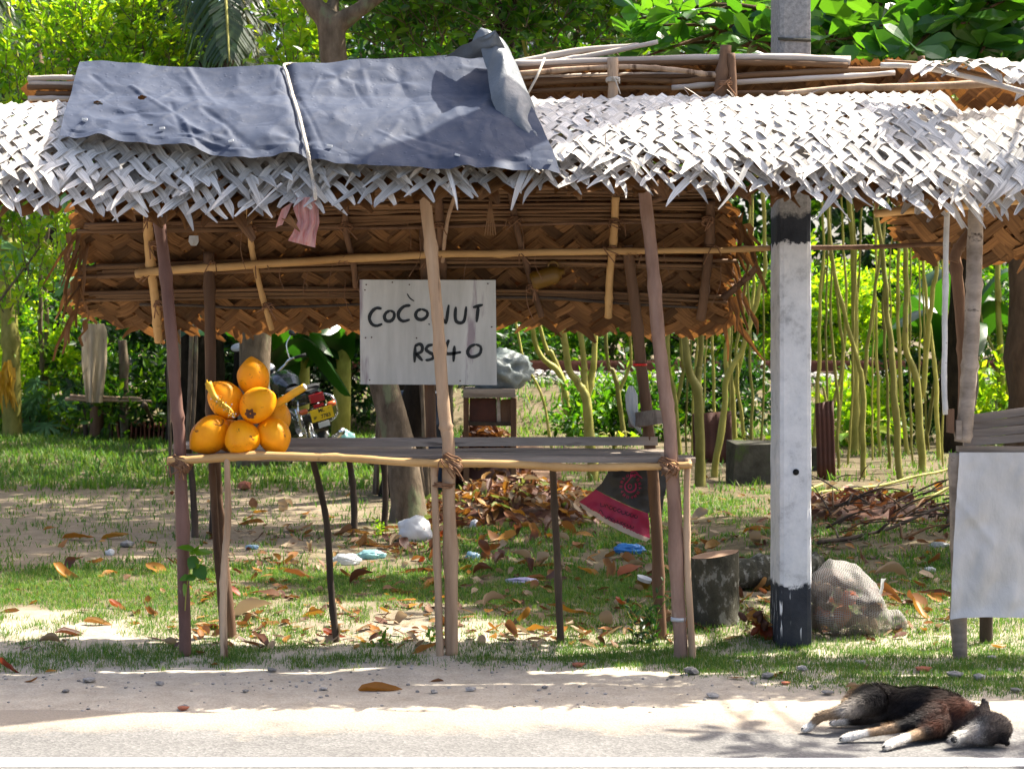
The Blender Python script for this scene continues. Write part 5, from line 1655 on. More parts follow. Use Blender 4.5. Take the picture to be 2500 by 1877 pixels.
# ------------------------------------------------------------------ bodies grown from rounded limbs
def blob(prims, voxel=.006, smooth=8):
    """prims: lists of (point, radius, (sx, sy, sz)); neighbouring entries are joined; returns one continuous mesh"""
    bm = bmesh.new()
    for chain in prims:
        for i in range(len(chain)):
            a = chain[i]; b_ = chain[min(i + 1, len(chain) - 1)]
            L = (b_[0] - a[0]).length
            n = max(1, int(L / max(.25 * min(a[1], b_[1]), .004)))
            for s in range(n):
                f = s / n
                p = a[0].lerp(b_[0], f); r = a[1] + (b_[1] - a[1]) * f
                sc = [a[2][k] + (b_[2][k] - a[2][k]) * f for k in range(3)]
                m = Matrix.Translation(p) @ Matrix.Diagonal((sc[0], sc[1], sc[2], 1))
                bmesh.ops.create_icosphere(bm, subdivisions=2, radius=r, matrix=m)
    me = bpy.data.meshes.new('blob'); bm.to_mesh(me); bm.free()
    o = bpy.data.objects.new('blob', me); COL.objects.link(o)
    md = o.modifiers.new('r', 'REMESH'); md.mode = 'VOXEL'; md.voxel_size = voxel
    sm = o.modifiers.new('s', 'SMOOTH'); sm.iterations = smooth; sm.factor = .5
    dg = bpy.context.evaluated_depsgraph_get()
    res = bpy.data.meshes.new_from_object(o.evaluated_get(dg))
    bpy.data.objects.remove(o); bpy.data.meshes.remove(me)
    res.polygons.foreach_set('use_smooth', [True] * len(res.polygons))
    return res

def coat_mat():
    m, n, l, b = nodes_of('dog coat')
    at = n.new('ShaderNodeAttribute'); at.attribute_name = 'coat'
    co = coords(n, l, 'Object', (1, 1, 1))
    f = noise_n(n, l, co, 120, 4, .7)
    r = ramp(n, [(.3, .6), (.7, 1.3)]); l.new(f, r.inputs[0])
    c = mixc(n, l, 1.0, at.outputs['Color'], r.outputs[0], 'MULTIPLY')
    l.new(c, b.inputs['Base Color']); b.inputs['Roughness'].default_value = .55; b.inputs['Specular IOR Level'].default_value = .08
    b.inputs['Sheen Weight'].default_value = 0
    l.new(bump_n(n, l, f, .4, .004), b.inputs['Normal'])
    return m
M['coat'] = coat_mat()

def dog():
    def D(px, py, z):
        d = (CAMH - z) * FPX / (py - HZ)
        return Vector(((px - 1250) / FPX * d, d - CAMD, z - .006))
    I = (1, 1, 1)
    def ch(*a):
        return [(D(x, y, z), r, I if len(rest) == 0 else rest[0]) for (x, y, z, r, *rest) in a]
    B = (1, 1.35, .95)
    body = ch((2118, 1702, .072, .056, B), (2150, 1703, .075, .060, B), (2195, 1712, .072, .056, B), (2245, 1716, .080, .068, B), (2290, 1722, .082, .070, B), (2330, 1732, .080, .062, (1, 1.25, .95)), (2368, 1748, .072, .050, (1, 1.15, 1)), (2398, 1762, .068, .050, I))
    head = ch((2396, 1764, .066, .052), (2424, 1771, .064, .056, (1, 1, .98)), (2436, 1774, .062, .050))
    muz = ch((2402, 1774, .058, .046), (2376, 1785, .046, .031), (2352, 1794, .038, .0245), (2335, 1799, .034, .0195))
    cheek = ch((2415, 1788, .046, .040), (2388, 1793, .036, .030))
    hl = ch((2132, 1706, .090, .054, (1, 1.2, 1)), (2098, 1719, .092, .038), (2060, 1731, .082, .024), (2028, 1739, .070, .0175), (2004, 1746, .058, .0165), (1986, 1760, .036, .0145), (1974, 1771, .020, .0165), (1965, 1775, .016, .0145))
    hl2 = ch((2150, 1732, .050, .038), (2112, 1751, .032, .022), (2072, 1757, .022, .0145), (2046, 1758, .019, .0155), (2034, 1761, .015, .014))
    fl = ch((2290, 1738, .078, .050), (2246, 1757, .064, .031), (2200, 1769, .050, .021), (2150, 1779, .038, .0165), (2104, 1787, .028, .0150), (2078, 1793, .021, .0175), (2060, 1798, .016, .0145))
    fl2 = ch((2312, 1758, .052, .046), (2278, 1776, .042, .028), (2244, 1786, .036, .021), (2210, 1797, .030, .0170), (2186, 1806, .024, .0165), (2172, 1813, .019, .0175), (2163, 1818, .015, .014))
    tail = ch((2106, 1690, .062, .034), (2090, 1698, .046, .030), (2076, 1708, .030, .024), (2062, 1722, .020, .014), (2052, 1733, .014, .006))
    ear = ch((2398, 1742, .098, .024), (2402, 1728, .115, .022, (1, .5, 1)), (2404, 1714, .130, .014, (1, .5, 1)), (2399, 1703, .141, .005))
    ear2 = ch((2440, 1796, .036, .020), (2454, 1805, .024, .013), (2462, 1813, .012, .006))
    chest = ch((2300, 1748, .055, .050), (2340, 1760, .050, .045))
    belly = ch((2170, 1728, .05, .046), (2230, 1738, .05, .052), (2280, 1745, .05, .052))
    chains = [body, head, muz, cheek, hl, hl2, fl, fl2, tail, ear, ear2, chest, belly]
    me = blob(chains, .0055, 5)
    # coat colours by region
    BLK = (.010, .009, .010); DKB = (.026, .016, .013); BRN = (.055, .018, .010); TAN = (.27, .185, .115); WHT = (.68, .64, .58); GRY = (.075, .058, .046); GRD = (.022, .017, .015)
    keys = []
    def key(px, py, z, c, w=1.0): keys.append((D(px, py, z), c, w))
    for a in ((2150, 1672, .13), (2190, 1690, .12)): key(*a, GRD)
    for a in ((2120, 1680, .12), (2140, 1700, .12), (2170, 1720, .09), (2155, 1690, .13)): key(*a, BLK)
    for a in ((2230, 1690, .14), (2265, 1675, .15), (2200, 1730, .08), (2210, 1745, .06), (2240, 1735, .10)): key(*a, BLK)
    for a in ((2300, 1680, .15), (2280, 1700, .15)): key(*a, DKB)
    for a in ((2245, 1718, .14), (2265, 1706, .14)): key(*a, GRY, .7)
    for a in ((2330, 1695, .15), (2335, 1720, .13), (2350, 1745, .12), (2340, 1765, .09), (2318, 1735, .13), (2355, 1712, .13), (2365, 1735, .12)): key(*a, BRN)
    for a in ((2270, 1732, .12), (2285, 1728, .13)): key(*a, TAN, .8)
    for a in ((2262, 1745, .10), (2280, 1752, .08), (2250, 1752, .085)): key(*a, BRN)
    for a in ((2235, 1757, .07), (2215, 1765, .06), (2260, 1760, .06), (2290, 1775, .06), (2275, 1772, .06)): key(*a, BLK)
    for a in ((2170, 1776, .045), (2140, 1780, .04), (2240, 1788, .04)): key(*a, TAN)
    for a in ((2100, 1788, .03), (2075, 1794, .025), (2060, 1798, .02), (2210, 1798, .035), (2185, 1806, .028), (2165, 1815, .02)): key(*a, WHT)
    for a in ((2120, 1712, .12), (2085, 1716, .12), (2050, 1728, .10), (2025, 1733, .09)): key(*a, BLK)
    for a in ((2110, 1728, .07), (2075, 1736, .07), (2060, 1734, .085)): key(*a, (.30, .27, .24), .8)
    for a in ((2030, 1745, .06), (2000, 1750, .055), (1990, 1752, .05)): key(*a, TAN)
    for a in ((1978, 1768, .025), (1966, 1776, .015), (2045, 1757, .02), (2034, 1760, .018)): key(*a, WHT)
    for a in ((2090, 1755, .03), (2120, 1755, .035)): key(*a, GRD)
    for a in ((2092, 1692, .06), (2078, 1700, .04)): key(*a, TAN)
    for a in ((2065, 1718, .02), (2055, 1730, .015)): key(*a, (.30, .22, .14))
    for a in ((2385, 1735, .11), (2375, 1745, .11)): key(*a, DKB)
    for a in ((2384, 1748, .10), (2396, 1750, .11)): key(*a, BLK)
    for a in ((2370, 1765, .085), (2355, 1778, .065), (2342, 1790, .05), (2380, 1752, .095)): key(*a, WHT, .75)
    for a in ((2375, 1798, .03), (2360, 1803, .02)): key(*a, (.30, .27, .25))
    for a in ((2420, 1745, .115), (2440, 1755, .10), (2455, 1770, .07), (2430, 1770, .10), (2410, 1762, .11)): key(*a, GRY)
    for a in ((2410, 1785, .075), (2430, 1795, .05), (2395, 1780, .08)): key(*a, GRD)
    for a in ((2400, 1803, .02), (2450, 1805, .03), (2462, 1812, .01), (2403, 1712, .13)): key(*a, BLK)
    for a in ((2395, 1728, .12),): key(*a, GRY)
    for a in ((2392, 1762, .10), (2402, 1772, .095), (2388, 1775, .085), (2380, 1788, .06), (2366, 1790, .055), (2420, 1760, .11)): key(*a, (.03, .024, .021), 1.1)
    KP = np.array([k[0] for k in keys]); KC = np.array([k[1] for k in keys]); KW = np.array([k[2] for k in keys])
    def colour(P_):
        d = np.linalg.norm(P_[:, None, :] - KP[None], axis=2) / KW
        d = d + .006 * NR.normal(0, 1, d.shape).clip(-1.5, 1.5) * .35
        w = 1 / (d + .004) ** 5
        w /= w.sum(1, keepdims=True)
        return w @ KC
    g = D(2240, 1790, 0)
    t = thing('dog', 'dark brown and white dog asleep on its side at the road edge', 'dog', (g.x, g.y, -.006))
    V = np.empty(len(me.vertices) * 3, np.float32); me.vertices.foreach_get('co', V); V = V.reshape(-1, 3)
    V[:, 2] = np.maximum(V[:, 2], -.0055)
    N = np.empty(len(V) * 3, np.float32); me.vertices.foreach_get('normal', N); N = N.reshape(-1, 3)
    C = colour(V)
    off = np.array(t.location)
    me.vertices.foreach_set('co', (V - off).astype(np.float32).ravel())
    at = me.attributes.new('coat', 'FLOAT_COLOR', 'POINT')
    at.data.foreach_set('color', np.concatenate([C, np.ones((len(C), 1))], 1).astype(np.float32).ravel())
    me.update()
    me.name = 'body'
    mkobj('body', me, M['coat'], t)
    # short hair
    n = 42000
    idx = NR.integers(0, len(V), n)
    p = V[idx] + NR.normal(0, .0015, (n, 3)); nr = N[idx]
    c = colour(p)
    legs = (p[:, 2] < .05) & (p[:, 0] < D(2230, 1790, 0).x)
    headm = p[:, 0] > D(2372, 1770, .05).x
    tailm = (p[:, 0] < D(2104, 1700, .05).x) & (p[:, 1] > D(2080, 1712, .03).y - .01)
    L = np.where(legs, .006, np.where(headm, .0075, .021)) * NR.uniform(.6, 1.3, n)
    L = np.where(tailm, .024, L)
    flow = np.stack([np.full(n, -1.0), np.full(n, -.25), np.full(n, -.35)], 1)
    flow[headm] = (.6, .35, .3)
    flow += NR.normal(0, .35, (n, 3))
    flow -= nr * (flow * nr).sum(1, keepdims=True)
    flow = norm(flow) * .85 + nr * .38
    flow = norm(flow)
    side = norm(np.cross(flow, nr)) * (.0011)
    tip = p + flow * L[:, None]; tip[:, 2] = np.maximum(tip[:, 2], -.004)
    VV = np.stack([p - side, p + side, tip], 1).reshape(-1, 3)
    F = np.arange(n * 3).reshape(-1, 3)
    o = nmesh('fur', VV, F, M['coat'], t, kind='stuff')
    a2 = o.data.attributes.new('coat', 'FLOAT_COLOR', 'POINT')
    jit = NR.uniform(.7, 1.35, (n, 1))
    a2.data.foreach_set('color', np.repeat(np.concatenate([c * jit, np.ones((n, 1))], 1), 3, 0).astype(np.float32).ravel())
    # nose, eyes, claws
    q = D(2329, 1800, .036)
    mb = MB(); mb.lathe([(0, -.012), (.009, -.009), (.0125, 0), (.009, .009), (0, .012)], q, 10, Matrix.Rotation(PI / 2, 3, 'X')); mb.build('nose', M['m_rubber'], t)
    for (a, b_, z) in ((2383, 1760, .098), (2400, 1795, .07)):
        q = D(a, b_, z); 
        mb = MB(); mb.tube(spline([q + Vector((-.008, -.003, -.002)), q + Vector((0, -.006, -.001)), q + Vector((.008, -.003, .002))], 6), .0014, 5); mb.build('closed_eye', M['m_rubber'], t)
    for (a, b_) in ((1962, 1778), (2031, 1763), (2055, 1802), (2160, 1822)):
        for k in range(3):
            q = D(a, b_ - 2 * k, .008 + .006 * k) + Vector((-.005, -.004 + .004 * k, 0))
            mb = MB(); mb.tube([q + Vector((.006, 0, .002)), q, q + Vector((-.005, 0, -.004))], [.0028, .0022, .0006], 5); mb.build('claw', M['m_rubber'], t)
dog()
# ------------------------------------------------------------------ motorcycle in the yard
def motorcycle():
    g = G(790, 1140)
    t = thing('motorcycle', 'black motorcycle parked in the yard, seen from behind with a yellow number plate', 'motorcycle')
    RX = Matrix.Rotation(PI / 2, 3, 'X'); RY = Matrix.Rotation(PI / 2, 3, 'Y')
    for yy in (0, 1.22):
        w = bpy.data.objects.new('wheel', None); COL.objects.link(w); w.parent = t
        mb = MB(); mb.torus((0, yy, .29), .245, .048, RY, 32, 10); mb.build('tyre', M['m_rubber'], w)
        mb = MB(); mb.torus((0, yy, .29), .205, .018, RY, 32, 6)
        for k in range(10):
            a = k / 10 * 2 * PI; mb.tube([(0, yy, .29), (0, yy + .2 * math.cos(a), .29 + .2 * math.sin(a))], .006, 4)
        mb.lathe([(.04, -.05), (.05, -.04), (.05, .04), (.04, .05)], (0, yy, .29), 12, RY); mb.build('rim', M['m_chrome'], w)
    mb = MB()   # rear mudguard
    mb.grid(lambda u, v: Vector(((u - .5) * .15, -.34 * math.cos((v - .35) * 2.0) * 1.0 + 0, .29 + .34 * math.sin((v * .9 + .12) * 2.0) + .02)), 6, 12); mb.build('rear_mudguard', M['m_black'], t)
    mb = MB(); mb.grid(lambda u, v: Vector(((u - .5) * .13, 1.22 + .33 * math.cos(.4 + v * 2.2), .29 + .33 * math.sin(.4 + v * 2.2))), 6, 12); mb.build('front_mudguard', M['m_black'], t)
    def loft(name, secs, mat, n=14):
        mb = MB(); V = []
        for (y, z, w, h) in secs:
            for k in range(n):
                a = 2 * PI * k / n
                ca, sa = math.cos(a), math.sin(a)
                V.append(Vector((w * math.copysign(abs(ca) ** .7, ca), y, z + h * math.copysign(abs(sa) ** .7, sa))))
        m = len(secs)
        F = [(i * n + k, i * n + (k + 1) % n, (i + 1) * n + (k + 1) % n, (i + 1) * n + k) for i in range(m - 1) for k in range(n)]
        F += [tuple(range(n)), tuple((m - 1) * n + k for k in range(n - 1, -1, -1))]
        mb.add(V, F); return mb.build(name, mat, t)
    loft('tail_cowl', [(-.36, .80, .05, .03), (-.28, .79, .10, .065), (-.05, .76, .12, .07), (.15, .72, .13, .06)], M['m_black'])
    loft('seat', [(-.30, .865, .08, .02), (-.2, .862, .115, .04), (.1, .815, .13, .045), (.38, .81, .10, .045), (.45, .83, .06, .03)], M['m_rubber'])
    loft('tank', [(.40, .84, .07, .05), (.52, .88, .14, .10), (.72, .91, .15, .12), (.88, .91, .10, .09), (.93, .91, .05, .05)], M['m_black'])
    loft('engine', [(.35, .42, .10, .10), (.5, .42, .14, .15), (.75, .45, .13, .15), (.85, .46, .06, .1)], M['m_black'])
    mb = MB(); mb.box((0, -.375, .765), (.15, .05, .085)); mb.build('tail_lamp', M['m_red'], t, smooth=False)
    mb = MB(); mb.box((0, -.37, .685), (.11, .03, .035)); mb.build('reflector', M['m_red'], t, smooth=False)
    for s in (-1, 1):
        mb = MB(); mb.tube([(s * .05, -.30, .655), (s * .11, -.31, .655)], .012, 6); mb.build('lamp_stalk', M['m_black'], t)
        mb = MB(); mb.lathe([(.012, -.045), (.026, -.03), (.029, .0), (.029, .03), (.02, .04)], (s * .155, -.315, .655), 12, RY); mb.build('indicator', M['m_orange'], t)
        mb = MB(); mb.lathe([(.012, -.045), (.024, -.03), (.026, .02), (.02, .03)], (s * .18, 1.02, .90), 10, RY); mb.build('indicator', M['m_orange'], t)
        mb = MB(); mb.tube([(s * .115, -.02, .30), (s * .115, .04, .66)], .026, 10)
        for k in range(7): mb.torus((s * .115, -.01 + .008 * k, .40 + .035 * k), .03, .006, None, 14, 5)
        mb.build('shock_absorber', M['m_chrome'], t)
        mb = MB(); mb.tube(spline([(s * .10, .10, .74), (s * .15, -.20, .76), (s * .20, -.30, .70), (s * .21, -.28, .55), (s * .17, -.16, .47), (s * .12, -.05, .45)], 26), .011, 8); mb.build('side_rail', M['m_chrome'], t)
        mb = MB(); mb.tube([(s * .08, 1.22, .29), (s * .08, 1.0, .95)], .022, 8); mb.build('fork_leg', M['m_chrome'], t)
        mb = MB(); mb.tube(spline([(s * .05, .97, 1.0), (s * .14, .95, 1.05), (s * .20, .90, 1.10), (s * .36, .84, 1.11)], 14), .012, 8); mb.build('handlebar', M['m_chrome'], t)
        mb = MB(); mb.tube([(s * .25, .88, 1.105), (s * .37, .835, 1.11)], .018, 8); mb.build('grip', M['m_rubber'], t)
        mb = MB(); mb.tube(spline([(s * .20, .90, 1.10), (s * .20, .92, 1.20), (s * .22, .93, 1.28), (s * .30, .93, 1.36)], 12), .007, 6); mb.build('mirror_stem', M['m_chrome'], t)
        mb = MB(); mb.lathe([(0, -.008), (.05, -.006), (.055, 0), (.045, .012), (0, .02)], (s * .33, .93, 1.38), 16, Matrix.Rotation(s * .3, 3, 'Z') @ Matrix.Rotation(-PI / 2, 3, 'X') @ Matrix.Diagonal((1.3, .8, 1))); mb.build('mirror', M['glassy'] if s < 0 else M['m_black'], t)
    mb = MB(); mb.lathe([(.02, -.03), (.062, -.02), (.066, .015), (.055, .02)], (-.03, .98, 1.06), 18, Matrix.Rotation(.9, 3, 'X')); mb.build('speedometer', M['m_black'], t)
    mb = MB(); mb.lathe([(.0, .0), (.05, .0), (.045, .004), (0, .006)], (-.03, .965, 1.078), 18, Matrix.Rotation(.9, 3, 'X')); mb.build('dial_glass', M['glassy'], t)
    mb = MB(); mb.lathe([(.02, -.10), (.085, -.06), (.10, .0), (.095, .03), (.0, .05)], (0, 1.12, .93), 18, Matrix.Rotation(-PI / 2, 3, 'X')); mb.build('headlamp', M['m_black'], t)
    mb = MB(); mb.tube(spline([(.13, .6, .30), (.15, .2, .24), (.16, -.1, .27), (.17, -.4, .36)], 14), [.02] * 5 + [.035] * 9, 10); mb.build('exhaust', M['m_chrome'], t)
    mb = MB(); mb.tube([(-.1, .35, .3), (-.30, .30, .0)], .012, 6); mb.build('side_stand', M['m_black'], t)
    # number plate
    pl = bpy.data.objects.new('number_plate', None); COL.objects.link(pl); pl.parent = t
    mb = MB(); mb.box((0, -.42, .595), (.245, .006, .125)); mb.build('plate', M['plate'], pl, smooth=False)
    for txt, x, z, s in (('ML', .0, .617, .055), ('SP', -.082, .562, .034), ('7783', .035, .552, .055), ('-', .085, .63, .05)):
        cu = bpy.data.curves.new('plate_text', 'FONT'); cu.body = txt; cu.size = s; cu.align_x = 'CENTER'; cu.extrude = .0006; cu.offset = .0008
        ot = bpy.data.objects.new('plate_text', cu); COL.objects.link(ot)
        me = bpy.data.meshes.new_from_object(ot.evaluated_get(bpy.context.evaluated_depsgraph_get()))
        bpy.data.objects.remove(ot)
        o = mkobj('plate_text', me, M['ink'], pl); o.location = (x, -.4245, z); o.rotation_euler = (PI / 2, 0, 0)
    mb = MB(); mb.box((0, -.40, .485), (.12, .006, .055)); mb.build('white_flap', M['p_white'], t, smooth=False)
    t.location = g; t.scale = (.97, .97, .97)
    t.rotation_euler = (0, math.radians(-15), math.radians(24))
    t.rotation_mode = 'XYZ'
motorcycle()

# ------------------------------------------------------------------ low bench behind the stall
def bench():
    t = thing('low_bench', 'low plank bench on thin dark stick legs behind the counter', 'bench', G(700, 1300))
    for (a, b_, c, d_) in ((456, 1085, 476, 1312), (515, 1085, 516, 1306), (846, 1085, 864, 1300), (934, 1085, 937, 1292)):
        q = G(c, d_); Y = q.y
        mb = MB(); mb.pole([P(a, b_, Y), P((a + c) / 2 + 6, (b_ + d_) / 2, Y), q - Vector((0, 0, .04))], .020, .024, bend=.008); mb.build('leg', M['darkleg'], t)
    for k in range(2):
        plank(P(440, 1085, 4.7).x, P(1010, 1085, 4.7).x, 4.4 + .22 * k, 4.6 + .22 * k, .64, .64, .03, 'plank', M['greywood'], t)
bench()

# ------------------------------------------------------------------ junk at the back of the yard
def cart():
    Y = 7.6
    t = thing('wooden_table', 'rough wooden table heaped with grubby sheets at the back of the yard behind the sign', 'table', G(1200, 1200))
    def bx(a, b_, c, d_, y0, dep, name, mat):
        p = P(a, b_, y0); q = P(c, d_, y0)
        mb = MB(); mb.box(((p.x + q.x) / 2, y0 + dep / 2, (p.z + q.z) / 2), (abs(q.x - p.x), dep, abs(q.z - p.z)), jit=.006); mb.build(name, M[mat], t, smooth=False)
    bx(1130, 949, 1258, 970, Y, .7, 'tabletop', 'greywood')
    for x in (1132, 1248): bx(x, 972, x + 12, 1205, Y + .02, .07, 'leg', 'brownpost'); bx(x + 1, 972, x + 12, 1160, Y + .6, .07, 'leg', 'brownpost')
    bx(1146, 972, 1212, 1030, Y + .06, .02, 'panel', 'rustsheet'); bx(1222, 975, 1247, 1030, Y + .08, .02, 'panel', 'brownpost')
    bx(1132, 1030, 1260, 1040, Y + .03, .5, 'shelf', 'darkleg')
    bx(1213, 968, 1221, 1030, Y + .05, .05, 'stile', 'greywood')
    p = P(1215, 947, Y + .35)
    crumple('sheet_heap', p, (.46, .5, .30), 'debris', 'crumpled grubby sheet heaped on the wooden table', 'sheet', seed=31)
cart()
def drum():
    g = G(1022, 1196)
    t = thing('blue_drum', 'dark blue plastic drum left of the wooden table', 'drum', g)
    mb = MB(); mb.lathe([(.0, 0), (.20, 0), (.215, .03), (.215, .25), (.225, .27), (.215, .29), (.215, .55), (.225, .57), (.215, .59), (.21, .82), (.19, .86), (0, .86)], g, 24); mb.build('body', M['bluedrum'], t)
    mb = MB(); mb.torus(g + Vector((0, 0, .84)), .205, .014, None, 24, 6); mb.build('rim', M['bluedrum'], t)
drum()
def blocks():
    g = G(1850, 1180)
    mb = MB(); mb.box(g + Vector((0, .15, .17)), (.50, .35, .40), Matrix.Rotation(.1, 3, 'Z'), .95, .02)
    o = mb.build('concrete_block', M['conc'], None, smooth=False, loc=g); tag(o, 'mossy concrete block left of the white pole among the saplings', 'concrete block')
    g = G(2008, 1150)
    mb = MB(); mb.box(g + Vector((0, .2, .10)), (.24, .3, .24), Matrix.Rotation(-.1, 3, 'Z'), .9, .02)
    o = mb.build('concrete_block', M['conc'], None, smooth=False, loc=g); tag(o, 'smaller mossy concrete block right of the white pole', 'concrete block')
    for (a, b_, c, d_, Y, lab) in ((1990, 985, 2034, 1135, 9.3, 'tall rust red metal sheet leaning right of the white pole'), (1690, 1010, 1785, 1090, 11.5, 'low rust red metal sheet standing behind the saplings left of the pole')):
        p = P(a, b_, Y); q = P(c, d_, Y)
        q.z = gz(q.x, Y)
        mb = MB(); mb.grid(lambda u, v: Vector((p.x + (q.x - p.x) * u, Y + .006 * math.sin(u * 25) + .12 * v * -1, p.z + (q.z - p.z) * v + .03 * u * (1 - v))), 24, 4)
        o = mb.build('metal_sheet', M['rustsheet'], None, loc=(p.x, Y, 0)); tag(o, lab, 'metal sheet')
        md = o.modifiers.new('t', 'SOLIDIFY'); md.thickness = .006
    # stone among the grass, pale plastic crate parts near the motorcycle
    crumple('plastic_bag', gc(850, 1127), (.17, .14, .36), 'p_aqua', 'pale green plastic tub standing right of the motorcycle', 'tub', seed=40, k=.3)
    crumple('plastic_sheet', gc(945, 1126), (.46, .3, .28), 'p_white', 'long white plastic sheet lying right of the pale green tub', 'plastic sheet', seed=44, k=.4)
    g = gc(596, 1197)
    me = STONES[2].copy(); me.materials.clear(); me.materials.append(M['brickbit'])
    o = mkobj('coconut_husk', me); o.location = g + Vector((0, 0, .05)); o.scale = (.14, .12, .14); tag(o, 'dull reddish husk lying on the path behind the left posts', 'husk')
    g = G(1265, 1180)
    def fr(u, v):
        return g + Vector((-.35 + .75 * u, .45 * v, .04 + .36 * v * (.6 + .4 * (1 - u)) + .02 * math.sin(v * 40)))
    mb = MB(); mb.grid(fr, 10, 30); o = mb.build('frond_sheath', M['cutwood'], None, loc=g); tag(o, 'dried palm frond base leaning behind the leaf heap', 'palm frond')
blocks()

def left_corner():
    # post with a stained cloth, rods, tile stack
    Y = 14.6
    t = thing('rod_fence', 'low fence of two posts and thin rods at the far left of the yard', 'fence', G(230, 1078))
    for (a, b_, c, d_, r, m) in ((244, 800, 234, 1074, .075, 'brownpost'), (300, 830, 306, 1076, .055, 'bark'), (205, 880, 210, 1072, .03, 'darkleg'), (270, 980, 272, 1074, .03, 'darkleg')):
        q = G(c, d_); mb = MB(); mb.pole([P(a, b_, q.y), q - Vector((0, 0, .1))], r, r * 1.1, bend=.02); mb.build('post', M[m], t)
    for (a, b_, c, d_) in ((172, 966, 345, 972), (160, 974, 370, 980)):
        mb = MB(); mb.pole([P(a, b_, Y), P((a + c) / 2, (b_ + d_) / 2 + 1, Y), P(c, d_, Y)], .022, .014, bend=.01); mb.build('rod', M['rawpole'], t)
    def cl(u, v):
        a = interp([0, .1, .5, 1], [202, 199, 200, 212], v); b_ = interp([0, .1, .5, 1], [255, 262, 262, 250], v)
        p = P(a + (b_ - a) * u, 790 + 192 * v, Y - .12)
        p.y -= .10 * math.sin(PI * u) + .03 * math.sin(u * 14 + v * 2) * (.3 + v)
        return p
    mb = MB(); mb.grid(cl, 20, 30); o = mb.build('hanging_cloth', M['hangcloth'], None, loc=P(230, 790, Y)); tag(o, 'stained pale cloth hanging from a post at the far left of the yard', 'cloth')
    def cl2(u, v):
        p = P(262 + 22 * u + 4 * v, 800 + 150 * v * (1 - .3 * u), Y + .05); p.y -= .03 * math.sin(u * 9); return p
    t2 = thing('tile_stack', 'row of old red clay tiles stacked on edge at the far left', 'tiles', G(350, 1078))
    g0 = G(292, 1078)
    for k in range(12):
        x = g0.x + .055 * k
        mb = MB(); mb.box((x, g0.y + .05 + R.uniform(-.03, .03), gz(x, g0.y) + .12), (.02, .26, .24), Matrix.Rotation(R.uniform(-.25, .1), 3, 'Y'), 1, .006); mb.build('tile', M['terracotta'], t2, smooth=False)
    # leaning grey branch
    a = P(352, 985, 14.2); b_ = G(408, 1065)
    mb = MB(); mb.pole([a, a.lerp(b_, .5) + Vector((-.03, 0, -.03)), b_], .028, .022); o = mb.build('leaning_branch', M['bark'], None, loc=b_); tag(o, 'bare branch leaning beside the tile stack', 'branch')
left_corner()
# ------------------------------------------------------------------ plants
ORD = ['first', 'second', 'third', 'fourth', 'fifth', 'sixth', 'seventh', 'eighth', 'ninth', 'tenth', 'eleventh', 'twelfth']
def rv3(n): return norm(NR.normal(0, 1, (n, 3)))

def shoot_leaves(S, D, L, nl, size, spread=.8, curve=.25):
    """leaves set round shoots that start at S along D; returns positions, directions, sizes, shoot paths"""
    n = len(S)
    bend = rv3(n) * curve + np.array([0, 0, -.12])
    t = (np.arange(nl) + .5) / nl
    T = np.broadcast_to(t[None] ** .8, (n, nl))
    Pp = S[:, None] + D[:, None] * (L[:, None] * T)[..., None] + bend[:, None] * (L[:, None] * T * T)[..., None]
    a = rv3(n); a = norm(np.cross(D, a)); b_ = np.cross(D, a)
    ang = (np.arange(nl) * 2.4)[None] + NR.uniform(0, 6.28, (n, 1)) + NR.normal(0, .4, (n, nl))
    rad = a[:, None] * np.cos(ang)[..., None] + b_[:, None] * np.sin(ang)[..., None]
    Dl = rad * spread + D[:, None] * (.55 + .5 * T[..., None]) + NR.normal(0, .22, (n, nl, 3)) + np.array([0, 0, -.12])
    sz = size * NR.uniform(.6, 1.15, (n, nl)) * (1 - .25 * T)
    tt = np.linspace(0, 1, 4)
    path = S[:, None] + D[:, None] * (L[:, None] * tt)[..., None] + bend[:, None] * (L[:, None] * tt * tt)[..., None]
    return Pp.reshape(-1, 3), Dl.reshape(-1, 3), sz.reshape(-1), path

def twigs_mesh(name, paths, r, mat, parent):
    """thin three-sided twigs for many paths (n, k, 3)"""
    n, k, _ = paths.shape
    d = norm((paths[:, -1] - paths[:, 0])); a = norm(np.cross(d, rv3(n))); b_ = np.cross(d, a)
    ang = np.array([0, 2.094, 4.189])
    ring = (a[:, None] * np.cos(ang)[None, :, None] + b_[:, None] * np.sin(ang)[None, :, None])
    rr = r * np.linspace(1, .35, k)
    V = paths[:, :, None, :] + ring[:, None] * rr[None, :, None, None]
    base = (np.arange(n) * k * 3)[:, None, None]
    F = []
    for i in range(k - 1):
        for j in range(3):
            j2 = (j + 1) % 3
            F.append((i * 3 + j, i * 3 + j2, (i + 1) * 3 + j2, (i + 1) * 3 + j))
    F = (np.array(F)[None] + base).reshape(-1, 4)
    return nmesh(name, V.reshape(-1, 3), F, mat, parent, smooth=True, kind='stuff')

def ell_points(c, r, n, shell=.55):
    u = rv3(n); k = NR.random(n) ** (1 / 3.0)
    k = shell + (1 - shell) * k if shell else k
    k = np.where(NR.random(n) < .25, NR.random(n) ** .5, k)
    return np.array(c) + u * k[:, None] * np.array(r), u

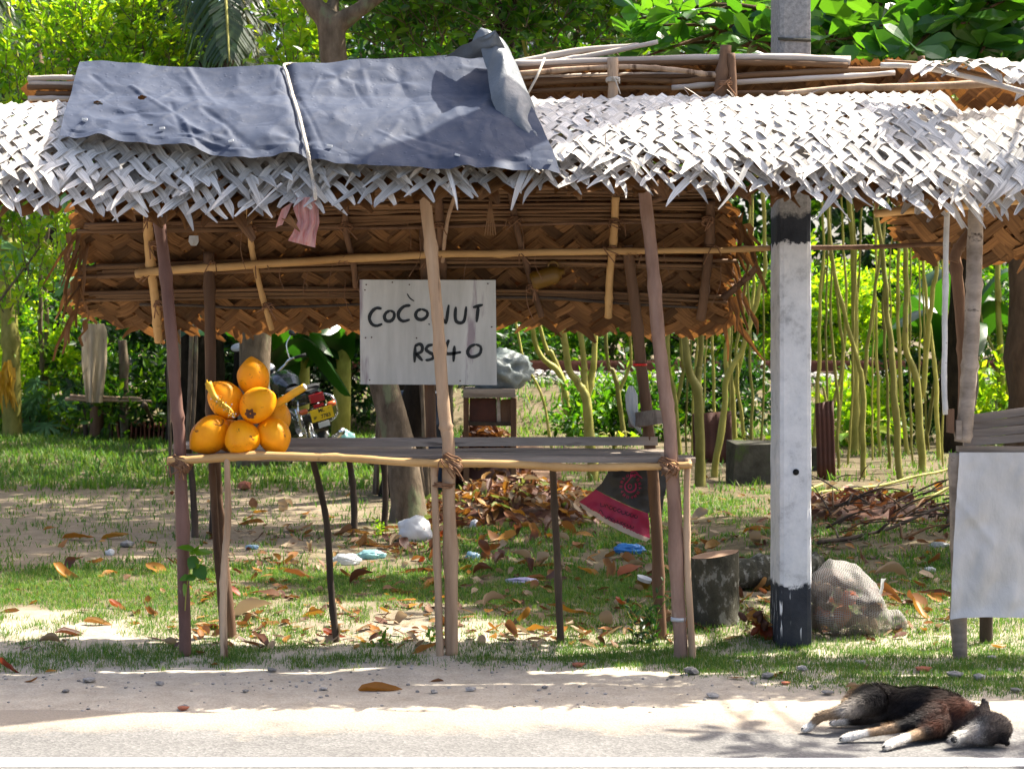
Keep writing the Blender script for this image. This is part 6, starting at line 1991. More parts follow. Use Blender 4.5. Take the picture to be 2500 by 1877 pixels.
def bush(name, label, cat, base, blobs, leaf, size, tpl, mat, nshoot=120, slen=.5, nl=12, up=.6, stem_mat='bark', twig=.006, group=None, stems=True, spread=.8, clip=None, crown='crown'):
    """base: foot on the ground; blobs: list of (centre, radii, share)"""
    t = thing(name, label, cat, base, group)
    A = []; B = []; C = []; PA = []
    for (c, r, sh) in blobs:
        n = max(3, int(nshoot * sh))
        S, u = ell_points(c, r, n)
        # clumped: pull starts towards a few knots so that light and dark masses form
        kn, _ = ell_points(c, r, max(3, n // 9), 0)
        j = NR.integers(0, len(kn), n)
        S = S * .55 + kn[j] * .45
        D = norm(u * .7 + np.array([0, 0, up]) + rv3(n) * .45)
        L = slen * NR.uniform(.5, 1.25, n)
        p, d, s, pa = shoot_leaves(S, D, L, nl, size, spread)
        A.append(p); B.append(d); C.append(s); PA.append(pa)
    A = np.concatenate(A); B = np.concatenate(B); C = np.concatenate(C); PA = np.concatenate(PA)
    if clip is not None:
        k = clip(A); A, B, C = A[k], B[k], C[k]
    leaf_cloud(crown, A, B, C, tpl, M[mat], t, .35)
    if twig: twigs_mesh('twigs', PA, twig, M[stem_mat], t)
    if stems:
        for (c, r, sh) in blobs[:4]:
            mb = MB(); b0 = Vector(base) + Vector((R.uniform(-.1, .1), R.uniform(-.1, .1), -.05)); c = Vector(c)
            mb.pole([b0, b0 + Vector((R.uniform(-.04, .04), 0, min(1.9, (c.z - b0.z) * .5))), c], .012 + .02 * max(r), .008, n=7); mb.build('stem', M[stem_mat], t)
    return t

def gp(px, Y):
    x = (px - 1250) / FPX * (Y + CAMD)
    return Vector((x, Y, gz(x, Y)))
def zpx(py, Y): return CAMH - (py - HZ) / FPX * (Y + CAMD)

# lime green shrubs, upper left
def lime():
    def c(px, py, Y): return tuple(P(px, py, Y))
    bush('flowering_shrub', 'tall lime green shrub with upright shoots at the upper left', 'shrub', gp(-70, 9.5),
         [(c(100, 190, 9.5), (.75, .7, .85), .30), (c(215, 110, 9.3), (.32, .4, .65), .16), (c(40, 330, 9.5), (.5, .6, .9), .2), (c(100, 600, 9.7), (.45, .5, .65), .16), (c(120, 40, 9.6), (.3, .5, .45), .12), (c(30, 740, 9.8), (.3, .4, .3), .06)],
         0, .125, T_OVATE, 'leaf_lime', 250, .6, 18, 1.1, 'bark', .007)
    bush('flowering_shrub', 'narrow lime green shrub rising behind the left half of the tarpaulin', 'shrub', gp(437, 9.0),
         [(c(335, 190, 9), (.17, .3, .75), .4), (c(335, 60, 9), (.11, .2, .4), .2), (c(415, 180, 9), (.12, .2, .32), .14), (c(280, 210, 9), (.15, .2, .4), .12)],
         0, .115, T_OVATE, 'leaf_lime', 120, .5, 18, 1.2, 'bark', .006)
lime()

# papaya at the far left
def papaya_leaf(mb, c, up, fwd, s):
    """palmate leaf with seven cut lobes"""
    up = up.normalized(); f = (fwd - up * fwd.dot(up)).normalized(); r = f.cross(up)
    pts = []
    for k in range(7):
        a = (k - 3) * .72
        L = s * (1 - .09 * abs(k - 3))
        w = .20
        for (da, rr) in ((-.34, .30), (-.2, .62), (-.26, .78), (-.1, .80), (0, 1.0), (.1, .80), (.26, .78), (.2, .62)):
            q = a + da
            pts.append(c + (f * math.cos(q) + r * math.sin(q)) * L * rr - up * (.25 * L * rr * rr) + up * .02 * s * math.sin(q * 9))
    n = len(pts)
    mb.add([c] + pts, [(0, i + 1, (i + 1) % n + 1) for i in range(n)])
def papaya():
    g = G(30, 1068)
    t = thing('papaya_tree', 'papaya tree with a pale ringed trunk and large lobed leaves at the left edge', 'papaya tree', g)
    top = P(12, 560, g.y)
    mb = MB(); mb.pole([g - Vector((0, 0, .1)), P(26, 860, g.y), P(14, 640, g.y), top], .13, .08, n=12); mb.build('trunk', M['greenstem'], t)
    rr = random.Random(3)
    for (a, b_, s, fx) in ((46, 640, .46, (.1, -.6, -.9)), (5, 520, .42, (-.3, -.5, -.9)), (62, 500, .40, (.3, -.4, -.9)), (152, 660, .36, (.7, -.2, -.7)), (150, 500, .34, (.8, -.3, -.5)), (-40, 600, .4, (-.8, -.3, -.6)), (170, 720, .33, (.6, -.2, -.8)), (90, 560, .3, (.5, .4, -.6)), (20, 420, .4, (0, -.5, .2)), (110, 420, .4, (.5, -.4, .1))):
        Y = g.y - rr.uniform(.2, .6)
        c = P(a, b_ - 30, Y)
        mb = MB(); papaya_leaf(mb, c, Vector((rr.uniform(-.2, .2), -.75, .55)), Vector(fx), s)
        o = mb.build('leaf', M['leaf_papaya'], t, smooth=False)
        mb = MB(); mb.tube(spline([top, top.lerp(c, .5) + Vector((0, 0, .12)), c], 8), .012, 5); mb.build('leaf_stalk', M['greenstem'], t)
    # dry hanging leaves round the trunk foot
    for k in range(16):
        q = P(8 + rr.uniform(-8, 26), 905 + rr.uniform(-30, 20), g.y - .15)
        mb = MB(); mb.ribbon([q, q + Vector((rr.uniform(-.05, .05), -.04, -.15)), q + Vector((rr.uniform(-.08, .08), -.03, -rr.uniform(.3, .5)))], [.05, .07, .01], (.8, .4, 0), .015); mb.build('dead_leaf', M['stalkmat'], t)
    # young papaya plants in front
    for k, (a, b_, s, lab) in enumerate(((120, 1065, .30, 'young papaya seedling left of the rod fence'), (185, 1062, .26, 'young papaya seedling beside the hanging cloth'))):
        g2 = G(a, b_)
        t2 = thing('papaya_seedling', lab, 'seedling', g2, 'papaya seedlings')
        for j in range(12):
            an = rr.uniform(0, 6.28); h = rr.uniform(.15, .75)
            c = g2 + Vector((math.cos(an) * .22, -.1 + math.sin(an) * .18, h))
            mb = MB(); papaya_leaf(mb, c, Vector((rr.uniform(-.4, .4), -.6, .7)), Vector((math.cos(an), -.3, -.3)), s * rr.uniform(.6, 1)); mb.build('leaf', M['leaf_papaya'], t2, smooth=False)
        mb = MB(); mb.tube([g2 - Vector((0, 0, .03)), g2 + Vector((0, 0, .75))], [.02, .012], 6); mb.build('stem', M['greenstem'], t2)
    for (x0, y0, x1, y1, x2, y2) in ((98, 1062, 101, 900, 99, 700), (112, 1058, 114, 900, 113, 640)):
        g2 = G(x0, y0)
        t2 = thing('thin_tree', 'thin pale tree stem %s of the pair beside the papaya' % ('left' if x0 < 105 else 'right'), 'tree', g2, 'thin stems beside the papaya')
        mb = MB(); mb.pole([g2 - Vector((0, 0, .05)), P(x1, y1, g2.y), P(x2, y2, g2.y), P(x2 + 10, y2 - 200, g2.y)], .045, .02, n=8, bend=.03); mb.build('trunk', M['bark'], t2)
        S, u = ell_points(tuple(P(x2 + 30, y2 + 60, g2.y)), (.6, .5, .9), 50, 0)
        p, d, s, pa = shoot_leaves(S, norm(u + np.array([0, 0, .2])), np.full(50, .35), 9, .11)
        leaf_cloud('crown', p, d, s, T_OVATE, M['leaf_lime'], t2, .4)
papaya()

# coconut palm, upper left background
def palm(name, lab, crown, fronds, n_side=46, leaf=.75, off=.4):
    t = thing(name, lab, 'palm tree', (crown.x, crown.y, gz(crown.x, crown.y)))
    mb = MB(); g = Vector((crown.x + off, crown.y, gz(crown.x, crown.y) - .1)); mb.pole([g, g.lerp(crown, .5) + Vector((.2, 0, 0)), crown], .17, .12, n=12); mb.build('trunk', M['bark'], t)
    for fi, (mid, end) in enumerate(fronds):
        path = spline([crown, mid, end], 40)
        fr = bpy.data.objects.new('frond', None); COL.objects.link(fr); fr.parent = t
        mb = MB(); mb.tube(path, [.035 * (1 - .8 * i / 39) for i in range(40)], 5); mb.build('rachis', M['greenstem'], fr)
        V = []; F = []; rn = []
        for i in range(4, 40):
            for rep in range(2):
                p = path[i] if rep == 0 else path[i].lerp(path[min(i + 1, 39)], .5)
                tg = (path[min(i + 1, 39)] - path[i - 1]).normalized()
                k = i / 39
                for s in (-1, 1):
                    sd = tg.cross(Vector((0, 0, 1)))
                    sd = sd.normalized() if sd.length > .01 else Vector((1, 0, 0))
                    L = leaf * (math.sin(PI * min(1, .12 + k * .9)) ** .6) * R.uniform(.8, 1.1)
                    out = (sd * s * .75 + tg * .55 + Vector((R.gauss(0, .06), R.gauss(0, .06), .05))).normalized()
                    q1 = p + out * L * .35 + Vector((0, 0, -.04 * L)); q2 = p + out * L * .65 + Vector((0, 0, -.28 * L)); q3 = p + out * L * .80 + Vector((0, 0, -.66 * L))
                    wv = tg * .028
                    b0 = len(V)
                    V += [p - wv * .5, p + wv * .5, q1 - wv, q1 + wv, q2 - wv * .8, q2 + wv * .8, q3]
                    F += [(b0, b0 + 1, b0 + 3), (b0, b0 + 3, b0 + 2), (b0 + 2, b0 + 3, b0 + 5), (b0 + 2, b0 + 5, b0 + 4), (b0 + 4, b0 + 5, b0 + 6)]
                    rn += [R.random()] * 7
        nmesh('leaflets', [tuple(v) for v in V], F, M['leaf_palm'], fr, rn, kind='stuff')
    return t
Yp = 10.5
c0 = P(520, -330, Yp)
palm('coconut_palm', 'coconut palm with drooping fronds behind the left shrubs', c0, [
    (P(640, -150, Yp - .5), P(800, 190, Yp - 1)), (P(560, -120, Yp - 1), P(660, 240, Yp - 1.6)), (P(470, -150, Yp - .8), P(440, 200, Yp - 1.2)),
    (P(380, -160, Yp), P(270, 180, Yp)), (P(700, -250, Yp), P(950, 20, Yp + .4)), (P(540, -180, Yp - 1.4), P(560, 150, Yp - 2.2)), (P(330, -260, Yp), P(120, 60, Yp - .4)), (P(600, -210, Yp + .6), P(740, 90, Yp + 1))])
c1 = P(-90, -260, Yp + 1)
palm('coconut_palm', 'second coconut palm whose fronds hang into the top left corner', c1, [
    (P(-20, -140, Yp + .6), P(60, 220, Yp + .4)), (P(20, -190, Yp + 1), P(180, 120, Yp + 1.2)), (P(-70, -100, Yp), P(-30, 260, Yp - .4)), (P(30, -240, Yp + 1), P(250, 10, Yp + 1.4))], off=-.8)

# forked tree behind the counter
def forked_tree():
    g = G(997, 1272)
    Y = g.y
    t = thing('forked_tree', 'leaning tree with a mossy trunk behind the counter, forked above the tarpaulin', 'tree', g)
    ch = [[(g - Vector((0, 0, .05)), .165, (1, 1, 1)), (g + Vector((0, 0, .12)), .135, (1, 1, 1)), (P(980, 1100, Y), .118, (1, 1, 1)), (P(937, 940, Y), .112, (1, 1, 1)), (P(880, 600, Y - .1), .108, (1, 1, 1)), (P(835, 300, Y - .2), .106, (1, 1, 1)), (P(812, 120, Y - .25), .104, (1, 1, 1)), (P(808, 62, Y - .25), .105, (1, 1, 1))],
          [(P(808, 62, Y - .25), .09, (1, 1, 1)), (P(772, 20, Y - .25), .075, (1, 1, 1)), (P(735, -30, Y - .2), .068, (1, 1, 1)), (P(640, -200, Y), .05, (1, 1, 1)), (P(560, -420, Y + .3), .03, (1, 1, 1))],
          [(P(812, 66, Y - .25), .09, (1, 1, 1)), (P(870, 30, Y - .3), .06, (1, 1, 1)), (P(945, -25, Y - .3), .052, (1, 1, 1)), (P(1060, -150, Y), .042, (1, 1, 1)), (P(1160, -400, Y + .4), .03, (1, 1, 1))],
          [(P(812, 40, Y - .2), .05, (1, 1, 1)), (P(815, -60, Y - .1), .04, (1, 1, 1)), (P(850, -300, Y), .03, (1, 1, 1))]]
    me = blob(ch, .02, 3)
    V = np.empty(len(me.vertices) * 3, np.float32); me.vertices.foreach_get('co', V); V = V.reshape(-1, 3) - np.array(g); me.vertices.foreach_set('co', V.astype(np.float32).ravel()); me.update(); me.name = 'trunk'
    mkobj('trunk', me, M['bark'], t)
    A = []; B = []; C = []
    for (a, b_, r, n) in ((560, -480, 1.1, 60), (850, -420, 1.0, 60), (1160, -460, 1.1, 60), (1000, -620, 1.2, 50), (700, -640, 1.2, 50), (1350, -560, 1.2, 180), (1600, -640, 1.3, 180), (1250, -800, 1.4, 180), (1500, -420, .9, 120), (1150, -480, 1.2, 120)):  # denser clumps are added to the unseen crown to shade the path
        S, u = ell_points(tuple(P(a, b_, Y + .2)), (r, r, r * .7), n)
        p, d, s, pa = shoot_leaves(S, norm(u + rv3(n) * .5), np.full(n, .5), 12, .16)
        A.append(p); B.append(d); C.append(s)
    leaf_cloud('crown', np.concatenate(A), np.concatenate(B), np.concatenate(C), T_OVATE, M['leaf_green'], t, .4)
forked_tree()

# leafy shrubs seen over the ridge, middle
def mid_top():
    def c(px, py, Y): return tuple(P(px, py, Y))
    bush('leafy_shrub', 'mid green shrub with pointed leaves right of the forked trunk', 'shrub', gp(950, 7.0),
         [(c(985, 110, 6.6), (.5, .4, .38), .5), (c(1090, 60, 6.2), (.5, .4, .45), .5)], 0, .13, T_OVATE, 'leaf_green', 110, .42, 10, .8, 'bark', .007)
    bush('leafy_shrub', 'green shrub with lobed leaves left of the forked trunk', 'shrub', gp(930, 7.6),
         [(c(748, 90, 7.4), (.16, .3, .36), .6), (c(705, 170, 7.2), (.22, .3, .13), .4)], 0, .14, T_OVATE, 'leaf_lime', 55, .4, 12, .5, 'bark', .006)
    bush('leafy_shrub', 'bright green shrub behind the loose palm stems on the ridge', 'shrub', gp(1050, 7.2),
         [(c(1230, 60, 5.8), (.45, .4, .45), .35), (c(1370, 70, 6.0), (.5, .4, .5), .35), (c(1500, 90, 6.2), (.45, .4, .5), .3)], 0, .14, T_OVATE, 'leaf_green', 130, .45, 10, .7, 'bark', .007)
    bush('leafy_shrub', 'tangle of darker foliage high behind the ridge', 'shrub', gp(1045, 9.5),
         [(c(1030, 20, 9.5), (1.1, .6, .8), .45), (c(1450, 20, 9.6), (1.4, .6, .9), .55)], 0, .13, T_OVATE, 'leaf_dark', 300, .6, 12, .5, 'bark', .008)
mid_top()

# sea almond: rosettes of big glossy leaves
def rosettes(name, lab, base, tips, leaf, t_label_cat='tree', mat='leaf_almond', trunk_r=.14, limb_from=None):
    t = thing(name, lab, t_label_cat, base)
    A = []; B = []; C = []
    root = limb_from
    for (p, s) in tips:
        n = R.randrange(9, 14)
        for k in range(n):
            an = k / n * 6.28 + R.uniform(-.25, .25)
            el = R.uniform(-.35, .8)
            d = Vector((math.cos(an) * math.cos(el), math.sin(an) * math.cos(el), math.sin(el)))
            A.append(tuple(p + d * .02)); B.append(tuple(d)); C.append(s * R.uniform(.65, 1.1))
    leaf_cloud('crown', np.array(A), np.array(B), np.array(C), T_OBOV, M[mat], t, .45)
    mb = MB(); mb.pole([base - Vector((0, 0, .1)), base.lerp(root, .5) + Vector((.05, 0, 0)), root], trunk_r, trunk_r * .7, n=14); mb.build('trunk', M['bark_dark'], t)
    groups = {}
    for (p, s) in tips:
        mb = MB()
        e = p - Vector((0, 0, .03))
        m = root.lerp(e, .55) + Vector((R.uniform(-.2, .2), R.uniform(-.2, .2), R.uniform(-.05, .2)))
        mb.pole([root, m, e], .022, .007, n=5, seg=4); mb.build('branch', M['bark_dark'], t)
    return t
def almonds():
    rr = random.Random(15)
    tips = []
    for k in range(88):
        px = rr.uniform(2010, 2560); py = rr.uniform(-60, 165)
        tips.append((P(px, py, rr.uniform(1.9, 3.6)), rr.uniform(.2, .29)))
    for k in range(270):   # more of the crown above the frame, shading the right side
        tips.append((Vector((rr.uniform(2.4, 6.6), rr.uniform(3.1, 6.8), rr.uniform(4.2, 5.2))), rr.uniform(.2, .28)))
    for k in range(6):    # unseen limb added over the verge to dapple the road by the dog
        tips.append((Vector((rr.uniform(3.2, 4.5), rr.uniform(-.6, .3), rr.uniform(3.7, 4.4))), rr.uniform(.17, .24)))
    rosettes('sea_almond_tree', 'dark glossy broad leaved tree filling the upper right corner', gp(2505, 3.0), tips, .2, trunk_r=.16, limb_from=P(2495, 60, 3.0))
    tips = []
    for (a, b_) in ((1690, 70), (1640, 110), (1720, 110), (1780, 60), (1830, 110), (1850, 50), (1770, 120), (1580, 120), (1610, 60), (1700, 30), (1880, 80), (1545, 85), (2010, 120), (1990, 60), (1730, 60), (1660, 40), (1820, 20), (1560, 30), (1900, 20), (2040, 40), (2020, 150), (2080, 100)):
        tips.append((P(a + rr.uniform(-10, 10), b_ + rr.uniform(-10, 10), rr.uniform(2.6, 3.4)), rr.uniform(.19, .27)))
    rosettes('sea_almond_sapling', 'young broad leaved tree with large bright leaves behind the pole', gp(1932, 3.2), tips, .2, 'tree', 'leaf_almond', .05, P(1925, 150, 3.1))
almonds()

# live fence of green-barked saplings
def sapling(lab, stems, r, leaves=260, ltop=1.0, group='green barked saplings of the live fence'):
    """stems: list of pixel polylines from the foot up; all grow on above the roof line"""
    g = G(*stems[0][0]); Y = g.y
    t = thing('sapling', lab, 'sapling', g, group)
    A = []; B = []; C = []
    for i, st in enumerate(stems):
        pts = [P(a, b_, Y + .04 * i) for a, b_ in st]
        if i == 0: pts[0] = g - Vector((0, 0, .08))
        d = (pts[-1] - pts[-2]).normalized(); d = (d * .5 + Vector((R.uniform(-.12, .12), R.uniform(-.1, .1), 1))).normalized()
        end = pts[-1]
        top = R.uniform(4.3, 5.6)
        k = max(0.2, top - end.z)
        if st[-1][1] < 940:
            pts += [end + d * k * .5 + Vector((R.uniform(-.08, .08), 0, 0)), end + d * k]
        rr = (r if i == 0 else r * .72) * .86
        mb = MB(); mb.pole(pts, rr * 1.1, rr * .4, n=9, bend=.02, wob=.15, seg=7); mb.build('stem', M['greenstem'], t)
        if st[-1][1] < 940:
            n = 16
            f = NR.uniform(.45, 1, n)
            S = np.array([tuple(end + d * k * x) for x in f]); D = norm(rv3(n) * np.array([1, 1, .4]) + np.array([0, 0, .45]))
            p, dd, s, pa = shoot_leaves(S, D, NR.uniform(.35, .8, n), 14, .10, .9, .5)
            A.append(p); B.append(dd); C.append(s)
            twigs_mesh('twigs', pa, .008, M['greenstem'], t)
    if A: leaf_cloud('crown', np.concatenate(A), np.concatenate(B), np.concatenate(C), T_OVATE, M['leaf_green'], t, .4)
    return t
SAP = [
    ([[(1395, 1078), (1381, 969), (1365, 911), (1304, 829)], [(1365, 911), (1345, 860), (1328, 833)]], .055, 'sapling with two steep forks showing behind the middle of the counter'),
    ([[(1451, 1173), (1440, 1067), (1431, 969), (1410, 928), (1379, 846)], [(1431, 969), (1424, 905), (1422, 850)], [(1432, 965), (1445, 910), (1452, 846)]], .058, 'thick sapling with three upright stems right of the heap of dry leaves'),
    ([[(1353, 1110), (1320, 956), (1267, 829)]], .02, 'thin bare sapling leaning left behind the counter'),
    ([[(1529, 1090), (1510, 960), (1496, 907), (1480, 846)], [(1510, 960), (1535, 900), (1540, 850)]], .036, 'sapling just left of the rear right post'),
    ([[(1660, 1110), (1647, 969), (1631, 854)], [(1650, 990), (1668, 900), (1662, 850)]], .036, 'sapling just right of the front right post'),
    ([[(1706, 1186), (1704, 968), (1678, 866)], [(1704, 960), (1708, 900), (1711, 854)]], .054, 'stout forked sapling in front of the rust red sheet'),
    ([[(1739, 1165), (1768, 1001), (1776, 923), (1813, 846), (1854, 710), (1868, 600)], [(1776, 923), (1772, 850), (1778, 760)]], .036, 'slanting sapling that curves up towards the pole'),
    ([[(1797, 1085), (1784, 928), (1776, 797)], [(1790, 960), (1815, 850), (1838, 740)]], .042, 'sapling behind the mossy block left of the pole'),
    ([[(1820, 1090), (1806, 980), (1798, 860), (1820, 700)]], .026, 'slender sapling between the mossy block and the pole'),
    ([[(2022, 1136), (2018, 1001), (2011, 944)], [(2019, 1005), (2042, 960), (2057, 854), (2034, 653), (2026, 600)]], .03, 'sapling with one stubbed and one long stem right of the pole'),
    ([[(2087, 1110), (2087, 887), (2083, 612)]], .05, 'straight thick sapling second from the pole on its right'),
    ([[(2108, 1165), (2106, 948), (2092, 880), (2063, 764), (2030, 612)], [(2106, 948), (2124, 805), (2149, 620)]], .03, 'sapling dividing into a wide V right of the pole'),
    ([[(2198, 1169), (2181, 928), (2165, 743), (2153, 612)]], .036, 'brownish single stemmed sapling midway between the pole and the neighbour stall'),
    ([[(2251, 1150), (2239, 936), (2210, 829), (2212, 620)], [(2251, 968), (2276, 723), (2288, 641)]], .042, 'kinked sapling with a second slanting stem left of the white pipe'),
    ([[(2218, 1110), (2198, 928), (2194, 641)]], .03, 'thin upright sapling just left of the kinked one'),
    ([[(2292, 1122), (2284, 928), (2272, 805), (2255, 670)]], .028, 'thin sapling right beside the white pipe'),
    ([[(2255, 1100), (2280, 950), (2310, 850), (2337, 780)]], .026, 'sapling leaning right behind the white pipe'),
    ([[(2446, 1080), (2435, 895), (2394, 764)]], .024, 'thin sapling slanting behind the neighbour counter'),
    ([[(2446, 1080), (2444, 866), (2435, 653)]], .05, 'left one of the thick saplings behind the neighbour counter'),
    ([[(2462, 1085), (2464, 887), (2468, 661)]], .044, 'right one of the thick saplings behind the neighbour counter'),
    ([[(2490, 1085), (2482, 846), (2488, 700)]], .034, 'sapling at the very right edge behind the neighbour counter'),
    ([[(1985, 1110), (2000, 860), (2004, 700), (2012, 612)]], .024, 'thin sapling hugging the right side of the pole'),
    ([[(2040, 1105), (2058, 900), (2066, 700), (2060, 612)]], .022, 'slender sapling behind the stubbed one'),
]
for st, r, lab in SAP: sapling(lab, st, r)
# thin young stems between them
rs = random.Random(8)
THIN = [1675, 1690, 1722, 1752, 1790, 1835, 1858, 1992, 2012, 2046, 2070, 2098, 2130, 2148, 2172, 2188, 2228, 2246, 2268, 2300, 2322]
for i, x in enumerate(THIN):
    y0 = rs.uniform(1095, 1150); dx = rs.uniform(-22, 22)
    nm = 'thin young stem, %s from the left among the saplings %s' % ((ORD + ['thirteenth', 'fourteenth'])[i if x < 1870 else i - 7], 'left of the pole' if x < 1870 else 'right of the pole')
    sapling(nm, [[(x, y0), (x + dx * .3 + rs.uniform(-6, 6), 960), (x + dx * .7 + rs.uniform(-8, 8), 780), (x + dx, 610)]], rs.uniform(.012, .022), group='thin young stems of the live fence')

# banana clump behind the motorcycle
def banana_leaf(mb, base, tip, w, sag, roll):
    mid = base.lerp(tip, .5) + Vector((0, 0, sag))
    path = spline([base, mid, tip], 22)
    vs_ = []; fs = []
    for i, p in enumerate(path):
        tg = (path[min(i + 1, 21)] - path[max(i - 1, 0)]).normalized()
        sd = tg.cross(Vector((0, 0, 1))); sd = sd.normalized() if sd.length > .05 else Vector((1, 0, 0))
        sd = Matrix.Rotation(roll, 3, tg) @ sd
        up = sd.cross(tg)
        k = i / 21
        ww = w * math.sin(PI * min(1, .05 + k * .95)) ** .5 * (1 + .08 * mn.noise(Vector((i * .9, base.x * 3, 0))))
        for s, l in ((-1, -.35), (-.5, -.08), (0, 0), (.5, -.08), (1, -.35)):
            vs_.append(p + sd * ww * s + up * ww * l)
    for i in range(21):
        for j in range(4):
            fs.append((i * 5 + j, i * 5 + j + 1, (i + 1) * 5 + j + 1, (i + 1) * 5 + j))
    mb.add(vs_, fs)
def bananas():
    rr = random.Random(4)
    for (px, Y, h, lab) in ((640, 13.2, 2.2, 'banana plant behind the coconut pile'), (830, 13.6, 2.3, 'banana plant behind the motorcycle, left of the sign'), (730, 14.4, 2.6, 'banana plant furthest back between the other two'), (2330, 15, 2.2, 'banana plant in the shade left of the neighbour stall post')):
        g = gp(px, Y)
        t = thing('banana_plant', lab, 'banana plant', g, 'banana plants at the back of the yard')
        mb = MB(); mb.tube([g - Vector((0, 0, .1)), g + Vector((.03, 0, .8)), g + Vector((.05, 0, 1.5))], [.12, .10, .07], 10); mb.build('stem', M['greenstem'], t)
        for k in range(9):
            an = k / 9 * 6.28 + rr.uniform(-.3, .3)
            b_ = g + Vector((.05, 0, rr.uniform(.9, 1.5)))
            L = rr.uniform(1.1, 1.7)
            e = b_ + Vector((math.cos(an) * L * .75, math.sin(an) * L * .75, rr.uniform(-.5, .5)))
            mb = MB(); banana_leaf(mb, b_, e, .24, .45, rr.uniform(-.6, .6)); mb.build('leaf', M['leaf_banana'], t)
bananas()
def dark_tree(px, Y, r, lab, top=7.5, n=220, lean=.2, cr=1.0):
    g = gp(px, Y)
    t = thing('shade_tree', lab, 'tree', g, 'trees at the back of the yard')
    tp = g + Vector((lean, 0, top * .7))
    mb = MB(); mb.pole([g - Vector((0, 0, .2)), g.lerp(tp, .5), tp], r, r * .5, n=14); mb.build('trunk', M['bark_shaded'], t)
    A = []; B = []; C = []
    for k in range(7):
        c = tp + Vector((R.uniform(-1.8, 1.8), R.uniform(-1.5, 1.5), R.uniform(-.6, 1.8)))
        mb = MB(); mb.pole([tp - Vector((0, 0, R.uniform(0, 1.5))), c], r * .3, .02, n=6, seg=5); mb.build('limb', M['bark_dark'], t)
        S, u = ell_points(tuple(c), (1.0, 1.0, .7), n // 7)
        p, d, s, pa = shoot_leaves(S, norm(u + rv3(len(S)) * .5), np.full(len(S), .6), 12, .17)
        A.append(p); B.append(d); C.append(s)
    leaf_cloud('crown', np.concatenate(A), np.concatenate(B), np.concatenate(C), T_OVATE, M['leaf_dark'], t, .4)
dark_tree(470, 14.0, .36, 'stout dark trunk behind the brown left post')
dark_tree(590, 15.0, .16, 'slimmer dark trunk behind the topmost coconut', 7, 160)
dark_tree(2330, 13.0, .22, 'dark trunk standing behind the white pipe', 6.5, 160, .3)
dark_tree(1050, 13.0, .2, 'added shade tree whose trunk stands unseen behind the sign', 8.5, 170, .6)  # this and the next two are unseen trees added to block sky and sun
dark_tree(1010, 17.5, .2, 'added shade tree further back behind the blue drum', 9, 420, 1.2)
dark_tree(930, 10.5, .18, 'added shade tree hidden behind the leaning trunk', 9, 220, 1.6)
dark_tree(952, 7.4, .15, 'added shade tree close behind the leaning trunk', 8, 420, 1.4)  # unseen crown added to throw shade on the sandy path
dark_tree(150, 21.0, .18, 'dark trunk far back at the left beyond the railway', 7, 160, -.3)

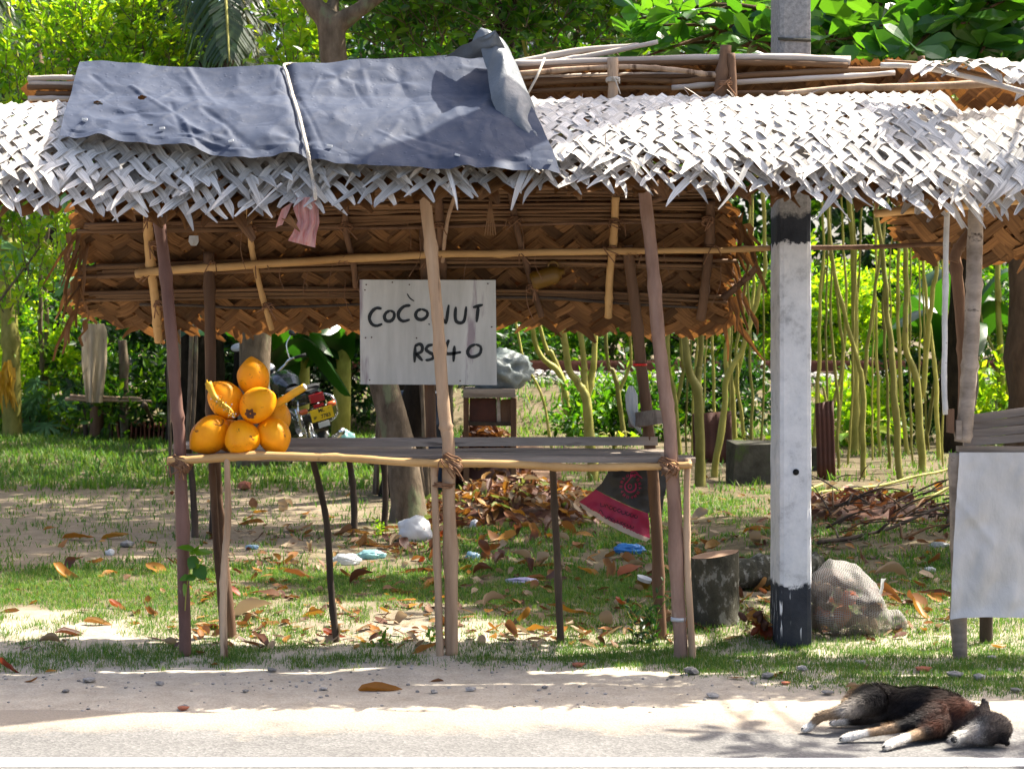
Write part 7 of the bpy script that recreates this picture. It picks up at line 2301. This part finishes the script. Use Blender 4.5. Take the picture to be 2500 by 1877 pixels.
# shrubs at the back of the yard and beyond the railway
def back_bushes():
    spec = [  # lime and dark leaves put sun and shade into the bush colours
        (60, 16.5, 1.5, 'leaf_lime', 'sunlit bush at the far left behind the papaya'), (170, 17.5, 2.0, 'leaf_green', 'green bush behind the hanging cloth'),
        (330, 15.2, 1.0, 'leaf_wood', 'climber covered bush beside the tile stack'), (420, 16.4, 2.4, 'leaf_dark', 'dark bush behind the brown left post'),
        (560, 16.5, 2.6, 'leaf_dark', 'dark bush behind the coconut pile'), (700, 16.8, 2.5, 'leaf_dark', 'dark bush behind the motorcycle'),
        (850, 17, 2.3, 'leaf_dark', 'bush behind the left edge of the sign'), (1010, 16.4, 2.2, 'leaf_dark', 'bush behind the blue drum'),
        (1480, 14.8, .7, 'leaf_green', 'low bush behind the sapling stems at the counter'), (1600, 15.2, .9, 'leaf_wood', 'low bush behind the rear right post'),
        (1770, 15.5, .9, 'leaf_dark', 'low bush behind the slanting sapling'), (2080, 14.5, .7, 'leaf_lime', 'low bright bush right of the pole'),
        (2200, 15.5, 1.0, 'leaf_dark', 'dark bush between the saplings right of the pole'), (2480, 14.5, 1.1, 'leaf_lime', 'bright bush behind the neighbour counter'),
        (1320, 23.5, 1.4, 'leaf_green', 'bush beyond the rails right of the sign'), (1500, 24.5, 2.2, 'leaf_green', 'tall bush beyond the rails behind the right posts'),
        (1720, 24, 2.2, 'leaf_wood', 'tall bush beyond the rails left of the pole'), (1960, 24, 2.3, 'leaf_lime', 'tall sunlit bush beyond the rails at the pole'),
        (2160, 24.5, 2.4, 'leaf_lime', 'tall sunlit bush beyond the rails right of the pole'), (2380, 24, 2.0, 'leaf_wood', 'tall bush beyond the rails behind the neighbour post'), (2560, 23, 2.3, 'leaf_green', 'tall bush beyond the rails at the right edge'),
        (90, 24, 2.4, 'leaf_wood', 'tall bush beyond the rails at the far left'), (1120, 24, 1.8, 'leaf_wood', 'bush beyond the rails behind the sign'),
    ]
    for (px, Y, h, mt, lab) in spec:
        g = gp(px, Y)
        w = h * .62
        bl = [((g.x, Y, g.z + h * .45), (w, .6, h * .5), .5), ((g.x - w * .6, Y - .2, g.z + h * .35), (w * .6, .5, h * .4), .25), ((g.x + w * .6, Y - .1, g.z + h * .5), (w * .6, .5, h * .45), .25)]
        bush('bush', lab, 'bush', g, bl, 0, .15 if Y < 20 else .19, T_OVATE if Y < 20 else T_DIA, mt, int(90 * h + 40), .5, 13, .5, 'bark', 0, 'bushes behind the yard')
    # broad leaved herbs under the saplings
    for (a, b_, s, n, lab) in ((2080, 1050, .32, 9, 'broad leaved herb behind the straight thick sapling'), (1845, 1075, .30, 6, 'broad leaved herb peeping out left of the pole'), (2440, 1000, .34, 9, 'broad leaved herb behind the neighbour counter'), (1500, 1100, .2, 9, 'broad leaved herb left of the rear right post'), (1190, 1190, .16, 10, 'small lobed herb at the foot of the wooden table')):
        g = G(a, b_ + 45 if b_ < 1100 else b_)
        t = thing('broad_leaf_herb', lab, 'plant', g)
        for k in range(n):
            an = k / n * 6.28
            d = Vector((math.cos(an), math.sin(an), .9)).normalized()
            tip = g + d * s * R.uniform(.9, 1.6)
            mb = MB(); mb.tube(spline([g, g.lerp(tip, .6) + Vector((0, 0, .08)), tip], 6), .008, 5); mb.build('leaf_stalk', M['greenstem'], t)
            o = leaf_cloud('leaf', [tuple(tip)], [tuple((d + Vector((0, -.3, -.8))).normalized())], [s], T_OVATE, M['leaf_lime'], t, .5, kind=None)
back_bushes()

# the wood beyond: one mass of foliage
def clump(Pt, s=.55):  # sunlit and shaded leaf masses put into the colour by position
    return np.clip(np.array([mn.noise(Vector((a * s, b_ * s, c * s))) for a, b_, c in Pt]) * .9 + .38 + NR.normal(0, .14, len(Pt)), 0, .999)
def far_wood():
    n = 78000
    x = NR.uniform(-26, 24, n); y = NR.uniform(29, 37, n)
    pxs = 1250 + x * FPX / (y + CAMD)
    topz = np.interp(pxs, [-1500, 200, 520, 600, 700, 780, 1000, 3900], [10, 9.5, 7.2, 6.0, 6.0, 8.5, 10.5, 11])
    nz = np.array([mn.noise(Vector((a * .35, b_ * .35, 0))) for a, b_ in zip(x[::1], y[::1])])
    z = .5 + (topz + 1.5 * nz) * NR.random(n) ** .8
    Pt = np.stack([x, y, z], 1)
    keep = np.array([mn.noise(Vector((a * .8, b_ * .5, c * .8))) > -.25 for a, b_, c in Pt])
    Pt = Pt[keep]
    o = leaf_cloud('far_wood', Pt, rv3(len(Pt)) + np.array([0, -.2, -.3]), NR.uniform(.22, .42, len(Pt)), T_DIA, M['leaf_wood'], None, .35, rnd=clump(Pt))
    o['label'] = 'mass of trees and creepers far behind the railway'; o['category'] = 'wood'
    o2 = leaf_cloud('far_wood', Pt[::3] + np.array([0, 3.5, 0]), rv3(len(Pt[::3])), .5, T_DIA, M['leaf_dark'], None, .3)
    o2['label'] = 'darker mass of trees behind the far wood'; o2['category'] = 'wood'
far_wood()

# thicket that goes on to either side of the yard
def side_thicket():
    for (xa, xb, lab) in ((-17, -7.6, 'thicket going on to the left of the yard'), (8.0, 16, 'thicket going on to the right of the yard')):
        n = 9000
        x = NR.uniform(xa, xb, n); y = NR.uniform(15.5, 20, n)
        h = np.array([2.6 + 1.6 * mn.noise(Vector((a * .6, b_ * .6, 4))) for a, b_ in zip(x, y)])
        z = np.array([gz(a, b_) for a, b_ in zip(x, y)]) + h * NR.random(n) ** .7
        Pt = np.stack([x, y, z], 1)
        o = leaf_cloud('thicket', Pt, rv3(n) + np.array([0, -.2, .2]), NR.uniform(.14, .30, n), T_OVATE, M['leaf_wood'], None, .35, rnd=clump(Pt, .9))
        o['label'] = lab; o['category'] = 'thicket'
side_thicket()
# ------------------------------------------------------------------ grass, fallen leaves, stones
def grass_density(x, y):
    n1 = mn.noise(Vector((x * 1.1, y * 1.1, 3))) ; n2 = mn.noise(Vector((x * 4.5, y * 4.5, 8)))
    k = n1 * .7 + n2 * .6
    d = 0
    if y < -.12:            # verge strip, wide at the right
        lim = -.12 - (.62 * sstep(.3, 1.6, x)) - .08 * sstep(-1.6, -2.2, x)
        d = sstep(-.25, .35, k + .25) * sstep(lim - .28, lim + .12, y)
    elif y < 3.2:
        d = .95 * sstep(-.35, .25, k + .12)
        if x > 1.0 and y > .3: d *= .55
        if x < .6 and .25 < y < 1.5: d *= .6
        if -.9 < x < .2 and -.05 < y < .75: d *= .35
        if x < -.5 and y > 2.4: d *= 1 - .9 * sstep(2.4, 2.9, y)
    elif y < 8:
        d = .5 * sstep(-.4, .4, k) if x > -.6 else .03
        if x > 1.2: d = .3 * sstep(-.2, .4, k)
    else:
        d = .95 * sstep(-.5, .2, k + .25) if x < 0 else .35 * sstep(-.2, .4, k)
    return d
def grass():
    zones = [(-2.5, 2.6, -1.0, .45, 60000, .030, .0028, 'short verge grass along the front of the stalls'), (-2.9, 3.2, .45, 2.6, 90000, .036, .0036, 'patchy lawn grass behind the counter'), (-4.2, 4.6, 2.6, 8, 50000, .055, .007, 'rough grass in the middle of the yard'), (-9, 8, 8, 16.5, 38000, .10, .013, 'grass at the back of the yard'), (-8, 9, 16.0, 19.0, 9000, .16, .02, 'weeds on the railway bank')]
    for (xa, xb, ya, yb, n, h, w, lab) in zones:
        P_ = []
        while len(P_) < n:
            x = R.uniform(xa, xb); y = R.uniform(ya, yb)
            if abs(x) > .34 * (y + 8) + .2: continue
            d = grass_density(x, y) if y < 16 else .8
            if R.random() < d:
                cnt = R.randrange(3, 8)
                for _ in range(cnt):
                    P_.append((x + R.gauss(0, .5 * h), y + R.gauss(0, .5 * h)))
        P_ = P_[:n]
        B = np.array([(a, b_, gz(a, b_) - .003) for a, b_ in P_])
        n = len(B)
        an = NR.uniform(0, 6.28, n); lean = NR.uniform(.1, 1.1, n); L = h * NR.uniform(.4, 1.3, n)
        d = np.stack([np.cos(an) * lean, np.sin(an) * lean, np.ones(n)], 1); d = norm(d)
        s = np.stack([-np.sin(an), np.cos(an), np.zeros(n)], 1)
        s = s * (w * NR.uniform(.6, 1.3, n))[:, None] * .5
        mid = B + d * (L * .55)[:, None]
        tip = B + d * L[:, None] + np.stack([np.cos(an) * L * .35 * lean, np.sin(an) * L * .35 * lean, -L * .15 * lean], 1)
        V = np.stack([B - s, B + s, mid - s * .8, mid + s * .8, tip], 1).reshape(-1, 3)
        F = np.array([(0, 1, 3), (0, 3, 2), (2, 3, 4)])[None] + (np.arange(n) * 5)[:, None, None]
        rn = np.clip(NR.random(n) * .75 + .25 * (NR.random(n) < .25), 0, .999)
        o = nmesh('grass', V, F.reshape(-1, 3), M['grass'], None, np.repeat(rn, 5), kind='stuff')
        o['label'] = lab; o['category'] = 'grass'
grass()

def curled_leaf(seed, obov=True, curl=1.0):
    rr = random.Random(seed)
    nu, nv = 3, 7
    cu = rr.uniform(.3, 1.3) * curl; cv = rr.uniform(-.8, 1.2) * curl; tw = rr.uniform(-.7, .7)
    V = []
    for j in range(nv + 1):
        t = j / nv
        w = .25 * math.sin(PI * min(1, (t * .96 + .04) ** (1.25 if obov else .9))) ** .75
        for i in range(nu + 1):
            s = (i / nu - .5) * 2
            a = s * cu * (.6 + .4 * t)
            x = w * (math.sin(a) / max(cu, .01)) if cu > .05 else w * s
            z = w * (1 - math.cos(a)) * .9
            b_ = t * cv
            y = math.sin(b_) / cv if abs(cv) > .05 else t
            z2 = (1 - math.cos(b_)) / cv if abs(cv) > .05 else 0
            v = Vector((x, y - .5, z + z2 * .6 + .05 * mn.noise(Vector((x * 9 + seed, y * 6, seed)))))
            v = Matrix.Rotation(tw * (t - .5), 3, 'Y') @ v
            V.append(v)
    zm = min(v.z for v in V)
    V = [(v.x, v.y, v.z - zm) for v in V]
    F = [(j * (nu + 1) + i, j * (nu + 1) + i + 1, (j + 1) * (nu + 1) + i + 1, (j + 1) * (nu + 1) + i) for j in range(nv) for i in range(nu)]
    return V, F
LEAFM = {}
for mt in ('dry', 'dry_red', 'dry_orange', 'dry_pale', 'dry_dark'):
    LEAFM[mt] = []
    for k in range(6):
        V, F = curled_leaf(k * 7 + len(mt), True, 1.7)
        me = bpy.data.meshes.new('dry_leaf'); me.from_pydata(V, [], F); me.polygons.foreach_set('use_smooth', [True] * len(F)); me.materials.append(M[mt]); LEAFM[mt].append(me)
LEAFLAB = {'dry': 'curled brown fallen leaf on the ground behind the counter', 'dry_red': 'red fallen leaf lying on the ground', 'dry_orange': 'orange fallen leaf lying on the ground', 'dry_pale': 'pale bleached fallen leaf lying on the ground', 'dry_dark': 'dark brown curled fallen leaf lying on the ground'}
LEAFADJ = {'dry': 'curled brown leaf', 'dry_red': 'reddish dry leaf', 'dry_orange': 'orange dry leaf', 'dry_pale': 'pale bleached leaf', 'dry_dark': 'dark brown leaf'}
def leaf_label(mt, px, py):
    if py > 1610: where = 'on the sandy verge ' + ('at the far left', 'below the left posts', 'below the middle post', 'below the right posts', 'below the white pole', 'at the far right')[[px < 380, px < 760, px < 1250, px < 1720, px < 2100, True].index(True)]
    else:
        a = ('left of the brown left post', 'between the left posts', 'left of the dark table leg', 'between the dark leg and the middle post', 'right of the middle post', 'beside the right dark leg', 'near the right posts', 'beside the sawn log', 'behind the white pole', 'right of the net sack', 'next to the white sheet')
        i = [px < 430, px < 600, px < 800, px < 1060, px < 1220, px < 1420, px < 1690, px < 1860, px < 2010, px < 2200, True].index(True)
        where = a[i] + (', close to the front', ', midway back', ', further back in the yard')[0 if py > 1500 else 1 if py > 1390 else 2]
    return LEAFADJ[mt] + ' ' + where
def drop_leaf(px, py, L, mt, lab=None, rot=None, k=None):
    g = G(px, py)
    o = bpy.data.objects.new('dry_leaf', LEAFM[mt][R.randrange(6) if k is None else k]); COL.objects.link(o)
    o.location = g + Vector((0, 0, R.uniform(-.010, .010)))
    s = L * R.uniform(.85, 1.15); o.scale = (s * R.uniform(.8, 1.15), s, s)
    o.rotation_euler = (R.uniform(-.3, .3), R.uniform(-.35, .35), R.uniform(0, 6.28) if rot is None else rot)
    tag(o, lab or leaf_label(mt, px, py), 'leaf', 'fallen %s leaves' % {'dry': 'brown', 'dry_red': 'red', 'dry_orange': 'orange', 'dry_pale': 'pale', 'dry_dark': 'dark'}[mt])
def litter():
    mts = ['dry'] * 6 + ['dry_dark'] * 3 + ['dry_pale'] * 3 + ['dry_orange'] * 2 + ['dry_red']
    def region(xa, xb, ya, yb, n, La, Lb):
        for _ in range(n):
            py = ya + (yb - ya) * R.random() ** 1.1
            drop_leaf(R.uniform(xa, xb), py, R.uniform(La, Lb), R.choice(mts))
    region(480, 1690, 1300, 1570, 125, .10, .19)
    region(950, 1560, 1290, 1420, 50, .14, .24)
    region(0, 480, 1380, 1580, 16, .09, .17)
    region(1700, 2330, 1200, 1560, 72, .12, .24)
    region(850, 1180, 1290, 1340, 16, .14, .22)
    region(560, 820, 1230, 1300, 10, .14, .22)
    region(0, 2480, 1625, 1700, 10, .05, .08)
    for (a, b_, L, mt, lab, rot) in (
        (155, 1412, .24, 'dry_orange', 'large orange leaf with a pale twin on the sunny grass at the left', 1.2), (283, 1486, .17, 'dry_red', 'dark red leaf on the sunny grass at the left', 1.4),
        (925, 1684, .20, 'dry_orange', 'orange leaf lying on the sand of the verge', 1.5), (12, 1640, .14, 'dry_red', 'red leaf at the left edge on the verge', 1.5), (636, 1572, .19, 'dry_dark', 'large dark curled leaf standing at the foot of the left posts', .6),
        (810, 1562, .16, 'dry_red', 'red leaf beside the foot of the dark table leg', 1.4), (390, 1398, .2, 'dry_orange', 'orange brown leaf left of the brown post', 1.0), (190, 1318, .22, 'dry_orange', 'orange leaf on the shaded sandy path', 1.5), (280, 1315, .2, 'dry_orange', 'brown orange leaf on the shaded sandy path', 1.6),
        (1845, 1300, .22, 'dry_orange', 'bright orange leaf just left of the white pole', 1.2), (735, 1410, .26, 'dry', 'large brown leaf behind the dark table leg', 1.4), (610, 1512, .24, 'dry_pale', 'large pale leaf between the left posts in the sun', 1.5), (320, 1395, .1, 'dry_orange', 'small yellow leaf in the grass left of the posts', .3)):
        drop_leaf(a, b_, L, mt, lab, rot)
litter()

def heap(name, lab, cat, c, rx, ry, h, n, size, mats, seed):
    """mound with leaves strewn over it"""
    rr = random.Random(seed)
    t = thing(name, lab, cat, c)
    def hz(x, y): return h * max(0, 1 - (x / rx) ** 2 - (y / ry) ** 2) ** .8 * (1 + .4 * mn.noise(Vector((x * 5, y * 5, seed))))
    mb = MB(); mb.grid(lambda u, v: c + Vector(((u - .5) * 2 * rx, (v - .5) * 2 * ry, hz((u - .5) * 2 * rx, (v - .5) * 2 * ry) - .02)), 24, 16); mb.build('mound', M['dry_dark'], t)
    for mi, mt in enumerate(mats):
        A = []; VV = []; FF = []; rn = []; off = 0
        for k in range(n // len(mats)):
            V, F = curled_leaf(rr.randrange(40), True, 1.5)
            a = rr.uniform(0, 6.28); q = math.sqrt(rr.random()) * 1.08
            x, y = rx * q * math.cos(a), ry * q * math.sin(a)
            m = Matrix.Rotation(rr.uniform(0, 6.28), 3, 'Z') @ Matrix.Rotation(rr.uniform(-.8, .8), 3, 'X') @ Matrix.Rotation(rr.uniform(-.8, .8), 3, 'Y')
            s = size * rr.uniform(.35, 1.35)
            p = c + Vector((x, y, hz(x, y) + rr.uniform(0, .03)))
            VV += [tuple(p + m @ (Vector(v) * s)) for v in V]; FF += [tuple(i + off for i in f) for f in F]; off += len(V); rn += [rr.random()] * len(V)
        nmesh('leaves', VV, FF, M[mt], t, rn, smooth=True, kind='stuff')
    return t
heap('leaf_heap', 'wide heap of swept brown and yellow leaves with scraps behind the counter', 'leaf heap', G(1265, 1275) + Vector((0, .3, 0)), .75, .95, .24, 1150, .125, ['dry', 'dry_dark', 'dry', 'dry_dark', 'dry_pale', 'dry_orange', 'dry_green'], 3)
heap('leaf_heap', 'smaller heap of brown leaves in front of the wooden table', 'leaf heap', G(1185, 1190) + Vector((0, 0, .1)), .36, .5, .42, 340, .15, ['dry_dark', 'dry', 'dry'], 8)
def twig_heap():
    c = G(2120, 1270)
    t = thing('twig_heap', 'heap of dead twigs and leaves between the pole and the neighbour stall', 'twigs', c)
    rr = random.Random(12)
    for k in range(90):
        p = G(rr.uniform(1990, 2340), rr.uniform(1215, 1330)) + Vector((0, 0, rr.uniform(.0, .16)))
        L = rr.uniform(.15, .65); a = rr.gauss(.3, .9)
        d = Vector((math.cos(a), math.sin(a) * .6, rr.uniform(-.12, .35)))
        mb = MB(); mb.tube(spline([p, p + d * L * .5 + Vector((0, 0, .03)), p + d * L], 6), [rr.uniform(.004, .010)] * 3 + [.004, .003, .002], 5)
        mb.build('twig', M['darkleg'] if k % 3 else M['stem'], t)
    rr2 = random.Random(2)
    for k in range(5):
        a, b_, c_, d_ = ((2090, 1265, 2330, 1185), (1960, 1222, 2330, 1140), (1990, 1248, 2100, 1250), (2000, 1340, 2300, 1240), (1880, 1230, 2010, 1180))[k]
        p = G(a, b_) + Vector((0, 0, .03)); Y2 = p.y + .6
        q = P(c_, d_, Y2)
        mb = MB(); mb.pole([p, p.lerp(q, .5) + Vector((0, 0, -.03)), q], .014, .009, bend=.02); o = mb.build('dead_branch', M['greenstem'] if k in (0, 1, 4) else M['darkleg'], None, loc=p)
        tag(o, ('pale dead branch slanting up to the neighbour counter', 'long thin pale branch in front of the saplings', 'short pale branch on the grass right of the pole', 'dark dead branch across the twig heap', 'thin branch on the ground left of the pole')[k], 'branch')
twig_heap()

def stones():
    rr = random.Random(31)
    big = [(1688, 1646, .075), (1875, 1655, .06), (1958, 1636, .05), (1410, 1626, .045), (390, 1672, .04), (217, 1665, .05), (664, 1640, .04), (450, 1729, .035), (1060, 1692, .035), (790, 1684, .03), (2250, 1640, .05), (2020, 1696, .05), (1330, 1680, .03), (1150, 1686, .04), (2330, 1655, .07), (2390, 1660, .06), (1740, 1702, .045), (1640, 1655, .03), (1800, 1617, .03), (2480, 1690, .05), (2440, 1640, .04), (160, 1690, .03), (600, 1690, .03), (310, 1336, .1), (1840, 1670, .03), (2100, 1620, .04), (2340, 1600, .04), (2420, 1610, .05)]
    for i, (a, b_, s) in enumerate(big):
        g = G(a, b_)
        o = bpy.data.objects.new('stone', STONES[i % 8]); COL.objects.link(o); o.location = g + Vector((0, 0, s * .22)); o.scale = (s * rr.uniform(.9, 1.4), s, s * .8); o.rotation_euler = (0, 0, rr.uniform(0, 6))
        where = ('at the far left', 'below the left posts', 'left of the middle post', 'below the middle post', 'below the right posts', 'below the white pole', 'left of the dog', 'above the dog', 'at the far right')[[a < 250, a < 560, a < 900, a < 1250, a < 1720, a < 1930, a < 2070, a < 2360, True].index(True)]
        tag(o, ('small grey stone on the verge ' + where + (', close to the grass' if b_ < 1662 else ', nearer the road')) if b_ > 1500 else 'dark stone on the shaded sandy path', 'stone', 'loose stones on the verge')
    me = STONES[3].copy(); me.materials.clear(); me.materials.append(M['brickbit'])
    for (a, b_, s, lab) in ((1917, 1671, .035, 'red brick scrap on the verge left of the dog'), (2252, 1640, .06, 'pale brown husk in the verge grass above the dog'), (446, 1733, .04, 'brown pebble at the road edge below the left post'), (1410, 1628, .05, 'light brown stone on the verge below the right post')):
        g = G(a, b_); o = bpy.data.objects.new('brick_scrap', me); COL.objects.link(o); o.location = g + Vector((0, 0, s * .2)); o.scale = (s * 1.2, s, s); tag(o, lab, 'stone')
    pts = []; sz = []
    for _ in range(1700):
        x = rr.uniform(-2.3, 2.3); y = rr.uniform(-1.3, -.1)
        if rr.random() > .25 + .75 * sstep(-.1, .4, mn.noise(Vector((x * 1.5, y * 2.5, 2)))): continue
        s = .004 + .016 * rr.random() ** 3
        pts.append((x, y, gz(x, y) + s * .15)); sz.append(s)
    for _ in range(900):
        x = rr.uniform(1.4, 2.9); y = rr.uniform(.6, 3.0)
        s = .006 + .022 * rr.random() ** 3; pts.append((x, y, gz(x, y) + s * .15)); sz.append(s)
    o = scatter_stones_stuff('gravel', pts, sz, 'fine gravel strewn over the sandy verge', M['stone']); o['category'] = 'gravel'
stones()

# small plants at the posts
def small_plants():
    g = G(452, 1600)
    t = thing('climbing_vine', 'small green vine climbing the brown left post', 'vine', G(452, 1606))
    pts = [P(452, 1490, -.035), P(455, 1440, -.035), P(462, 1400, -.04), P(470, 1350, -.04), P(490, 1330, -.05)]
    mb = MB(); mb.tube(spline(pts, 12), .003, 5); mb.build('stem', M['greenstem'], t)
    for (a, b_, s, dx, dz) in ((455, 1335, .085, -.6, .2), (500, 1348, .09, .8, -.2), (470, 1375, .07, -.2, -.5), (492, 1398, .085, .5, -.7), (452, 1440, .06, .2, -.8), (478, 1340, .06, .3, .6), (465, 1410, .05, -.6, -.3), (450, 1410, .05, -.8, -.2), (480, 1380, .05, .6, .2)):
        leaf_cloud('leaf', [tuple(P(a, b_, -.05) - Vector((dx, 0, dz)).normalized() * s * .5)], [(dx, -.25, dz)], [s], T_OVATE_W, M['leaf_green'], t, .2, kind=None)
    g = G(1570, 1582)
    t = thing('dark_weed', 'dark leafy weed growing at the foot of the right posts', 'weed', g)
    S = np.array([tuple(g + Vector((R.uniform(-.05, .08), R.uniform(-.03, .05), 0))) for _ in range(9)]); D = norm(NR.normal(0, .28, (9, 3)) + np.array([0, 0, 1.0]))
    p, d, s, pa = shoot_leaves(S, D, NR.uniform(.16, .30, 9), 15, .045, 1.0, .3)
    leaf_cloud('leaves', p, d, s, T_OVATE, M['leaf_dark'], t, .4); twigs_mesh('stems', pa, .003, M['greenstem'], t)
    for (a, b_, n, h, lab, mt) in ((940, 1580, 5, .10, 'small weed on the sand left of the middle post', 'leaf_green'), (1052, 1570, 4, .08, 'small weed at the left foot of the middle post', 'leaf_green'), (925, 1310, 7, .14, 'tiny pale seedling left of the tree foot', 'leaf_lime')):
        g = G(a, b_); t = thing('small_weed', lab, 'weed', g)
        S = np.array([tuple(g)] * n); D = norm(NR.normal(0, .4, (n, 3)) + np.array([0, 0, 1.0]))
        p, d, s, pa = shoot_leaves(S, D, np.full(n, h), 6, .04, 1.0, .3)
        leaf_cloud('leaves', p, d, s, T_OVATE, M[mt], t, .4); twigs_mesh('stems', pa, .002, M['greenstem'], t)
    # climber beside the tile stack
T_OVATE_W = leaf_tpl(.5, [(.08, .45), (.35, .78), (.7, .5)], .12, .15)
small_plants()

def more_litter():
    """the countless small leaf scraps between the big leaves"""
    rr = random.Random(41)
    for mi, (mt, n, lab) in enumerate((('dry', 520, 'scattered brown leaf scraps'), ('dry_dark', 300, 'scattered dark leaf scraps'), ('dry_pale', 320, 'scattered pale leaf scraps'), ('dry_orange', 160, 'scattered yellow leaf scraps'))):
        VV = []; FF = []; rn = []; off = 0
        for k in range(n):
            q = rr.random()
            if q < .55: a, b_ = rr.uniform(420, 1700), rr.uniform(1285, 1585)
            elif q < .85: a, b_ = rr.uniform(1690, 2350), rr.uniform(1150, 1560)
            else: a, b_ = rr.uniform(0, 2480), rr.uniform(1180, 1600)
            c = G(a, b_)
            V, F = curled_leaf(rr.randrange(40), True)
            m = Matrix.Rotation(rr.uniform(0, 6.28), 3, 'Z') @ Matrix.Rotation(rr.uniform(-.5, .5), 3, 'X') @ Matrix.Rotation(rr.uniform(-.5, .5), 3, 'Y')
            s = rr.uniform(.035, .12)
            p = c + Vector((0, 0, rr.uniform(0, .012)))
            VV += [tuple(p + m @ (Vector(v) * s)) for v in V]; FF += [tuple(i + off for i in f) for f in F]; off += len(V); rn += [rr.random()] * len(V)
        o = nmesh('leaf_scraps', VV, FF, M[mt], None, rn, smooth=True, kind='stuff'); o['label'] = lab + ' over the yard'; o['category'] = 'leaf litter'
more_litter()
heap('leaf_heap', 'low dark heap of rotting leaves under the dead twigs right of the pole', 'leaf heap', G(2130, 1262) + Vector((0, .2, 0)), .6, .7, .11, 200, .13, ['dry_dark', 'dry_dark', 'dry', 'dry_dark'], 5)
